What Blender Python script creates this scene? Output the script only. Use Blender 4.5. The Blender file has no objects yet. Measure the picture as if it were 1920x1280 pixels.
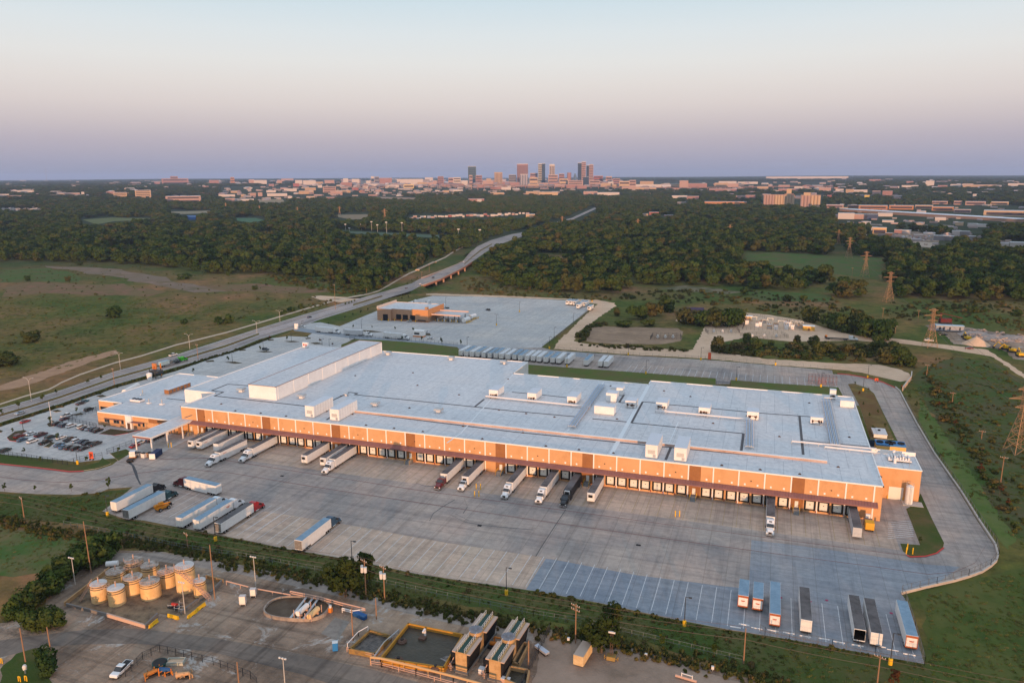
import bpy,bmesh,math,random
import numpy as np
from mathutils import Vector,Matrix
random.seed(7);np.random.seed(7)
S=bpy.context.scene;COL=S.collection
#camera
FPX,PITCH,ROLL,YAW,CH=1414.362,.2148971,-.0046716,.3299828,111.045
_f0=Vector((-math.sin(YAW),math.cos(YAW),0));_r0=Vector((math.cos(YAW),math.sin(YAW),0));_u0=Vector((0,0,1))
FW=math.cos(PITCH)*_f0-math.sin(PITCH)*_u0
_up=math.sin(PITCH)*_f0+math.cos(PITCH)*_u0
RT=math.cos(ROLL)*_r0+math.sin(ROLL)*_up
UP=-math.sin(ROLL)*_r0+math.cos(ROLL)*_up
CAM=Vector((0,0,CH))
cd=bpy.data.cameras.new('camera');co=bpy.data.objects.new('camera',cd);COL.objects.link(co)
cd.sensor_width=36;cd.lens=FPX/1920*36;cd.clip_start=1;cd.clip_end=120000
co.matrix_world=Matrix(((RT.x,UP.x,-FW.x,0),(RT.y,UP.y,-FW.y,0),(RT.z,UP.z,-FW.z,CH),(0,0,0,1)))
S.camera=co
#sun and sky
SUN_EL,SUN_AZ=math.radians(2.8),math.radians(20)
sdir=Vector((math.sin(SUN_AZ)*math.cos(SUN_EL),-math.cos(SUN_AZ)*math.cos(SUN_EL),math.sin(SUN_EL)))
sl=bpy.data.lights.new('sun','SUN');so=bpy.data.objects.new('sun',sl);COL.objects.link(so)
sl.energy=3.4;sl.angle=math.radians(.5);sl.color=(1.0,.55,.28)
so.rotation_euler=sdir.to_track_quat('Z','Y').to_euler()
W=bpy.data.worlds.new('World');S.world=W;W.use_nodes=True
wt=W.node_tree;wn=wt.nodes;wn.clear()
def wnode(t,**k):
 n=wn.new(t)
 for a,b in k.items():setattr(n,a,b)
 return n
sky=wnode('ShaderNodeTexSky',sky_type='NISHITA',sun_disc=False)
sky.sun_elevation=SUN_EL;sky.sun_rotation=math.pi-SUN_AZ;sky.altitude=200
sky.air_density=1.0;sky.dust_density=1.0;sky.ozone_density=1.0
bg=wnode('ShaderNodeBackground');out=wnode('ShaderNodeOutputWorld')
bg.inputs['Strength'].default_value=.12
SKYTINT=True
if SKYTINT:
 tc=wnode('ShaderNodeTexCoord');sx=wnode('ShaderNodeSeparateXYZ');rp=wnode('ShaderNodeValToRGB');mx=wnode('ShaderNodeMix',data_type='RGBA',blend_type='MIX')
 wt.links.new(tc.outputs['Generated'],sx.inputs[0]);wt.links.new(sx.outputs['Z'],rp.inputs['Fac'])
 el=rp.color_ramp.elements
 stops=[(0.0,(.225,.235,.325)),(.016,(.245,.25,.34)),(.044,(.325,.295,.355)),(.065,(.41,.36,.385)),(.087,(.485,.43,.43)),(.112,(.525,.485,.475)),(.137,(.535,.525,.52)),(.17,(.50,.53,.55)),(.21,(.42,.50,.55)),(.45,(.42,.50,.585)),(1.0,(.44,.53,.67))]
 while len(el)>1:el.remove(el[0])
 el[0].position=0;el[0].color=(*stops[0][1],1)
 for p,c in stops[1:]:
  e=el.new(p);e.color=(*c,1)
 sc_=wnode('ShaderNodeMix',data_type='RGBA',blend_type='MULTIPLY');sc_.inputs[0].default_value=1
 wt.links.new(rp.outputs['Color'],sc_.inputs[6]);sc_.inputs[7].default_value=(8.3,8.3,8.3,1)
 mx.inputs[0].default_value=.88
 wt.links.new(sky.outputs[0],mx.inputs[6]);wt.links.new(sc_.outputs[2],mx.inputs[7]);wt.links.new(mx.outputs[2],bg.inputs['Color'])
else:
 wt.links.new(sky.outputs[0],bg.inputs['Color'])
wt.links.new(bg.outputs[0],out.inputs['Surface'])
S.view_settings.view_transform='Standard';S.view_settings.look='None';S.view_settings.gamma=1;S.view_settings.exposure=.68
S.view_settings.use_curve_mapping=False
S.cycles.use_denoising=True;S.cycles.volume_bounces=1;S.cycles.max_bounces=6;S.cycles.diffuse_bounces=3;S.cycles.transparent_max_bounces=8
#helpers
def zt(x,y):
 d=math.hypot(x,y)
 if d<2300:return 0.0
 t=min(1,(d-2300)/3900);z=46*t*t*(3-2*t)
 if d>6000:
  a=math.atan2(x,y)
  k=min(1,(d-6000)/16000)
  z+=k*(34+9*math.sin(a*9+1)+5*math.sin(a*23)+4*math.sin(d*.0011+a*14))
 return z
def P(px,py,h=0.0):
 d=(px-960)/FPX*RT-(py-640)/FPX*UP+FW
 if d.z>=-1e-5:t=30000.
 else:t=(h-CH)/d.z
 p=CAM+t*d
 if math.hypot(p.x,p.y)>2300 or t<0:
  lo,hi=2000.,26000.
  for _ in range(48):
   m=(lo+hi)/2;q=CAM+m*d
   if q.z>zt(q.x,q.y)+h:lo=m
   else:hi=m
  p=CAM+lo*d
 return p
def PX(x,y,z):
 d=Vector((x,y,z))-CAM;w=d.dot(FW)
 return(960+FPX*d.dot(RT)/w,640-FPX*d.dot(UP)/w,w)
def HT(p,py):
 k=(640-py)/FPX
 d=p-CAM
 return(k*d.dot(FW)-d.dot(UP))/(UP.z-k*FW.z)
def props(o,label=None,cat=None,group=None,kind=None):
 if label:o['label']=label
 if cat:o['category']=cat
 if group:o['group']=group
 if kind:o['kind']=kind
 return o
def thing(name,label,cat,loc=(0,0,0),rz=0.0,group=None):
 o=bpy.data.objects.new(name,None);COL.objects.link(o);o.empty_display_size=.5
 o.location=loc;o.rotation_euler=(0,0,rz)
 return props(o,label,cat,group)
class MB:
 def __init__(s):s.v=[];s.f=[];s.m=[]
 def add(s,vs,fs,m=0):
  b=len(s.v);s.v+=[tuple(v)for v in vs];s.f+=[tuple(b+i for i in f)for f in fs];s.m+=[m]*len(fs);return s
 def box(s,c,sz,rz=0.0,m=0,top=None):
  x,y,z=sz[0]/2,sz[1]/2,sz[2]/2;tx,ty=(top if top else(1,1))
  vs=[(-x,-y,-z),(x,-y,-z),(x,y,-z),(-x,y,-z),(-x*tx,-y*ty,z),(x*tx,-y*ty,z),(x*tx,y*ty,z),(-x*tx,y*ty,z)]
  ca,sa=math.cos(rz),math.sin(rz)
  vs=[(c[0]+a*ca-b*sa,c[1]+a*sa+b*ca,c[2]+d)for a,b,d in vs]
  return s.add(vs,[(0,3,2,1),(4,5,6,7),(0,1,5,4),(1,2,6,5),(2,3,7,6),(3,0,4,7)],m)
 def bb(s,x0,x1,y0,y1,z0,z1,m=0):
  return s.box(((x0+x1)/2,(y0+y1)/2,(z0+z1)/2),(abs(x1-x0),abs(y1-y0),abs(z1-z0)),0,m)
 def cyl(s,p0,p1,r0,r1=None,n=8,m=0,cap=True):
  r1=r0 if r1 is None else r1;p0=Vector(p0);p1=Vector(p1);d=(p1-p0).normalized()
  a=d.orthogonal().normalized();b=d.cross(a);vs=[]
  for p,r in((p0,r0),(p1,r1)):
   for i in range(n):
    t=2*math.pi*i/n;vs.append(p+r*(math.cos(t)*a+math.sin(t)*b))
  fs=[(i,(i+1)%n,n+(i+1)%n,n+i)for i in range(n)]
  if cap:fs+=[tuple(range(n-1,-1,-1)),tuple(range(n,2*n))]
  return s.add(vs,fs,m)
 def bar(s,p0,p1,w,m=0):return s.cyl(p0,p1,w/1.4142,None,4,m)
 def prism(s,poly,z0,z1,m=0,mtop=None):
  n=len(poly)
  ar=sum(poly[i][0]*poly[(i+1)%n][1]-poly[(i+1)%n][0]*poly[i][1]for i in range(n))
  if ar<0:poly=poly[::-1]
  vs=[(p[0],p[1],z0)for p in poly]+[(p[0],p[1],z1)for p in poly]
  s.add(vs,[(i,(i+1)%n,n+(i+1)%n,n+i)for i in range(n)],m)
  s.add([(p[0],p[1],z1)for p in poly],[tuple(range(n))],m if mtop is None else mtop)
  return s
 def prof(s,pts,x0,x1,m=0,taper=None):
  n=len(pts);t=taper or[1]*n;c=(x0+x1)/2;h=(x1-x0)/2
  vs=[(c-h*t[i],y,z)for i,(y,z)in enumerate(pts)]+[(c+h*t[i],y,z)for i,(y,z)in enumerate(pts)]
  fs=[(i,n+i,n+(i+1)%n,(i+1)%n)for i in range(n)]+[tuple(range(n)),tuple(range(2*n-1,n-1,-1))]
  return s.add(vs,fs,m)
 def lathe(s,c,prof,n=16,m=0):
  vs=[]
  for r,z in prof:
   for i in range(n):
    t=2*math.pi*i/n;vs.append((c[0]+r*math.cos(t),c[1]+r*math.sin(t),c[2]+z))
  fs=[]
  for k in range(len(prof)-1):
   for i in range(n):fs.append((k*n+i,k*n+(i+1)%n,(k+1)*n+(i+1)%n,(k+1)*n+i))
  fs.append(tuple(range(len(prof)*n-n,len(prof)*n)))
  return s.add(vs,fs,m)
 def mesh(s,name,mats):
  me=bpy.data.meshes.new(name);me.from_pydata(s.v,[],s.f)
  if not isinstance(mats,(list,tuple)):mats=[mats]
  for q in mats:me.materials.append(q)
  if len(mats)>1:me.polygons.foreach_set('material_index',s.m)
  bm=bmesh.new();bm.from_mesh(me);bmesh.ops.recalc_face_normals(bm,faces=bm.faces)
  bm.to_mesh(me);bm.free();me.update()
  return me
 def build(s,name,mats,parent=None,smooth=False):
  me=s.mesh(name,mats)
  if smooth:me.polygons.foreach_set('use_smooth',[True]*len(me.polygons))
  o=bpy.data.objects.new(name,me);COL.objects.link(o)
  if parent is not None:o.parent=parent
  return o
def dup(root,loc=None,rz=None,label=None,group=None):
 r=root.copy();COL.objects.link(r)
 if loc is not None:r.location=loc
 if rz is not None:r.rotation_euler=(0,0,rz)
 if label:r['label']=label
 if group:r['group']=group
 for ch in list(root.children):
  c=ch.copy();COL.objects.link(c);c.parent=r
  for g in list(ch.children):
   d=g.copy();COL.objects.link(d);d.parent=c
 return r
def sub(name,mb,mat,parent,label=None,smooth=False):
 o=mb.build(name,mat,parent,smooth)
 if label:o['label']=label
 return o
 #materials
def M(name,col,rough=.8,metal=0.0,var=None,scale=.5,var2=None,scale2=.05,bump=0,rnd=None,spec=.14,emit=None):
 m=bpy.data.materials.new(name);m.use_nodes=True;t=m.node_tree;n=t.nodes;b=n['Principled BSDF']
 b.inputs['Roughness'].default_value=rough;b.inputs['Metallic'].default_value=metal;b.inputs['Specular IOR Level'].default_value=spec
 c=(*col,1);b.inputs['Base Color'].default_value=c
 geo=n.new('ShaderNodeNewGeometry')if(var or var2 or bump)else None
 cur=None
 def mixin(cur,other,sc,seed=0):
  no=n.new('ShaderNodeTexNoise');no.inputs['Scale'].default_value=sc;no.inputs['Detail'].default_value=6;no.inputs['Roughness'].default_value=.65
  t.links.new(geo.outputs['Position'],no.inputs['Vector'])
  rp=n.new('ShaderNodeValToRGB');rp.color_ramp.elements[0].position=.4;rp.color_ramp.elements[1].position=.62
  t.links.new(no.outputs['Fac'],rp.inputs['Fac'])
  mx=n.new('ShaderNodeMix');mx.data_type='RGBA';t.links.new(rp.outputs['Color'],mx.inputs[0])
  if cur is None:mx.inputs[6].default_value=c
  else:t.links.new(cur,mx.inputs[6])
  mx.inputs[7].default_value=(*other,1)
  return mx.outputs[2]
 if var:cur=mixin(cur,var,scale)
 if var2:cur=mixin(cur,var2,scale2)
 if rnd:
  oi=n.new('ShaderNodeObjectInfo');r2=n.new('ShaderNodeValToRGB');e=r2.color_ramp.elements
  while len(e)>1:e.remove(e[0])
  e[0].position=0;e[0].color=(*rnd[0],1)
  for i,q in enumerate(rnd[1:]):z=e.new((i+1)/(len(rnd)-1));z.color=(*q,1)
  t.links.new(oi.outputs['Random'],r2.inputs['Fac'])
  mm=n.new('ShaderNodeMix');mm.data_type='RGBA';mm.blend_type='MULTIPLY';mm.inputs[0].default_value=1
  if cur is None:mm.inputs[6].default_value=c
  else:t.links.new(cur,mm.inputs[6])
  t.links.new(r2.outputs['Color'],mm.inputs[7]);cur=mm.outputs[2]
 if cur is not None:t.links.new(cur,b.inputs['Base Color'])
 if bump:
  nb=n.new('ShaderNodeTexNoise');nb.inputs['Scale'].default_value=bump;nb.inputs['Detail'].default_value=5
  t.links.new(geo.outputs['Position'],nb.inputs['Vector'])
  bp=n.new('ShaderNodeBump');bp.inputs['Strength'].default_value=.5;bp.inputs['Distance'].default_value=.3
  t.links.new(nb.outputs['Fac'],bp.inputs['Height']);t.links.new(bp.outputs[0],b.inputs['Normal'])
 if emit:b.inputs['Emission Color'].default_value=(*emit[0],1);b.inputs['Emission Strength'].default_value=emit[1]
 return m
 #ground, fields, roads
GRASSY=dict(bump=.8)
def ground_mat():
 m=bpy.data.materials.new('field_ground');m.use_nodes=True;t=m.node_tree;n=t.nodes;b=n['Principled BSDF']
 b.inputs['Roughness'].default_value=1;b.inputs['Specular IOR Level'].default_value=.05
 geo=n.new('ShaderNodeNewGeometry')
 def noise(sc,det=8,ro=.6):
  q=n.new('ShaderNodeTexNoise');q.inputs['Scale'].default_value=sc;q.inputs['Detail'].default_value=det;q.inputs['Roughness'].default_value=ro
  t.links.new(geo.outputs['Position'],q.inputs['Vector']);return q.outputs['Fac']
 def ramp(f,stops):
  r=n.new('ShaderNodeValToRGB');e=r.color_ramp.elements
  while len(e)>1:e.remove(e[0])
  e[0].position=stops[0][0];e[0].color=(*stops[0][1],1)
  for p,c in stops[1:]:z=e.new(p);z.color=(*c,1)
  t.links.new(f,r.inputs['Fac']);return r.outputs['Color']
 def mix(fac,a,bb,mode='MIX'):
  q=n.new('ShaderNodeMix');q.data_type='RGBA';q.blend_type=mode
  if isinstance(fac,float):q.inputs[0].default_value=fac
  else:t.links.new(fac,q.inputs[0])
  t.links.new(a,q.inputs[6]);t.links.new(bb,q.inputs[7]);return q.outputs[2]
 base=ramp(noise(.011),[(.30,(.062,.098,.024)),(.43,(.095,.108,.032)),(.53,(.150,.115,.045)),(.64,(.225,.130,.070))])
 fine=ramp(noise(.16,10,.75),[(.3,(.45,.5,.45)),(.5,(1,1,1)),(.7,(1.5,1.35,1.2))])
 mid=ramp(noise(.045,6),[(.35,(.7,.85,.7)),(.65,(1.25,1.1,1.0))])
 c=mix(1.0,mix(1.0,base,fine,'MULTIPLY'),mid,'MULTIPLY')
 ln=n.new('ShaderNodeVectorMath');ln.operation='LENGTH';t.links.new(geo.outputs['Position'],ln.inputs[0])
 mr=n.new('ShaderNodeMapRange');mr.inputs[1].default_value=900;mr.inputs[2].default_value=1500;t.links.new(ln.outputs['Value'],mr.inputs[0])
 woods=ramp(noise(.008,10,.7),[(.35,(.025,.036,.018)),(.6,(.050,.060,.028))])
 c=mix(mr.outputs[0],c,woods)
 t.links.new(c,b.inputs['Base Color'])
 bp=n.new('ShaderNodeBump');bp.inputs['Strength'].default_value=.8;bp.inputs['Distance'].default_value=.5
 t.links.new(noise(.7,6),bp.inputs['Height']);t.links.new(bp.outputs[0],b.inputs['Normal'])
 return m
def concrete(name,base,dark,warm,joint=6.0,streak=.6):
 m=bpy.data.materials.new(name);m.use_nodes=True;t=m.node_tree;n=t.nodes;b=n['Principled BSDF']
 b.inputs['Roughness'].default_value=.95;b.inputs['Specular IOR Level'].default_value=.04
 geo=n.new('ShaderNodeNewGeometry')
 def noise(sc,det=6,ro=.6,stretch=None,dist=0):
  q=n.new('ShaderNodeTexNoise');q.inputs['Scale'].default_value=sc;q.inputs['Detail'].default_value=det;q.inputs['Roughness'].default_value=ro;q.inputs['Distortion'].default_value=dist
  if stretch:
   mp=n.new('ShaderNodeMapping');mp.inputs['Scale'].default_value=stretch;t.links.new(geo.outputs['Position'],mp.inputs[0]);t.links.new(mp.outputs[0],q.inputs['Vector'])
  else:t.links.new(geo.outputs['Position'],q.inputs['Vector'])
  return q.outputs['Fac']
 def ramp(f,a,bq,p0=.35,p1=.65):
  r=n.new('ShaderNodeValToRGB');e=r.color_ramp.elements;e[0].position=p0;e[1].position=p1;e[0].color=(*a,1);e[1].color=(*bq,1);t.links.new(f,r.inputs['Fac']);return r.outputs['Color']
 def mul(a,c2,f=1.0):
  q=n.new('ShaderNodeMix');q.data_type='RGBA';q.blend_type='MULTIPLY';q.inputs[0].default_value=f;t.links.new(a,q.inputs[6]);t.links.new(c2,q.inputs[7]);return q.outputs[2]
 c=ramp(noise(.02,6),dark,base,.38,.6)
 w=n.new('ShaderNodeMix');w.data_type='RGBA';t.links.new(ramp(noise(.035,5),(0,0,0),(1,1,1),.45,.7),w.inputs[0]);t.links.new(c,w.inputs[6]);w.inputs[7].default_value=(*warm,1);c=w.outputs[2]
 c=mul(c,ramp(noise(.5,8,.7),(.78,.78,.8),(1.12,1.1,1.1),.3,.7))
 c=mul(c,ramp(noise(1,5,.6,(.012,.35,1),.6),(.72,.73,.75),(1.05,1.05,1.05),.36,.5),streak)
 c=mul(c,ramp(noise(1,5,.6,(.45,.02,1),.8),(.74,.73,.73),(1.04,1.04,1.04),.36,.5),streak)
 if joint:
  br=n.new('ShaderNodeTexBrick');br.offset=0;br.inputs['Scale'].default_value=1;br.inputs['Mortar Size'].default_value=.09;br.inputs['Mortar Smooth'].default_value=.3
  br.inputs['Brick Width'].default_value=joint;br.inputs['Row Height'].default_value=joint
  br.inputs['Color1'].default_value=(1.05,1.045,1.03,1);br.inputs['Color2'].default_value=(.93,.935,.95,1);br.inputs['Mortar'].default_value=(.74,.72,.70,1)
  t.links.new(geo.outputs['Position'],br.inputs['Vector']);c=mul(c,br.outputs['Color'],.85)
 t.links.new(c,b.inputs['Base Color'])
 return m
def rough_yard():
 m=concrete('plant_yard_ground',(.36,.25,.17),(.13,.098,.076),(.44,.33,.24),0,1.0);t=m.node_tree;n=t.nodes;b=n['Principled BSDF'];src=b.inputs['Base Color'].links[0].from_socket
 geo=n.new('ShaderNodeNewGeometry');q=n.new('ShaderNodeTexNoise');q.inputs['Scale'].default_value=.11;q.inputs['Detail'].default_value=9;q.inputs['Roughness'].default_value=.72;q.inputs['Distortion'].default_value=.8;t.links.new(geo.outputs['Position'],q.inputs['Vector'])
 r=n.new('ShaderNodeValToRGB');r.color_ramp.elements[0].position=.555;r.color_ramp.elements[1].position=.64;t.links.new(q.outputs['Fac'],r.inputs['Fac'])
 x=n.new('ShaderNodeMix');x.data_type='RGBA';t.links.new(r.outputs['Color'],x.inputs[0]);t.links.new(src,x.inputs[6]);x.inputs[7].default_value=(.46,.42,.38,1);t.links.new(x.outputs[2],b.inputs['Base Color'])
 b.inputs['Roughness'].default_value=1;bp=n.new('ShaderNodeBump');bp.inputs['Strength'].default_value=.9;bp.inputs['Distance'].default_value=.4;t.links.new(q.outputs['Fac'],bp.inputs['Height']);q2=n.new('ShaderNodeTexNoise');q2.inputs['Scale'].default_value=1.2;q2.inputs['Detail'].default_value=6;t.links.new(geo.outputs['Position'],q2.inputs['Vector']);t.links.new(q2.outputs['Fac'],bp.inputs['Height']);t.links.new(bp.outputs[0],b.inputs['Normal'])
 return m
def build_ground():
 radii=[0,40,80,120,160,200,260,330,400,500,620,760,900,1100,1350,1650,2000,2300]
 radii+=list(np.arange(2500,6400,200))+list(np.arange(6600,14000,400))+list(np.arange(14000,30001,800))
 n=240;vs=[];fs=[]
 for r in radii:
  for i in range(n):
   a=2*math.pi*i/n;x,y=r*math.sin(a),r*math.cos(a);vs.append((x,y,zt(x,y)))
 for k in range(len(radii)-1):
  for i in range(n):
   j=(i+1)%n;fs.append((k*n+i,k*n+j,(k+1)*n+j,(k+1)*n+i))
 mb=MB();mb.add(vs,fs)
 o=mb.build('ground',ground_mat(),None,True);props(o,kind='structure')
build_ground()
def pw(pts,h=0.0):return[P(x,y,h)for x,y in pts]
def sheet(name,pts,z,m,kind='structure',sub=0,label=None,cat=None,wob=0):
 ws=pw(pts)if not isinstance(pts[0],Vector)else pts
 if wob:
  nn=[]
  for i,a in enumerate(ws):
   b=ws[(i+1)%len(ws)];k=max(1,int((b-a).length/(wob*4)))
   for j in range(k):
    q=a.lerp(b,j/k);nn.append(Vector((q.x+random.uniform(-wob,wob),q.y+random.uniform(-wob,wob),0)))
  ws=nn
 mb=MB();mb.add([(p.x,p.y,zt(p.x,p.y)+z)for p in ws],[tuple(range(len(ws)))])
 me=bpy.data.meshes.new(name);me.from_pydata(mb.v,[],mb.f);me.materials.append(m)
 bm=bmesh.new();bm.from_mesh(me)
 for f in bm.faces:
  if f.normal.z<0:f.normal_flip()
 bmesh.ops.triangulate(bm,faces=bm.faces,ngon_method='EAR_CLIP');bm.to_mesh(me);bm.free()
 o=bpy.data.objects.new(name,me);COL.objects.link(o);props(o,label,cat,None,kind);return o
def slab(name,pts,z0,z1,mats,kind='structure'):
 ws=pw(pts);mb=MB();mb.prism([(p.x,p.y)for p in ws],z0,z1,1,0)
 o=mb.build(name,mats);props(o,kind=kind);return o
CONC=concrete('yard_concrete',(.43,.365,.31),(.29,.26,.24),(.49,.38,.31))
CONC4=concrete('apron_concrete',(.54,.415,.315),(.40,.315,.25),(.60,.44,.33))
CONC2=concrete('lot_concrete',(.54,.52,.485),(.45,.44,.42),(.56,.515,.46),6,.35)
CONC3=concrete('new_concrete',(.26,.29,.325),(.22,.25,.285),(.29,.305,.32),6,.4)
ASPH=concrete('road_concrete',(.37,.315,.28),(.28,.245,.23),(.44,.35,.29),0,.5)
GRAVEL=M('gravel',(.64,.43,.285),1,0,(.52,.35,.23),.25,(.68,.47,.32),.03,bump=1.5,spec=.1)
DIRT=M('bare_dirt',(.22,.14,.09),1,0,(.13,.10,.05),.2,(.10,.10,.04),.06,bump=1.2,spec=.05)
TRAILM=M('path_concrete',(.56,.43,.31),.9,0,(.5,.38,.28),.2)
LAWN=M('lawn',(.085,.135,.028),1,0,(.12,.13,.038),.12,(.13,.115,.045),.05,bump=2,spec=.05)
LAWN2=M('rough_grass',(.070,.088,.024),1,0,(.140,.100,.045),.09,(.055,.085,.020),.04,bump=1.5,spec=.05)
VERGE=M('dry_verge',(.21,.145,.055),1,0,(.10,.10,.03),.2,(.16,.09,.04),.05,bump=1.5,spec=.05)
CURB=M('kerb_concrete',(.5,.45,.4),.9)
REDP=M('red_kerb_paint',(.55,.05,.04),.6)
WHITEL=M('white_line_paint',(.75,.75,.75),.7,0,(.5,.5,.5),1.5)
YELL=M('yellow_paint',(.75,.42,.02),.5)
MUD=rough_yard()
MUDW_=M('white_residue_ground',(.36,.33,.30),1,0,(.22,.175,.14),.5,(.42,.40,.38),.15)
HEDGE=M('hedge_leaves',(.022,.036,.010),1,0,(.05,.06,.018),1.0,bump=3,spec=.05)
sheet('dirt_ground',[(-60,742),(0,724),(60,702),(130,678),(215,656),(225,662),(160,682),(90,708),(40,726),(0,733),(-60,760)],.02,M('tan_dirt',(.42,.25,.15),1,0,(.34,.2,.12),.2,bump=1),wob=1.2)
REDG=M('reddish_grass',(.25,.125,.085),1,0,(.13,.105,.045),.1,(.17,.125,.06),.04,bump=1.5,spec=.05)
GREENG=M('bright_grass',(.055,.12,.026),1,0,(.09,.12,.035),.1,(.11,.10,.04),.04,bump=1.5,spec=.05)
PALEG=M('pale_dry_grass',(.25,.17,.13),1,0,(.15,.115,.06),.06,(.2,.15,.11),.02,bump=1.5,spec=.05)
sheet('reddish_field',[(10,540),(60,528),(170,534),(230,532),(300,548),(280,556),(190,553),(100,548),(20,556)],.02,REDG,wob=6)
sheet('reddish_field',[(330,536),(470,532),(620,540),(640,548),(480,548),(380,545)],.02,REDG,wob=6)
sheet('pale_field',[(80,499),(170,502),(230,505),(300,520),(370,536),(420,547),(360,548),(290,535),(220,520),(150,510)],.025,PALEG,wob=5)
sheet('green_field',[(0,505),(90,503),(160,520),(150,530),(70,528),(0,530)],.02,GREENG,wob=6)
sheet('bright_field',[(1395,470),(1480,474),(1560,480),(1660,484),(1650,524),(1560,512),(1470,500),(1400,490)],.02,GREENG,wob=5)
sheet('bright_field',[(1400,545),(1560,552),(1560,566),(1400,562)],.02,GREENG,wob=3)
sheet('verge_ground',[(915,546),(1000,520),(1015,524),(950,548)],.02,VERGE,wob=3)
sheet('mown_field',[(1730,1110),(1930,1060),(1990,1300),(1770,1290),(1738,1245)],.02,M('mown_grass',(.075,.105,.024),1,0,(.05,.08,.018),.3,(.11,.115,.034),.06,bump=2.5,spec=.05),wob=1)
sheet('paddock_field',[(-60,985),(0,986),(150,1006),(170,1030),(140,1062),(60,1078),(-60,1080)],.02,M('paddock_grass',(.065,.12,.03),1,0,(.09,.12,.04),.2,(.17,.13,.06),.05,bump=2.5,spec=.05),wob=1)
for nm,pts,m in[('sports_field',[(625,432),(690,435),(845,442),(842,447),(770,444),(640,437)],M('turf',(.075,.12,.07),1,0,(.10,.12,.08),.02)),('playing_field',[(440,409),(480,409),(495,413),(470,419),(445,414)],M('green_turf',(.07,.14,.07),1)),('hay_field',[(155,412),(210,408),(285,410),(280,413),(215,415),(180,421)],M('hay',(.13,.14,.05),1)),('dry_field',[(478,375),(500,373),(530,374),(535,380),(490,381)],M('straw_grass',(.30,.22,.13),1)),('straw_field',[(610,403),(700,402),(675,412),(660,412)],M('straw_meadow_grass',(.24,.18,.11),1)),('straw_field',[(312,397),(400,395),(395,400),(330,402)],M('straw_clearing_grass',(.26,.21,.13),1)),('bank_terrain',[(700,369),(780,371),(775,374),(720,373)],M('bare_bank_soil',(.34,.22,.15),1))]:
 sheet(nm,pts,.3,m)
RU=[(-120,806),(0,765),(54.7,750),(115,731),(215,696.5),(330,665),(423,635.5),(486,615.5),(564,591.5),(600,581),(662,563),(717,547.5),(772,531),(787,523),(826,508.5),(856,496.5),(869,490),(880,476),(895,462),(920,450.5),(960,439),(997,432.5),(1010,429),(1045,416),(1072,408.5),(1115,389)]
RL=[(-120,832),(0,792),(54.7,775),(115,756),(215,721),(330,688),(423,662),(486,636),(564,613),(600,599),(662,580),(717,562),(772,545),(787,537),(826,523),(856,508),(872,500),(889,488),(908,475),(925,463.5),(960,449.5),(1000,437),(1013,431.5),(1050,419),(1076,411),(1119,391)]
def road_z(px):
 if px<745 or px>985:return 0.0
 if px<805:t=(px-745)/60
 elif px<875:t=1.0
 else:t=(985-px)/110
 return 6.0*t*t*(3-2*t)
def strip(name,A,B,z,m,kind='structure',zf=None):
 vs=[];fs=[]
 for a,b in zip(A,B):
  for q in(a,b):
   h=zf(q[0])if zf else 0.0
   p=P(q[0],q[1],h);vs.append((p.x,p.y,p.z+z))
 for i in range(len(A)-1):fs.append((2*i,2*i+1,2*i+3,2*i+2))
 mb=MB();mb.add(vs,fs);o=mb.build(name,m);props(o,kind=kind);return o
strip('road',RU,RL,.06,ASPH,zf=road_z)
def lerp2(A,B,t):return[(a[0]+(b[0]-a[0])*t,a[1]+(b[1]-a[1])*t)for a,b in zip(A,B)]
strip('median_lawn',lerp2(RU[:8],RL[:8],.42),lerp2(RU[:8],RL[:8],.58),.10,VERGE)
strip('median_lawn',lerp2(RU[10:12],RL[10:12],.40),lerp2(RU[10:12],RL[10:12],.62),.10,VERGE)
strip('median_lawn',lerp2(RU[16:20],RL[16:20],.47),lerp2(RU[16:20],RL[16:20],.60),.10,VERGE,zf=road_z)
strip('crossing_road',lerp2(RU[7:11],RL[7:11],.40),lerp2(RU[7:11],RL[7:11],.60),.075,M('pinkish_concrete',(.42,.34,.31),.9,0,(.36,.30,.28),.1))
for t in(.025,.385,.615,.955):
 strip('road_line',lerp2(RU[:13],RL[:13],t),lerp2(RU[:13],RL[:13],t+.018),.09,WHITEL)
GB=[(-120,842),(0,800),(54.7,782),(115,763),(215,727.5),(330,695),(392,674),(455,655),(510,634),(545,622)]
GA=[(-120,832.5),(0,792.5),(54.7,775.5),(115,756.5),(215,721.5),(330,688.5),(392,671),(455,650),(510,629),(545,619)]
strip('verge_lawn',GA,GB,.03,LAWN2)
TR=[(-60,776),(0,757.5),(45,743),(91,730),(103,724),(115,717),(150,702),(215,680),(265,667),(330,646.5),(423,623.5),(486,605),(564,581.5),(600,571),(628,563),(662,556),(690,551),(710,545),(730,534),(748,523),(768,512),(790,503),(815,491),(835,482),(850,472),(863,465),(868,463)]
strip('footpath',[(x-.6,y-1.1-(760-y)*-.0012)for x,y in TR],[(x+.6,y+1.2)for x,y in TR],.05,TRAILM)
sheet('turnout_path',[(583,556),(600,554),(630,556),(680,559),(690,556),(660,563),(640,567),(600,562)],.045,GRAVEL)
sheet('parking_pavement',[(-60,822),(0,800),(54.7,782),(115,763),(215,727.5),(330,695.6),(392,674),(455,655),(510,634),(541,630),(627,634),(645,640),(640,700),(400,800),(300,850),(200,860),(150,866),(0,851),(-60,844)],.02,CONC2)
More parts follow.
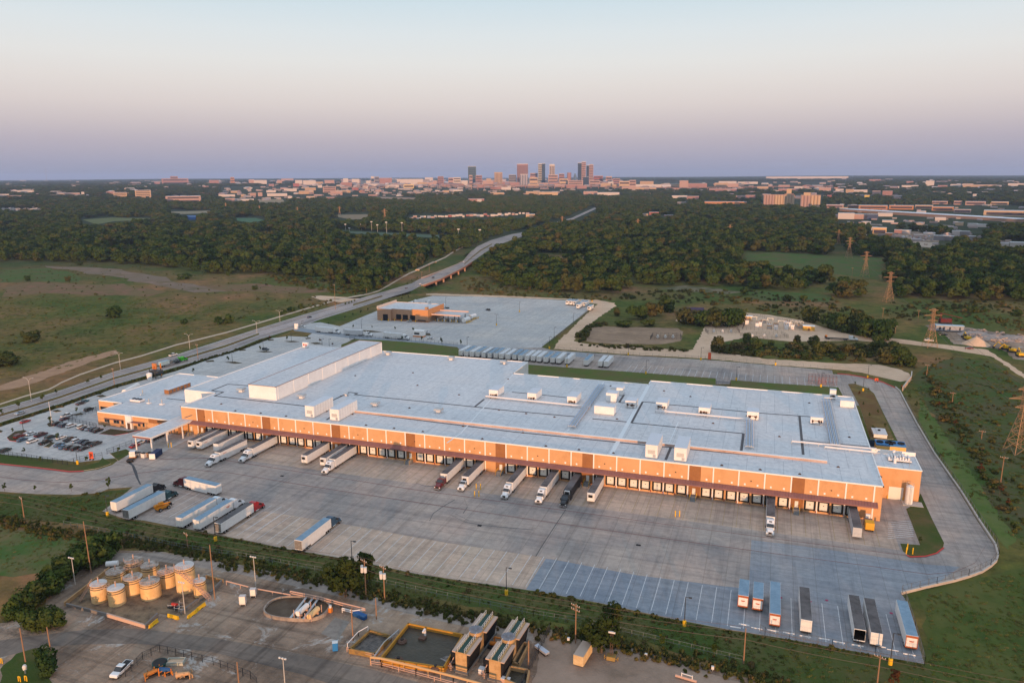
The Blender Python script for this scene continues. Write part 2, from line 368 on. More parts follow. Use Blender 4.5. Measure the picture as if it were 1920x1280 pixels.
sheet('yard_pavement',[(-80,858),(0,870),(49,875),(98,881),(131,884.6),(157,883.6),(184,879.7),(210,871.5),(250,840),(345,785),(500,805),(1000,870),(1640,880),(1700,860),(1656,773),(1639,737.5),(1628,728),(1603,719),(1590,719.5),(1612,760),(1590,760),(1572,726),(1440,717.5),(1370,712),(1368,720),(1342,720),(1342,709),(1210,699),(1000,684),(860,672),(860,649),(900,640),(1015,651),(1035,656),(1175,666),(1335,675),(1440,684),(1560,694),(1562,701),(1594,703),(1633,710),(1656,717),(1678,726.6),(1686,734),(1695,753),(1718.7,797),(1750,850),(1784,900),(1799,922),(1832,975),(1865,1024),(1870,1044),(1858,1063),(1815,1083),(1756,1098),(1691,1114),(1697,1122),(1733,1244),(1480,1198),(1367,1180),(1250,1157.5),(1125,1130),(1000,1107),(860,1087),(780,1075),(705,1059),(630,1044),(540,1029),(455,1011),(380,997),(269,975),(236,973),(192,958),(249,912.5),(203,916),(184,924),(138,927),(66,925.6),(0,921),(-80,912)],.016,CONC)
sheet('lot_pavement',[(811,554.5),(900,556),(1000,560),(1060,563),(1115,572),(1015,651),(900,655),(865,649),(787,641),(719,636),(666,634),(638,648),(628,652),(560,640),(590,622),(540,616),(545,610),(600,604),(637,611.5),(706,583),(787,560)],.024,CONC2)
strip('driveway_pavement',[(545,612),(640,625),(720,634),(800,640),(880,648),(1000,656),(1100,662)],[(552,620),(640,632),(720,641),(800,647),(880,655),(1000,664),(1100,670)],.030,M('stained_concrete',(.27,.29,.31),.9,0,(.33,.34,.35),.06,(.24,.26,.29),.2))
BLUE=[(1023.75,1046.75),(1047,1050),(1120,1064),(1195,1078),(1300,1091),(1353,1098),(1404,1103),(1394,1183),(1367,1179),(1250,1156.5),(1125,1129),(986,1104)]
sheet('stall_pavement',BLUE,.022,CONC3)
sheet('stall_pavement',[(1394,1183),(1404,1103),(1409,1012),(1480,1020),(1640,1042),(1740,1058),(1800,1062),(1756,1094),(1691,1114),(1697,1122),(1733,1243),(1480,1197)],.0222,concrete('grey_stall_concrete',(.31,.325,.34),(.25,.27,.295),(.36,.345,.335),6,.45))
sheet('apron_pavement',[Vector((-224,236.5,0)),Vector((43,236.5,0)),Vector((43,256.4,0)),Vector((-224,256.4,0))],.0195,CONC4)
sheet('stall_pavement',[(470,955),(560,968),(656,984),(755,1002),(840,1017),(1016,1044),(987,1104),(860,1086),(780,1074),(705,1058),(630,1043),(540,1028),(455,1010),(380,996)],.0195,CONC4)
sheet('east_field',[(1715,715),(1730,690),(1790,668),(1870,682),(1985,760),(1985,1060),(1900,1010),(1862,985),(1800,880)],.018,M('rank_grass',(.055,.098,.022),1,0,(.085,.095,.032),.08,(.11,.09,.045),.045,bump=1.5,spec=.05),wob=2)
sheet('east_field',[(1725,748),(1742,770),(1850,930),(1905,1010),(1890,1030),(1872,1010),(1835,965),(1790,893),(1722,790)],.021,M('mown_verge',(.10,.15,.035),1,0,(.075,.12,.028),.5,(.13,.15,.05),.08,bump=2,spec=.05),wob=.6)
slab('back_lawn',[(640,646),(668,636),(719,638),(787,643),(858,651),(862,672),(1000,685),(1210,700),(1342,710),(1342,726),(1220,716),(1140,716),(1000,706),(970,692),(716,668),(690,660),(640,652)],.02,.14,[LAWN,CURB])
slab('back_lawn',[(1370,712.5),(1440,718),(1571,727),(1576,744),(1440,735),(1372,728)],.02,.14,[LAWN,CURB])
slab('side_lawn',[(1590,720.5),(1603,720),(1626,729),(1637,738.5),(1654,773),(1676,823),(1632,823),(1612,762)],.02,.14,[VERGE,CURB])
slab('island_lawn',[(1699,954),(1709,980),(1717,1001),(1725,1022),(1688,1019),(1693,1034),(1707,1043.5),(1735,1042.5),(1755,1037),(1768,1027),(1770,1018),(1747,972),(1726,925),(1718,945)],.02,.16,[LAWN2,CURB])
slab('gate_lawn',[(-60,858),(0,851),(30,856),(75,861),(110,867),(150,874),(185,867),(192,858),(208,869),(184,878),(157,882),(131,883),(98,879),(49,873.5),(0,868.5),(-60,860)],.02,.15,[LAWN2,CURB])
slab('gate_lawn',[(206,850),(236,842),(248,848),(222,864)],.02,.15,[LAWN2,CURB])
strip('red_kerb',[(-60,859),(0,868.8),(49,873.8),(98,879.3),(131,883.2),(157,882.2)],[(-60,861.2),(0,870.8),(49,875.8),(98,881.5),(131,885.5),(157,884.3)],.17,REDP)
strip('red_kerb',[(1700,1040),(1707,1043),(1735,1042),(1755,1036.5),(1768,1026.5)],[(1700,1042),(1707,1045.3),(1735,1044.3),(1757,1038.3),(1771,1027.5)],.19,REDP)
strip('red_kerb',[(1570,700),(1594,702),(1633,709),(1656,716),(1678,726)],[(1570,701.3),(1594,703.4),(1633,710.6),(1656,717.7),(1678,727.6)],.17,REDP)
for pts in([(13,820),(28,809),(45,806),(50,808),(38,815),(44,822),(32,828),(18,826)],[(88,795),(98,788),(110,793),(104,799),(92,800)],[(82,838),(96,829),(103,830),(92,839)],[(135,777),(152,774),(157,777),(142,779)],[(97,770),(108,768),(116,771),(105,773)],[(186,813),(207,804),(240,808),(262,806),(240,812),(215,816)],[(180,742),(192,740),(200,743),(188,745)],[(385,677),(400,675),(402,678),(388,679)],[(421,679),(440,678),(455,681),(440,682)],[(447,656),(460,655),(461,657),(450,658)],[(480,659),(500,658),(512,660),(495,661)],[(501,637),(512,636),(514,638),(504,639)],[(532,640),(550,639),(562,641),(545,642)],[(572,634),(582,633),(583,635),(574,636)],[(582,643),(595,642),(605,645),(590,645.5)],[(664,618),(700,620),(718,623),(690,623)],[(795,626),(806,625),(808,629),(796,629)],[(0,806),(6,808),(2,811),(-4,811)]):
 slab('planter_ground',pts,.02,.15,[M('mulch',(.10,.055,.035),1,0,(.05,.06,.02),.8),REDP if pts[0][0]in(13,186)else CURB])
RL1=[(300,861),(380,858),(420,862),(520,878),(600,890),(780,918),(1020,951),(1260,984),(1450,1009),(1620,1031),(1700,1041)]
RL2=[(-20,891),(40,899),(110,904),(180,900),(250,888),(330,878),(430,886),(600,914),(780,941),(1000,974),(1260,1011),(1480,1041),(1640,1062),(1740,1076),(1790,1072),(1828,1055),(1850,1020)]
RLM=M('faded_red_line',(.20,.08,.07),.9)
for L in(RL1,RL2):strip('pavement_line',[(x,y-.35)for x,y in L],[(x,y+.35)for x,y in L],.028,RLM)
strip('pavement_line',[(1060,955),(1040,985),(1016,1022),(1004,1042)],[(1061.2,955.5),(1041.2,985.5),(1017.2,1022.5),(1005.2,1042.5)],.030,M('dark_seam',(.09,.085,.08),.9))
strip('pavement_strip',[(238,866),(247,873),(250,882),(255,895),(262,908)],[(243,864),(252,873),(257,884),(260,897),(265,908)],.031,M('asphalt_patch',(.085,.085,.09),.9))
y_lo=None
def stall(pa,pb,m=WHITEL,w=.13,name='stall_line',z=.036):
 a,b=P(*pa),P(*pb);d=(b-a).normalized();s_=Vector((-d.y,d.x,0))*w/2
 return[(a+s_),(a-s_),(b-s_),(b+s_)]
def lines(name,segs,m,z,w=.13):
 mb=MB()
 for a,b in segs:
  q=stall(a,b,m,w);mb.add([(p.x,p.y,z)for p in q],[(0,1,2,3)])
 o=mb.build(name,m);props(o,kind='structure')
SEG=[]
edge=[(380,997),(455,1011),(540,1029),(630,1044),(705,1059),(780,1075),(860,1087),(1000,1107),(1125,1130),(1250,1157.5),(1367,1180),(1480,1197),(1733,1243)]
x0=P(420,1004).x
k=0
while True:
 x=x0+3.86*k;k+=1
 ys=None
 for a,b in zip(edge[:-1],edge[1:]):
  A,B=P(*a),P(*b)
  if A.x<=x<=B.x:ys=A.y+(B.y-A.y)*(x-A.x)/(B.x-A.x)
 if ys is None:break
 SEG.append((x,ys+1.5,ys+19.5))
mb=MB()
for x,a,b in SEG:mb.bb(x-.07,x+.07,a,b,.034,.038)
o=mb.build('pavement_marking',WHITEL);props(o,kind='structure')
mb=MB()
xs0=P(270,970).x
for k in range(12):
 x=xs0+k*3.86
 mb.bb(x-.07,x+.07,P(300,975).y+3,P(300,975).y+22,.034,.038)
o=mb.build('pavement_marking',WHITEL);props(o,kind='structure')
mb=MB()
for k in range(66):
 x=-238+4.24*k;mb.bb(x-.06,x+.06,237,255,.034,.038)
o=mb.build('pavement_marking',M('worn_yellow',(.36,.25,.10),.9));props(o,kind='structure')
mb=MB()
for k in range(30):
 a=P(1150,690);mb.bb(-75+k*3.9-.07,-75+k*3.9+.07,a.y-6,a.y+11,.034,.038)
o=mb.build('pavement_marking',WHITEL);props(o,kind='structure')
mb=MB()
for r in((20,830,12),(95,797,15),(120,838,14)):
 p=P(r[0],r[1])
 for k in range(r[2]):mb.bb(p.x+k*2.75-.05,p.x+k*2.75+.05,p.y-2.6,p.y+2.6,.03,.034)
o=mb.build('pavement_marking',WHITEL);props(o,kind='structure')
mb=MB()
p=P(1690,992)
for k in range(9):mb.box((p.x-1+k*.2,p.y-6+k*1.5,.034),(9,.18,.004),.5)
o=mb.build('pavement_marking',WHITEL);props(o,kind='structure')
TYRE=M('tyre_mark_dark',(.12,.115,.115),.9)
for pts in([(853,936),(832,948),(812,962),(805,976)],[(835,950),(845,965),(870,978),(910,985),(1000,993)],[(840,948),(852,962),(880,976)],[(870,935),(876,950),(868,962)],[(780,905),(800,912),(830,908)]):
 strip('pavement_marking',[(x,y-.5)for x,y in pts],[(x+.8,y+.4)for x,y in pts],.033,TYRE)
sheet('gravel_road',[(800,551),(811,550),(960,555),(1060,560),(1120,562),(1152,568),(1155,574),(1130,590),(1080,625),(1077,640),(1100,645),(1180,650),(1290,657),(1300,655),(1322,612),(1312,600),(1268,602),(1270,596),(1290,595),(1310,598),(1390,608),(1400,586),(1440,590),(1500,600),(1560,618),(1600,628),(1690,636),(1760,645),(1850,655),(1920,700),(1980,735),(1975,745),(1915,705),(1860,668),(1760,652),(1690,644),(1600,638),(1540,640),(1480,640),(1400,632),(1360,640),(1335,658),(1440,673),(1560,680),(1650,684),(1690,693),(1708,702),(1709,712),(1690,716),(1640,704),(1590,694),(1440,683),(1335,673),(1175,664),(1038,654),(1046,640),(1120,570),(1060,562),(960,558),(800,553)],.03,GRAVEL,wob=.8)
sheet('dirt_ground',[(1098,640),(1112,613),(1125,612),(1270,615),(1282,622),(1276,640),(1240,645),(1150,645)],.035,M('brown_dirt',(.24,.155,.10),1,0,(.42,.28,.18),.06,(.28,.19,.125),.2,bump=1),wob=.8)
sheet('work_ground',[(1735,610),(1770,603),(1800,612),(1830,616),(1900,628),(1960,640),(1960,680),(1900,672),(1880,655),(1790,645),(1770,625),(1742,618)],.034,MUD,wob=1)
sheet('bare_ground',[(1230,540),(1290,536),(1340,540),(1390,548),(1370,552),(1290,546)],.03,M('bare_earth',(.20,.16,.10),1,0,(.07,.08,.03),.08),wob=4)
sheet('bank_terrain',[(-80,940),(0,925),(66,928),(138,930),(184,927),(203,919),(247,914),(192,960),(236,975),(269,977),(380,999),(455,1013),(540,1031),(630,1046),(705,1061),(780,1077),(860,1089),(1000,1109),(1125,1132),(1250,1160),(1367,1182),(1480,1200),(1733,1247),(1790,1300),(1500,1300),(1300,1230),(1140,1180),(1000,1160),(860,1130),(700,1100),(500,1060),(300,1010),(100,975),(-80,960)],.012,LAWN2,wob=1)
sheet('plant_ground',[(180,1035),(270,1030),(330,1038),(440,1056),(560,1082),(680,1115),(800,1140),(1000,1175),(1100,1195),(1300,1240),(1420,1275),(1600,1320),(1500,1420),(-200,1420),(-200,1180),(-40,1175),(20,1165),(60,1150),(90,1140),(80,1110),(120,1075)],.014,MUD,wob=.8)
sheet('plant_lawn',[(0,1290),(0,1255),(30,1225),(60,1215),(95,1215),(97,1300)],.03,LAWN2,wob=.5)
strip('access_road',[(-80,1210),(0,1200),(80,1190),(160,1180),(260,1178),(400,1195),(560,1225),(700,1255),(860,1300)],[(-80,1240),(0,1232),(80,1212),(160,1207),(260,1206),(400,1222),(560,1262),(680,1300),(760,1350)],.028,concrete('track_gravel',(.24,.195,.155),(.115,.10,.088),(.27,.21,.165),0,1.0))
strip('service_road',[(180,1036),(300,1036),(440,1056),(560,1082),(680,1113),(800,1142),(1000,1180)],[(180,1052),(300,1052),(440,1074),(560,1100),(680,1128),(800,1158),(1000,1202)],.027,concrete('pale_track',(.36,.30,.25),(.20,.17,.145),(.40,.32,.26),0,1.0))
sheet('gravel_ground',[(1020,1195),(1100,1205),(1300,1250),(1420,1290),(1420,1350),(980,1350)],.03,M('brown_gravel',(.29,.205,.15),1,0,(.21,.155,.115),.3,(.34,.25,.19),.06,bump=2),wob=.5)
for pts in()and([(102,1225),(125,1220),(138,1235),(130,1260),(118,1285),(95,1285)],[(185,1226),(222,1222),(215,1238),(195,1232)],[(440,1172),(480,1165),(520,1175),(530,1190),(490,1186)],[(550,1188),(580,1186),(590,1198),(570,1206)],[(205,1174),(245,1178),(225,1184)],[(355,1195),(375,1180),(400,1172),(395,1185)]):
 sheet('residue_ground',pts,.034,MUDW,wob=1.1)
sheet('pad_pavement',[(602,1187),(628,1157),(656,1165),(632,1200)],.036,M('pad_concrete',(.29,.255,.22),.9,0,(.20,.17,.145),.3))
#the warehouse
BRICK=M('orange_brick',(.60,.335,.165),.9,0,(.54,.29,.135),.5,(.63,.355,.18),.06,spec=.05)
BRICKD=M('brown_brick',(.32,.145,.06),.9,0,(.28,.125,.055),.6,spec=.05)
BRICKL=M('base_brick',(.42,.24,.13),.85,0,(.38,.21,.11),.8)
WHITE=M('white_metal_panel',(.78,.76,.74),.6,0,(.72,.70,.68),.3)
TRIM=M('white_trim',(.80,.77,.74),.6)
AWN=M('mauve_standing_seam',(.27,.135,.125),.6,0,(.23,.115,.108),.4)
DOORW=M('white_door_paint',(.72,.70,.64),.5)
BLACK=M('black_rubber',(.018,.018,.02),.8)
DARKG=M('dark_glass',(.02,.025,.03),.15,0,spec=.6)
STEEL=M('galvanised_steel',(.48,.49,.50),.45,.6)
BLUEPIPE=M('blue_grey_pipe',(.36,.46,.60),.5)
PINKPIPE=M('white_pipe_jacket',(.74,.70,.68),.5)
COIL=M('dark_coil',(.12,.07,.05),.7)
ORANGE=M('orange_paint',(.62,.20,.03),.5)
POLE=M('dark_bronze_pole',(.05,.055,.06),.5);WOOD=M('weathered_wood',(.30,.17,.10),.9);RUST=M('rusty_lattice_steel',(.42,.24,.13),.7);LGREY=M('grey_pole',(.5,.46,.42),.6)
CERAM=M('transformer_grey',(.62,.60,.58),.5)
def roof_mat():
 m=concrete('white_roof_membrane',(.66,.665,.66),(.59,.60,.605),(.67,.65,.63),0,.12)
 t=m.node_tree;n=t.nodes;b=n['Principled BSDF'];src=b.inputs['Base Color'].links[0].from_socket
 geo=n.new('ShaderNodeNewGeometry');br=n.new('ShaderNodeTexBrick');br.offset=.5
 br.inputs['Scale'].default_value=1;br.inputs['Brick Width'].default_value=6.1;br.inputs['Row Height'].default_value=30;br.inputs['Mortar Size'].default_value=.1
 br.inputs['Color1'].default_value=(1.015,1.015,1.015,1);br.inputs['Color2'].default_value=(.975,.978,.985,1);br.inputs['Mortar'].default_value=(.74,.75,.77,1)
 t.links.new(geo.outputs['Position'],br.inputs['Vector'])
 q=n.new('ShaderNodeMix');q.data_type='RGBA';q.blend_type='MULTIPLY';q.inputs[0].default_value=.9
 t.links.new(src,q.inputs[6]);t.links.new(br.outputs['Color'],q.inputs[7]);t.links.new(q.outputs[2],b.inputs['Base Color']);b.inputs['Roughness'].default_value=.7
 return m
ROOF=roof_mat()
PAD=M('dark_walk_pad',(.12,.11,.11),.9)
X0,X1,Y0,Z=-243.3,39.7,256.1,12.0
XL,YS=-261.4,278.6
XM,YB1,YB2,XR,YB3=-121.3,381.2,356.1,-51.9,363.3
wh=thing('warehouse','huge orange brick distribution warehouse with white flat roof and loading docks','warehouse',(X0,Y0,0))
wh.matrix_world.translation=Vector((0,0,0));wh.location=(0,0,0)
foot=[(X0,Y0),(X1,Y0),(X1,YB3),(XR,YB3),(XR,YB2),(XM,YB2),(XM,YB1),(XL,YB1),(XL,YS),(X0,YS)]
mb=MB();mb.prism(foot,0,Z-.02)
mb2=MB()
n=len(foot)
sub('wall',mb,BRICK,wh)
mb=MB();mb.prism(foot,Z-.3,Z,0);
for f in list(mb.f[:-1]):pass
sub('roof',MB().add([(x,y,Z+.0)for x,y in foot],[tuple(range(n))][::-1]),ROOF,wh)
mb=MB()
for i in range(n):
 a=Vector((*foot[i],0));b=Vector((*foot[(i+1)%n],0));d=(b-a);L=d.length
 if L<4:continue
 mb.box(((a.x+b.x)/2,(a.y+b.y)/2,Z+.1),(L+.4,.4,.42),math.atan2(d.y,d.x))
sub('parapet',mb,TRIM,wh)
sub('side_cladding',MB().bb(XL-.06,XL,YS,YB1,6,Z-.05).bb(XL-.06,X0-.05,YS-.08,YS+.01,6,Z-.02),WHITE,wh);sub('side_cladding',MB().bb(XM,XM+.06,YB2,YB1,0.2,Z-.05),WHITE,wh)
PIL=[-234.8+8.5*k for k in range(33)]
DARKL={0:'L',4:'L',8:'L',12:'L',16:'R',20:'R',25:'L',29:'L'}
PLM=MB().bb(-.22,.22,-.16,0,.1,Z-.1).mesh('pilaster',TRIM)
for x in PIL:o=bpy.data.objects.new('pilaster',PLM);COL.objects.link(o);o.parent=wh;o.location=(x,Y0,0)
for k,s_ in DARKL.items():
 a=PIL[k]+(.25 if s_=='L' else 4.25);sub('brown_brick_panel',MB().bb(a,a+4.0,Y0-.07,Y0,.1,Z-.15),BRICKD,wh)
VM=MB().bb(-.3,.3,-.08,0,7.0,7.65).mesh('wall_vent',TRIM)
for k in range(33):
 for o_ in(2.1,6.3):
  if k==32:continue
  if k in DARKL and((DARKL[k]=='L')==(o_<4)):continue
  o=bpy.data.objects.new('wall_vent',VM);COL.objects.link(o);o.parent=wh;o.location=(PIL[k]+o_,Y0,0)
mb=MB()
mb.add([(X0+5.5,Y0-2.3,5.55),(X1-1.2,Y0-2.3,5.55),(X1-1.2,Y0-.17,6.4),(X0+5.5,Y0-.17,6.4),(X0+5.5,Y0-2.3,5.15),(X1-1.2,Y0-2.3,5.15),(X1-1.2,Y0-.17,5.15),(X0+5.5,Y0-.17,5.15)],[(0,1,2,3),(0,4,5,1),(4,7,6,5),(0,3,7,4),(1,5,6,2)])
x=X0+6
while x<X1-1.5:
 mb.add([(x,Y0-2.3,5.56),(x+.07,Y0-2.3,5.56),(x+.07,Y0-.17,6.41),(x,Y0-.17,6.41),(x,Y0-2.3,5.66),(x+.07,Y0-2.3,5.66),(x+.07,Y0-.17,6.51),(x,Y0-.17,6.51)],[(4,5,6,7),(0,4,7,3),(1,2,6,5),(0,1,5,4)]);x+=.9
sub('awning',mb,AWN,wh)
DOORX=[]
for k in range(32):
 for o_ in(2.13,6.38):
  half='L' if o_<4 else 'R'
  if DARKL.get(k)==half or(k==16 and half=='L')or(k==31 and half=='R'):continue
  DOORX.append(PIL[k]+o_)
dm=MB();dm.bb(-1.25,1.25,-.06,0,1.25,4.1)
for z in(1.9,2.6,3.3):dm.bb(-1.25,1.25,-.075,-.06,z-.02,z+.02)
dm=dm.mesh('dock_door',DOORW)
sm=MB();sm.bb(-1.75,-1.28,-.45,0,.95,4.75);sm.bb(1.28,1.75,-.45,0,.95,4.75);sm.bb(-1.75,1.75,-.5,0,4.12,4.8)
sm=sm.mesh('dock_seal',BLACK)
bm_=MB();bm_.bb(-1.5,-1.2,-.5,0,.75,1.2);bm_.bb(1.2,1.5,-.5,0,.75,1.2);bm_.bb(-1.1,1.1,-.3,0,.85,1.2)
bm_=bm_.mesh('dock_bumper',BLACK)
lm=MB().bb(1.85,2.05,-.5,0,.3,.9).mesh('wheel_guide',M('dock_red',(.35,.06,.05),.6));hm=MB().bb(-.22,.22,-.09,-.06,2.72,2.92).mesh('door_handle',BLACK)
for x in DOORX:
 o=bpy.data.objects.new('dock_door',dm);COL.objects.link(o);o.parent=wh;o.location=(x,Y0,0)
 for nm,me in(('dock_seal',sm),('dock_bumper',bm_),('wheel_guide',lm),('door_handle',hm)):
  q=bpy.data.objects.new(nm,me);COL.objects.link(q);q.parent=o
pm=MB();pm.bb(-.55,.55,-.09,0,1.3,3.5);pm=pm.mesh('person_door',DOORW)
st=MB()
st.bb(-1.1,1.1,-2.0,-.1,0,1.2)
for i in range(5):st.bb(-.9,.9,-2.0-.34*(i+1),-2.0-.34*i,0,1.0-.2*i)
st=st.mesh('entry_steps',M('step_steel',(.22,.22,.22),.7))
rl=MB()
for sx_ in(-1.05,1.05):
 rl.bar((sx_,-.2,2.25),(sx_,-2,2.25),.06);rl.bar((sx_,-2,2.25),(sx_,-3.6,1.1),.06)
 for y_,z_ in((-.2,1.2),(-1.1,1.2),(-2,1.2),(-3.5,.1)):rl.bar((sx_,y_,z_),(sx_,y_,z_+1.05),.06)
rl=rl.mesh('handrail',YELL)
for k,s_ in list(DARKL.items())+[(-1,'L')]:
 x=(PIL[k]if k>=0 else-243.8)+(2.13 if s_=='L' else 6.38)
 if k<0:x=-238.5
 o=bpy.data.objects.new('person_door',pm);COL.objects.link(o);o.parent=wh;o.location=(x,Y0-.05,0)
 for nm,me in(('entry_steps',st),('handrail',rl)):
  q=bpy.data.objects.new(nm,me);COL.objects.link(q);q.parent=o
mb=MB()
for k in range(-1,32):
 if k%3==0:mb.bb(PIL[k]+3.9,PIL[k]+4.3,Y0-.25,Y0-.07,8.6,8.9)
sub('wall_light',mb,DARKG,wh)
def roofline(name,pts,w,h,m,parent,z0=Z+.004):
 mb=MB()
 ws=[P(x,y,Z)for x,y in pts]
 for a,b in zip(ws[:-1],ws[1:]):
  d=b-a;mb.box(((a.x+b.x)/2,(a.y+b.y)/2,z0+h/2),(d.length,w,h),math.atan2(d.y,d.x))
 return sub(name,mb,m,parent)
YK=P(960,805,Z).y
mb=MB();mb.bb(P(656,769,Z).x,P(1550,864,Z).x,YK,YK+1.0,Z+.0,Z+.85)
sub('roof_kerb_wall',mb,M('roof_kerb',(.46,.33,.28),.8,0,(.34,.23,.19),.6,(.52,.4,.35),.15),wh)
mb=MB();mb.bb(P(656,769,Z).x,P(1550,864,Z).x,YK-.05,YK+1.1,Z+.86,Z+.93);sub('roof_kerb_cap',mb,TRIM,wh)
YA=P(1580,842,Z).y
for pts in([(427,720),(466,723)],[(427,720),(397,732),(419,735),(402,742),(581,762)],[(612,756),(655,735),(671,737.5),(664,739.5),(890,762.5),(908,748)],[(890,762.5),(960,770),(1080,781)],[(960,735),(989,737.5)],[(1015,740),(1062,745)],[(1111,785),(1175,790.5)],[(1170,740),(1161,754),(1175,755)],[(1229,755),(1205,753),(1184,792.5),(1394,812.5),(1389,851)],[(1252,758),(1310,763)],[(1330,765),(1402,772)],[(1417,773.5),(1520,781)],[(1499,780),(1506,852)],[(1506,825),(1540,829),(1640,838)],[(656,771.5),(960,809),(1210,834),(1550,866.5)],[(612,787),(628,776)],[(1248,862),(1258,838)]):
 roofline('walk_pad',pts,.95,.03,PAD,wh)
roofline('walk_pad',[(346,783),(360,778)],.8,.03,PAD,wh).hide_render=False
SEAM=M('white_seam_strip',(.72,.73,.735),.7)
for pts,w in(([(1217,721),(1146,851)],1.6),([(962,702),(864,812),(838,830)],.5),([(1132,716),(1064,808)],.7),([(1272,790),(1255,830)],.3)):roofline('expansion_joint',pts,w,.05,SEAM,wh)
DR=MB().cyl((0,0,0),(0,0,.35),.28,None,8).bb(-.5,.5,-.5,.5,0,.06).mesh('roof_drain',COIL)
rr=random.Random(5)
for i in range(44):
 x=X0+8+i*6.4;y=Y0+rr.choice((2.5,3,9,14))if i%2 else rr.uniform(285,350)
 if-226<x<-205 and y>270:continue
 o=bpy.data.objects.new('roof_drain',DR);COL.objects.link(o);o.parent=wh;o.location=(x,y,Z+.003)
ZP=18.3
pent=[(-223.4,277.6),(-208.6,277.6),(-208.6,377.5),(-223.4,377.5)]
mb=MB();mb.prism(pent,Z,ZP);sub('penthouse_wall',mb,WHITE,wh)
sub('penthouse_roof',MB().add([(x,y,ZP+.01)for x,y in pent],[(0,1,2,3)]),ROOF,wh)
mb=MB()
for k in range(9):mb.bb(-208.6,-208.5,279+k*12.2,279.5+k*12.2,Z,ZP-.1)
for k in range(9):mb.bb(-208.6,-208.45,277.6,377.5,Z+.2,Z+.45)if k==0 else None
sub('panel_joint',mb,TRIM,wh)
mb=MB()
for a,b in((0,1),(1,2),(2,3),(3,0)):
 p,q=pent[a],pent[b];mb.box(((p[0]+q[0])/2,(p[1]+q[1])/2,ZP+.04),(math.hypot(q[0]-p[0],q[1]-p[1])+.3,.3,.22),math.atan2(q[1]-p[1],q[0]-p[0]))
sub('penthouse_parapet',mb,M('brown_coping',(.32,.22,.20),.7),wh)
#office wing, canopy, annex
of=thing('office_wing','low brick office wing with white roof at the left end of the warehouse','office',(0,0,0))
ZO=6.0
fo=[(-289.2,253.2),(X0-.02,253.2),(X0-.02,YS-.1),(XL-.08,YS-.1),(XL-.08,321.2),(-303.8,321.2),(-303.8,267.5),(-289.2,267.5)]
mb=MB();mb.prism(fo,0,ZO-.02);sub('wall',mb,BRICK,of)
sub('roof',MB().add([(x,y,ZO)for x,y in fo],[tuple(range(len(fo)))]),ROOF,of)
mb=MB()
for i in range(len(fo)):
 if i in(1,2,3):continue
 a,b=fo[i],fo[(i+1)%len(fo)];mb.box(((a[0]+b[0])/2,(a[1]+b[1])/2,ZO+.1),(math.hypot(b[0]-a[0],b[1]-a[1])+.4,.4,.45),math.atan2(b[1]-a[1],b[0]-a[0]))
sub('parapet',mb,TRIM,of)
mb=MB();mb.bb(-289.26,X0-.1,253.12,253.2,0,1.6);sub('base_course',mb,BRICKL,of)
def ofx(cx):return P(150+cx/6.4,680+700/6.4,3).x
for a,b in((222,300),(368,458),(492,530),(755,795),(830,860)):
 x0_,x1_=ofx(a),ofx(b);mb=MB();mb.bb(x0_,x1_,253.08,253.2,1.7,3.4);w_=sub('window',mb,DARKG,of)
 mb=MB();k_=max(1,round((x1_-x0_)/1.6))
 for i in range(k_+1):xx=x0_+(x1_-x0_)*i/k_;mb.bb(xx-.05,xx+.05,253.03,253.08,1.7,3.4)
 mb.bb(x0_,x1_,253.03,253.08,1.6,1.7);sub('window_frame',mb,STEEL,w_)
mb=MB();mb.bb(-303.0,-292,267.38,267.5,1.7,3.2);sub('window',mb,DARKG,of)
mb=MB();mb.bb(ofx(585),ofx(680),252.2,253.2,0,6.2);sub('entrance_block',mb,WHITE,of)
mb=MB();mb.bb(ofx(630)-.7,ofx(630)+.9,252.1,252.2,0,2.9);sub('entrance_door',mb,COIL,of)
mb=MB();mb.bb(ofx(685),ofx(860),251.2,253.1,3.55,3.75);mb.bb(ofx(230),ofx(530),252.2,253.1,3.5,3.65);sub('sun_shade',mb,AWN,of)
mb=MB();mb.bb(ofx(690),X0-.2,253.12,253.2,4.6,5.9);sub('brown_brick_panel',MB().bb(ofx(930),X0-.3,253.1,253.2,3.9,5.8),BRICKD,of)
mb=MB()
for pts in([(305,748),(340,752)],):
 pass
a=P(311,747,ZO);b=P(345,752,ZO)
mb.bb(a.x,XL+14,a.y,a.y+.8,ZO+.004,ZO+.03);sub('walk_pad',mb,PAD,of)
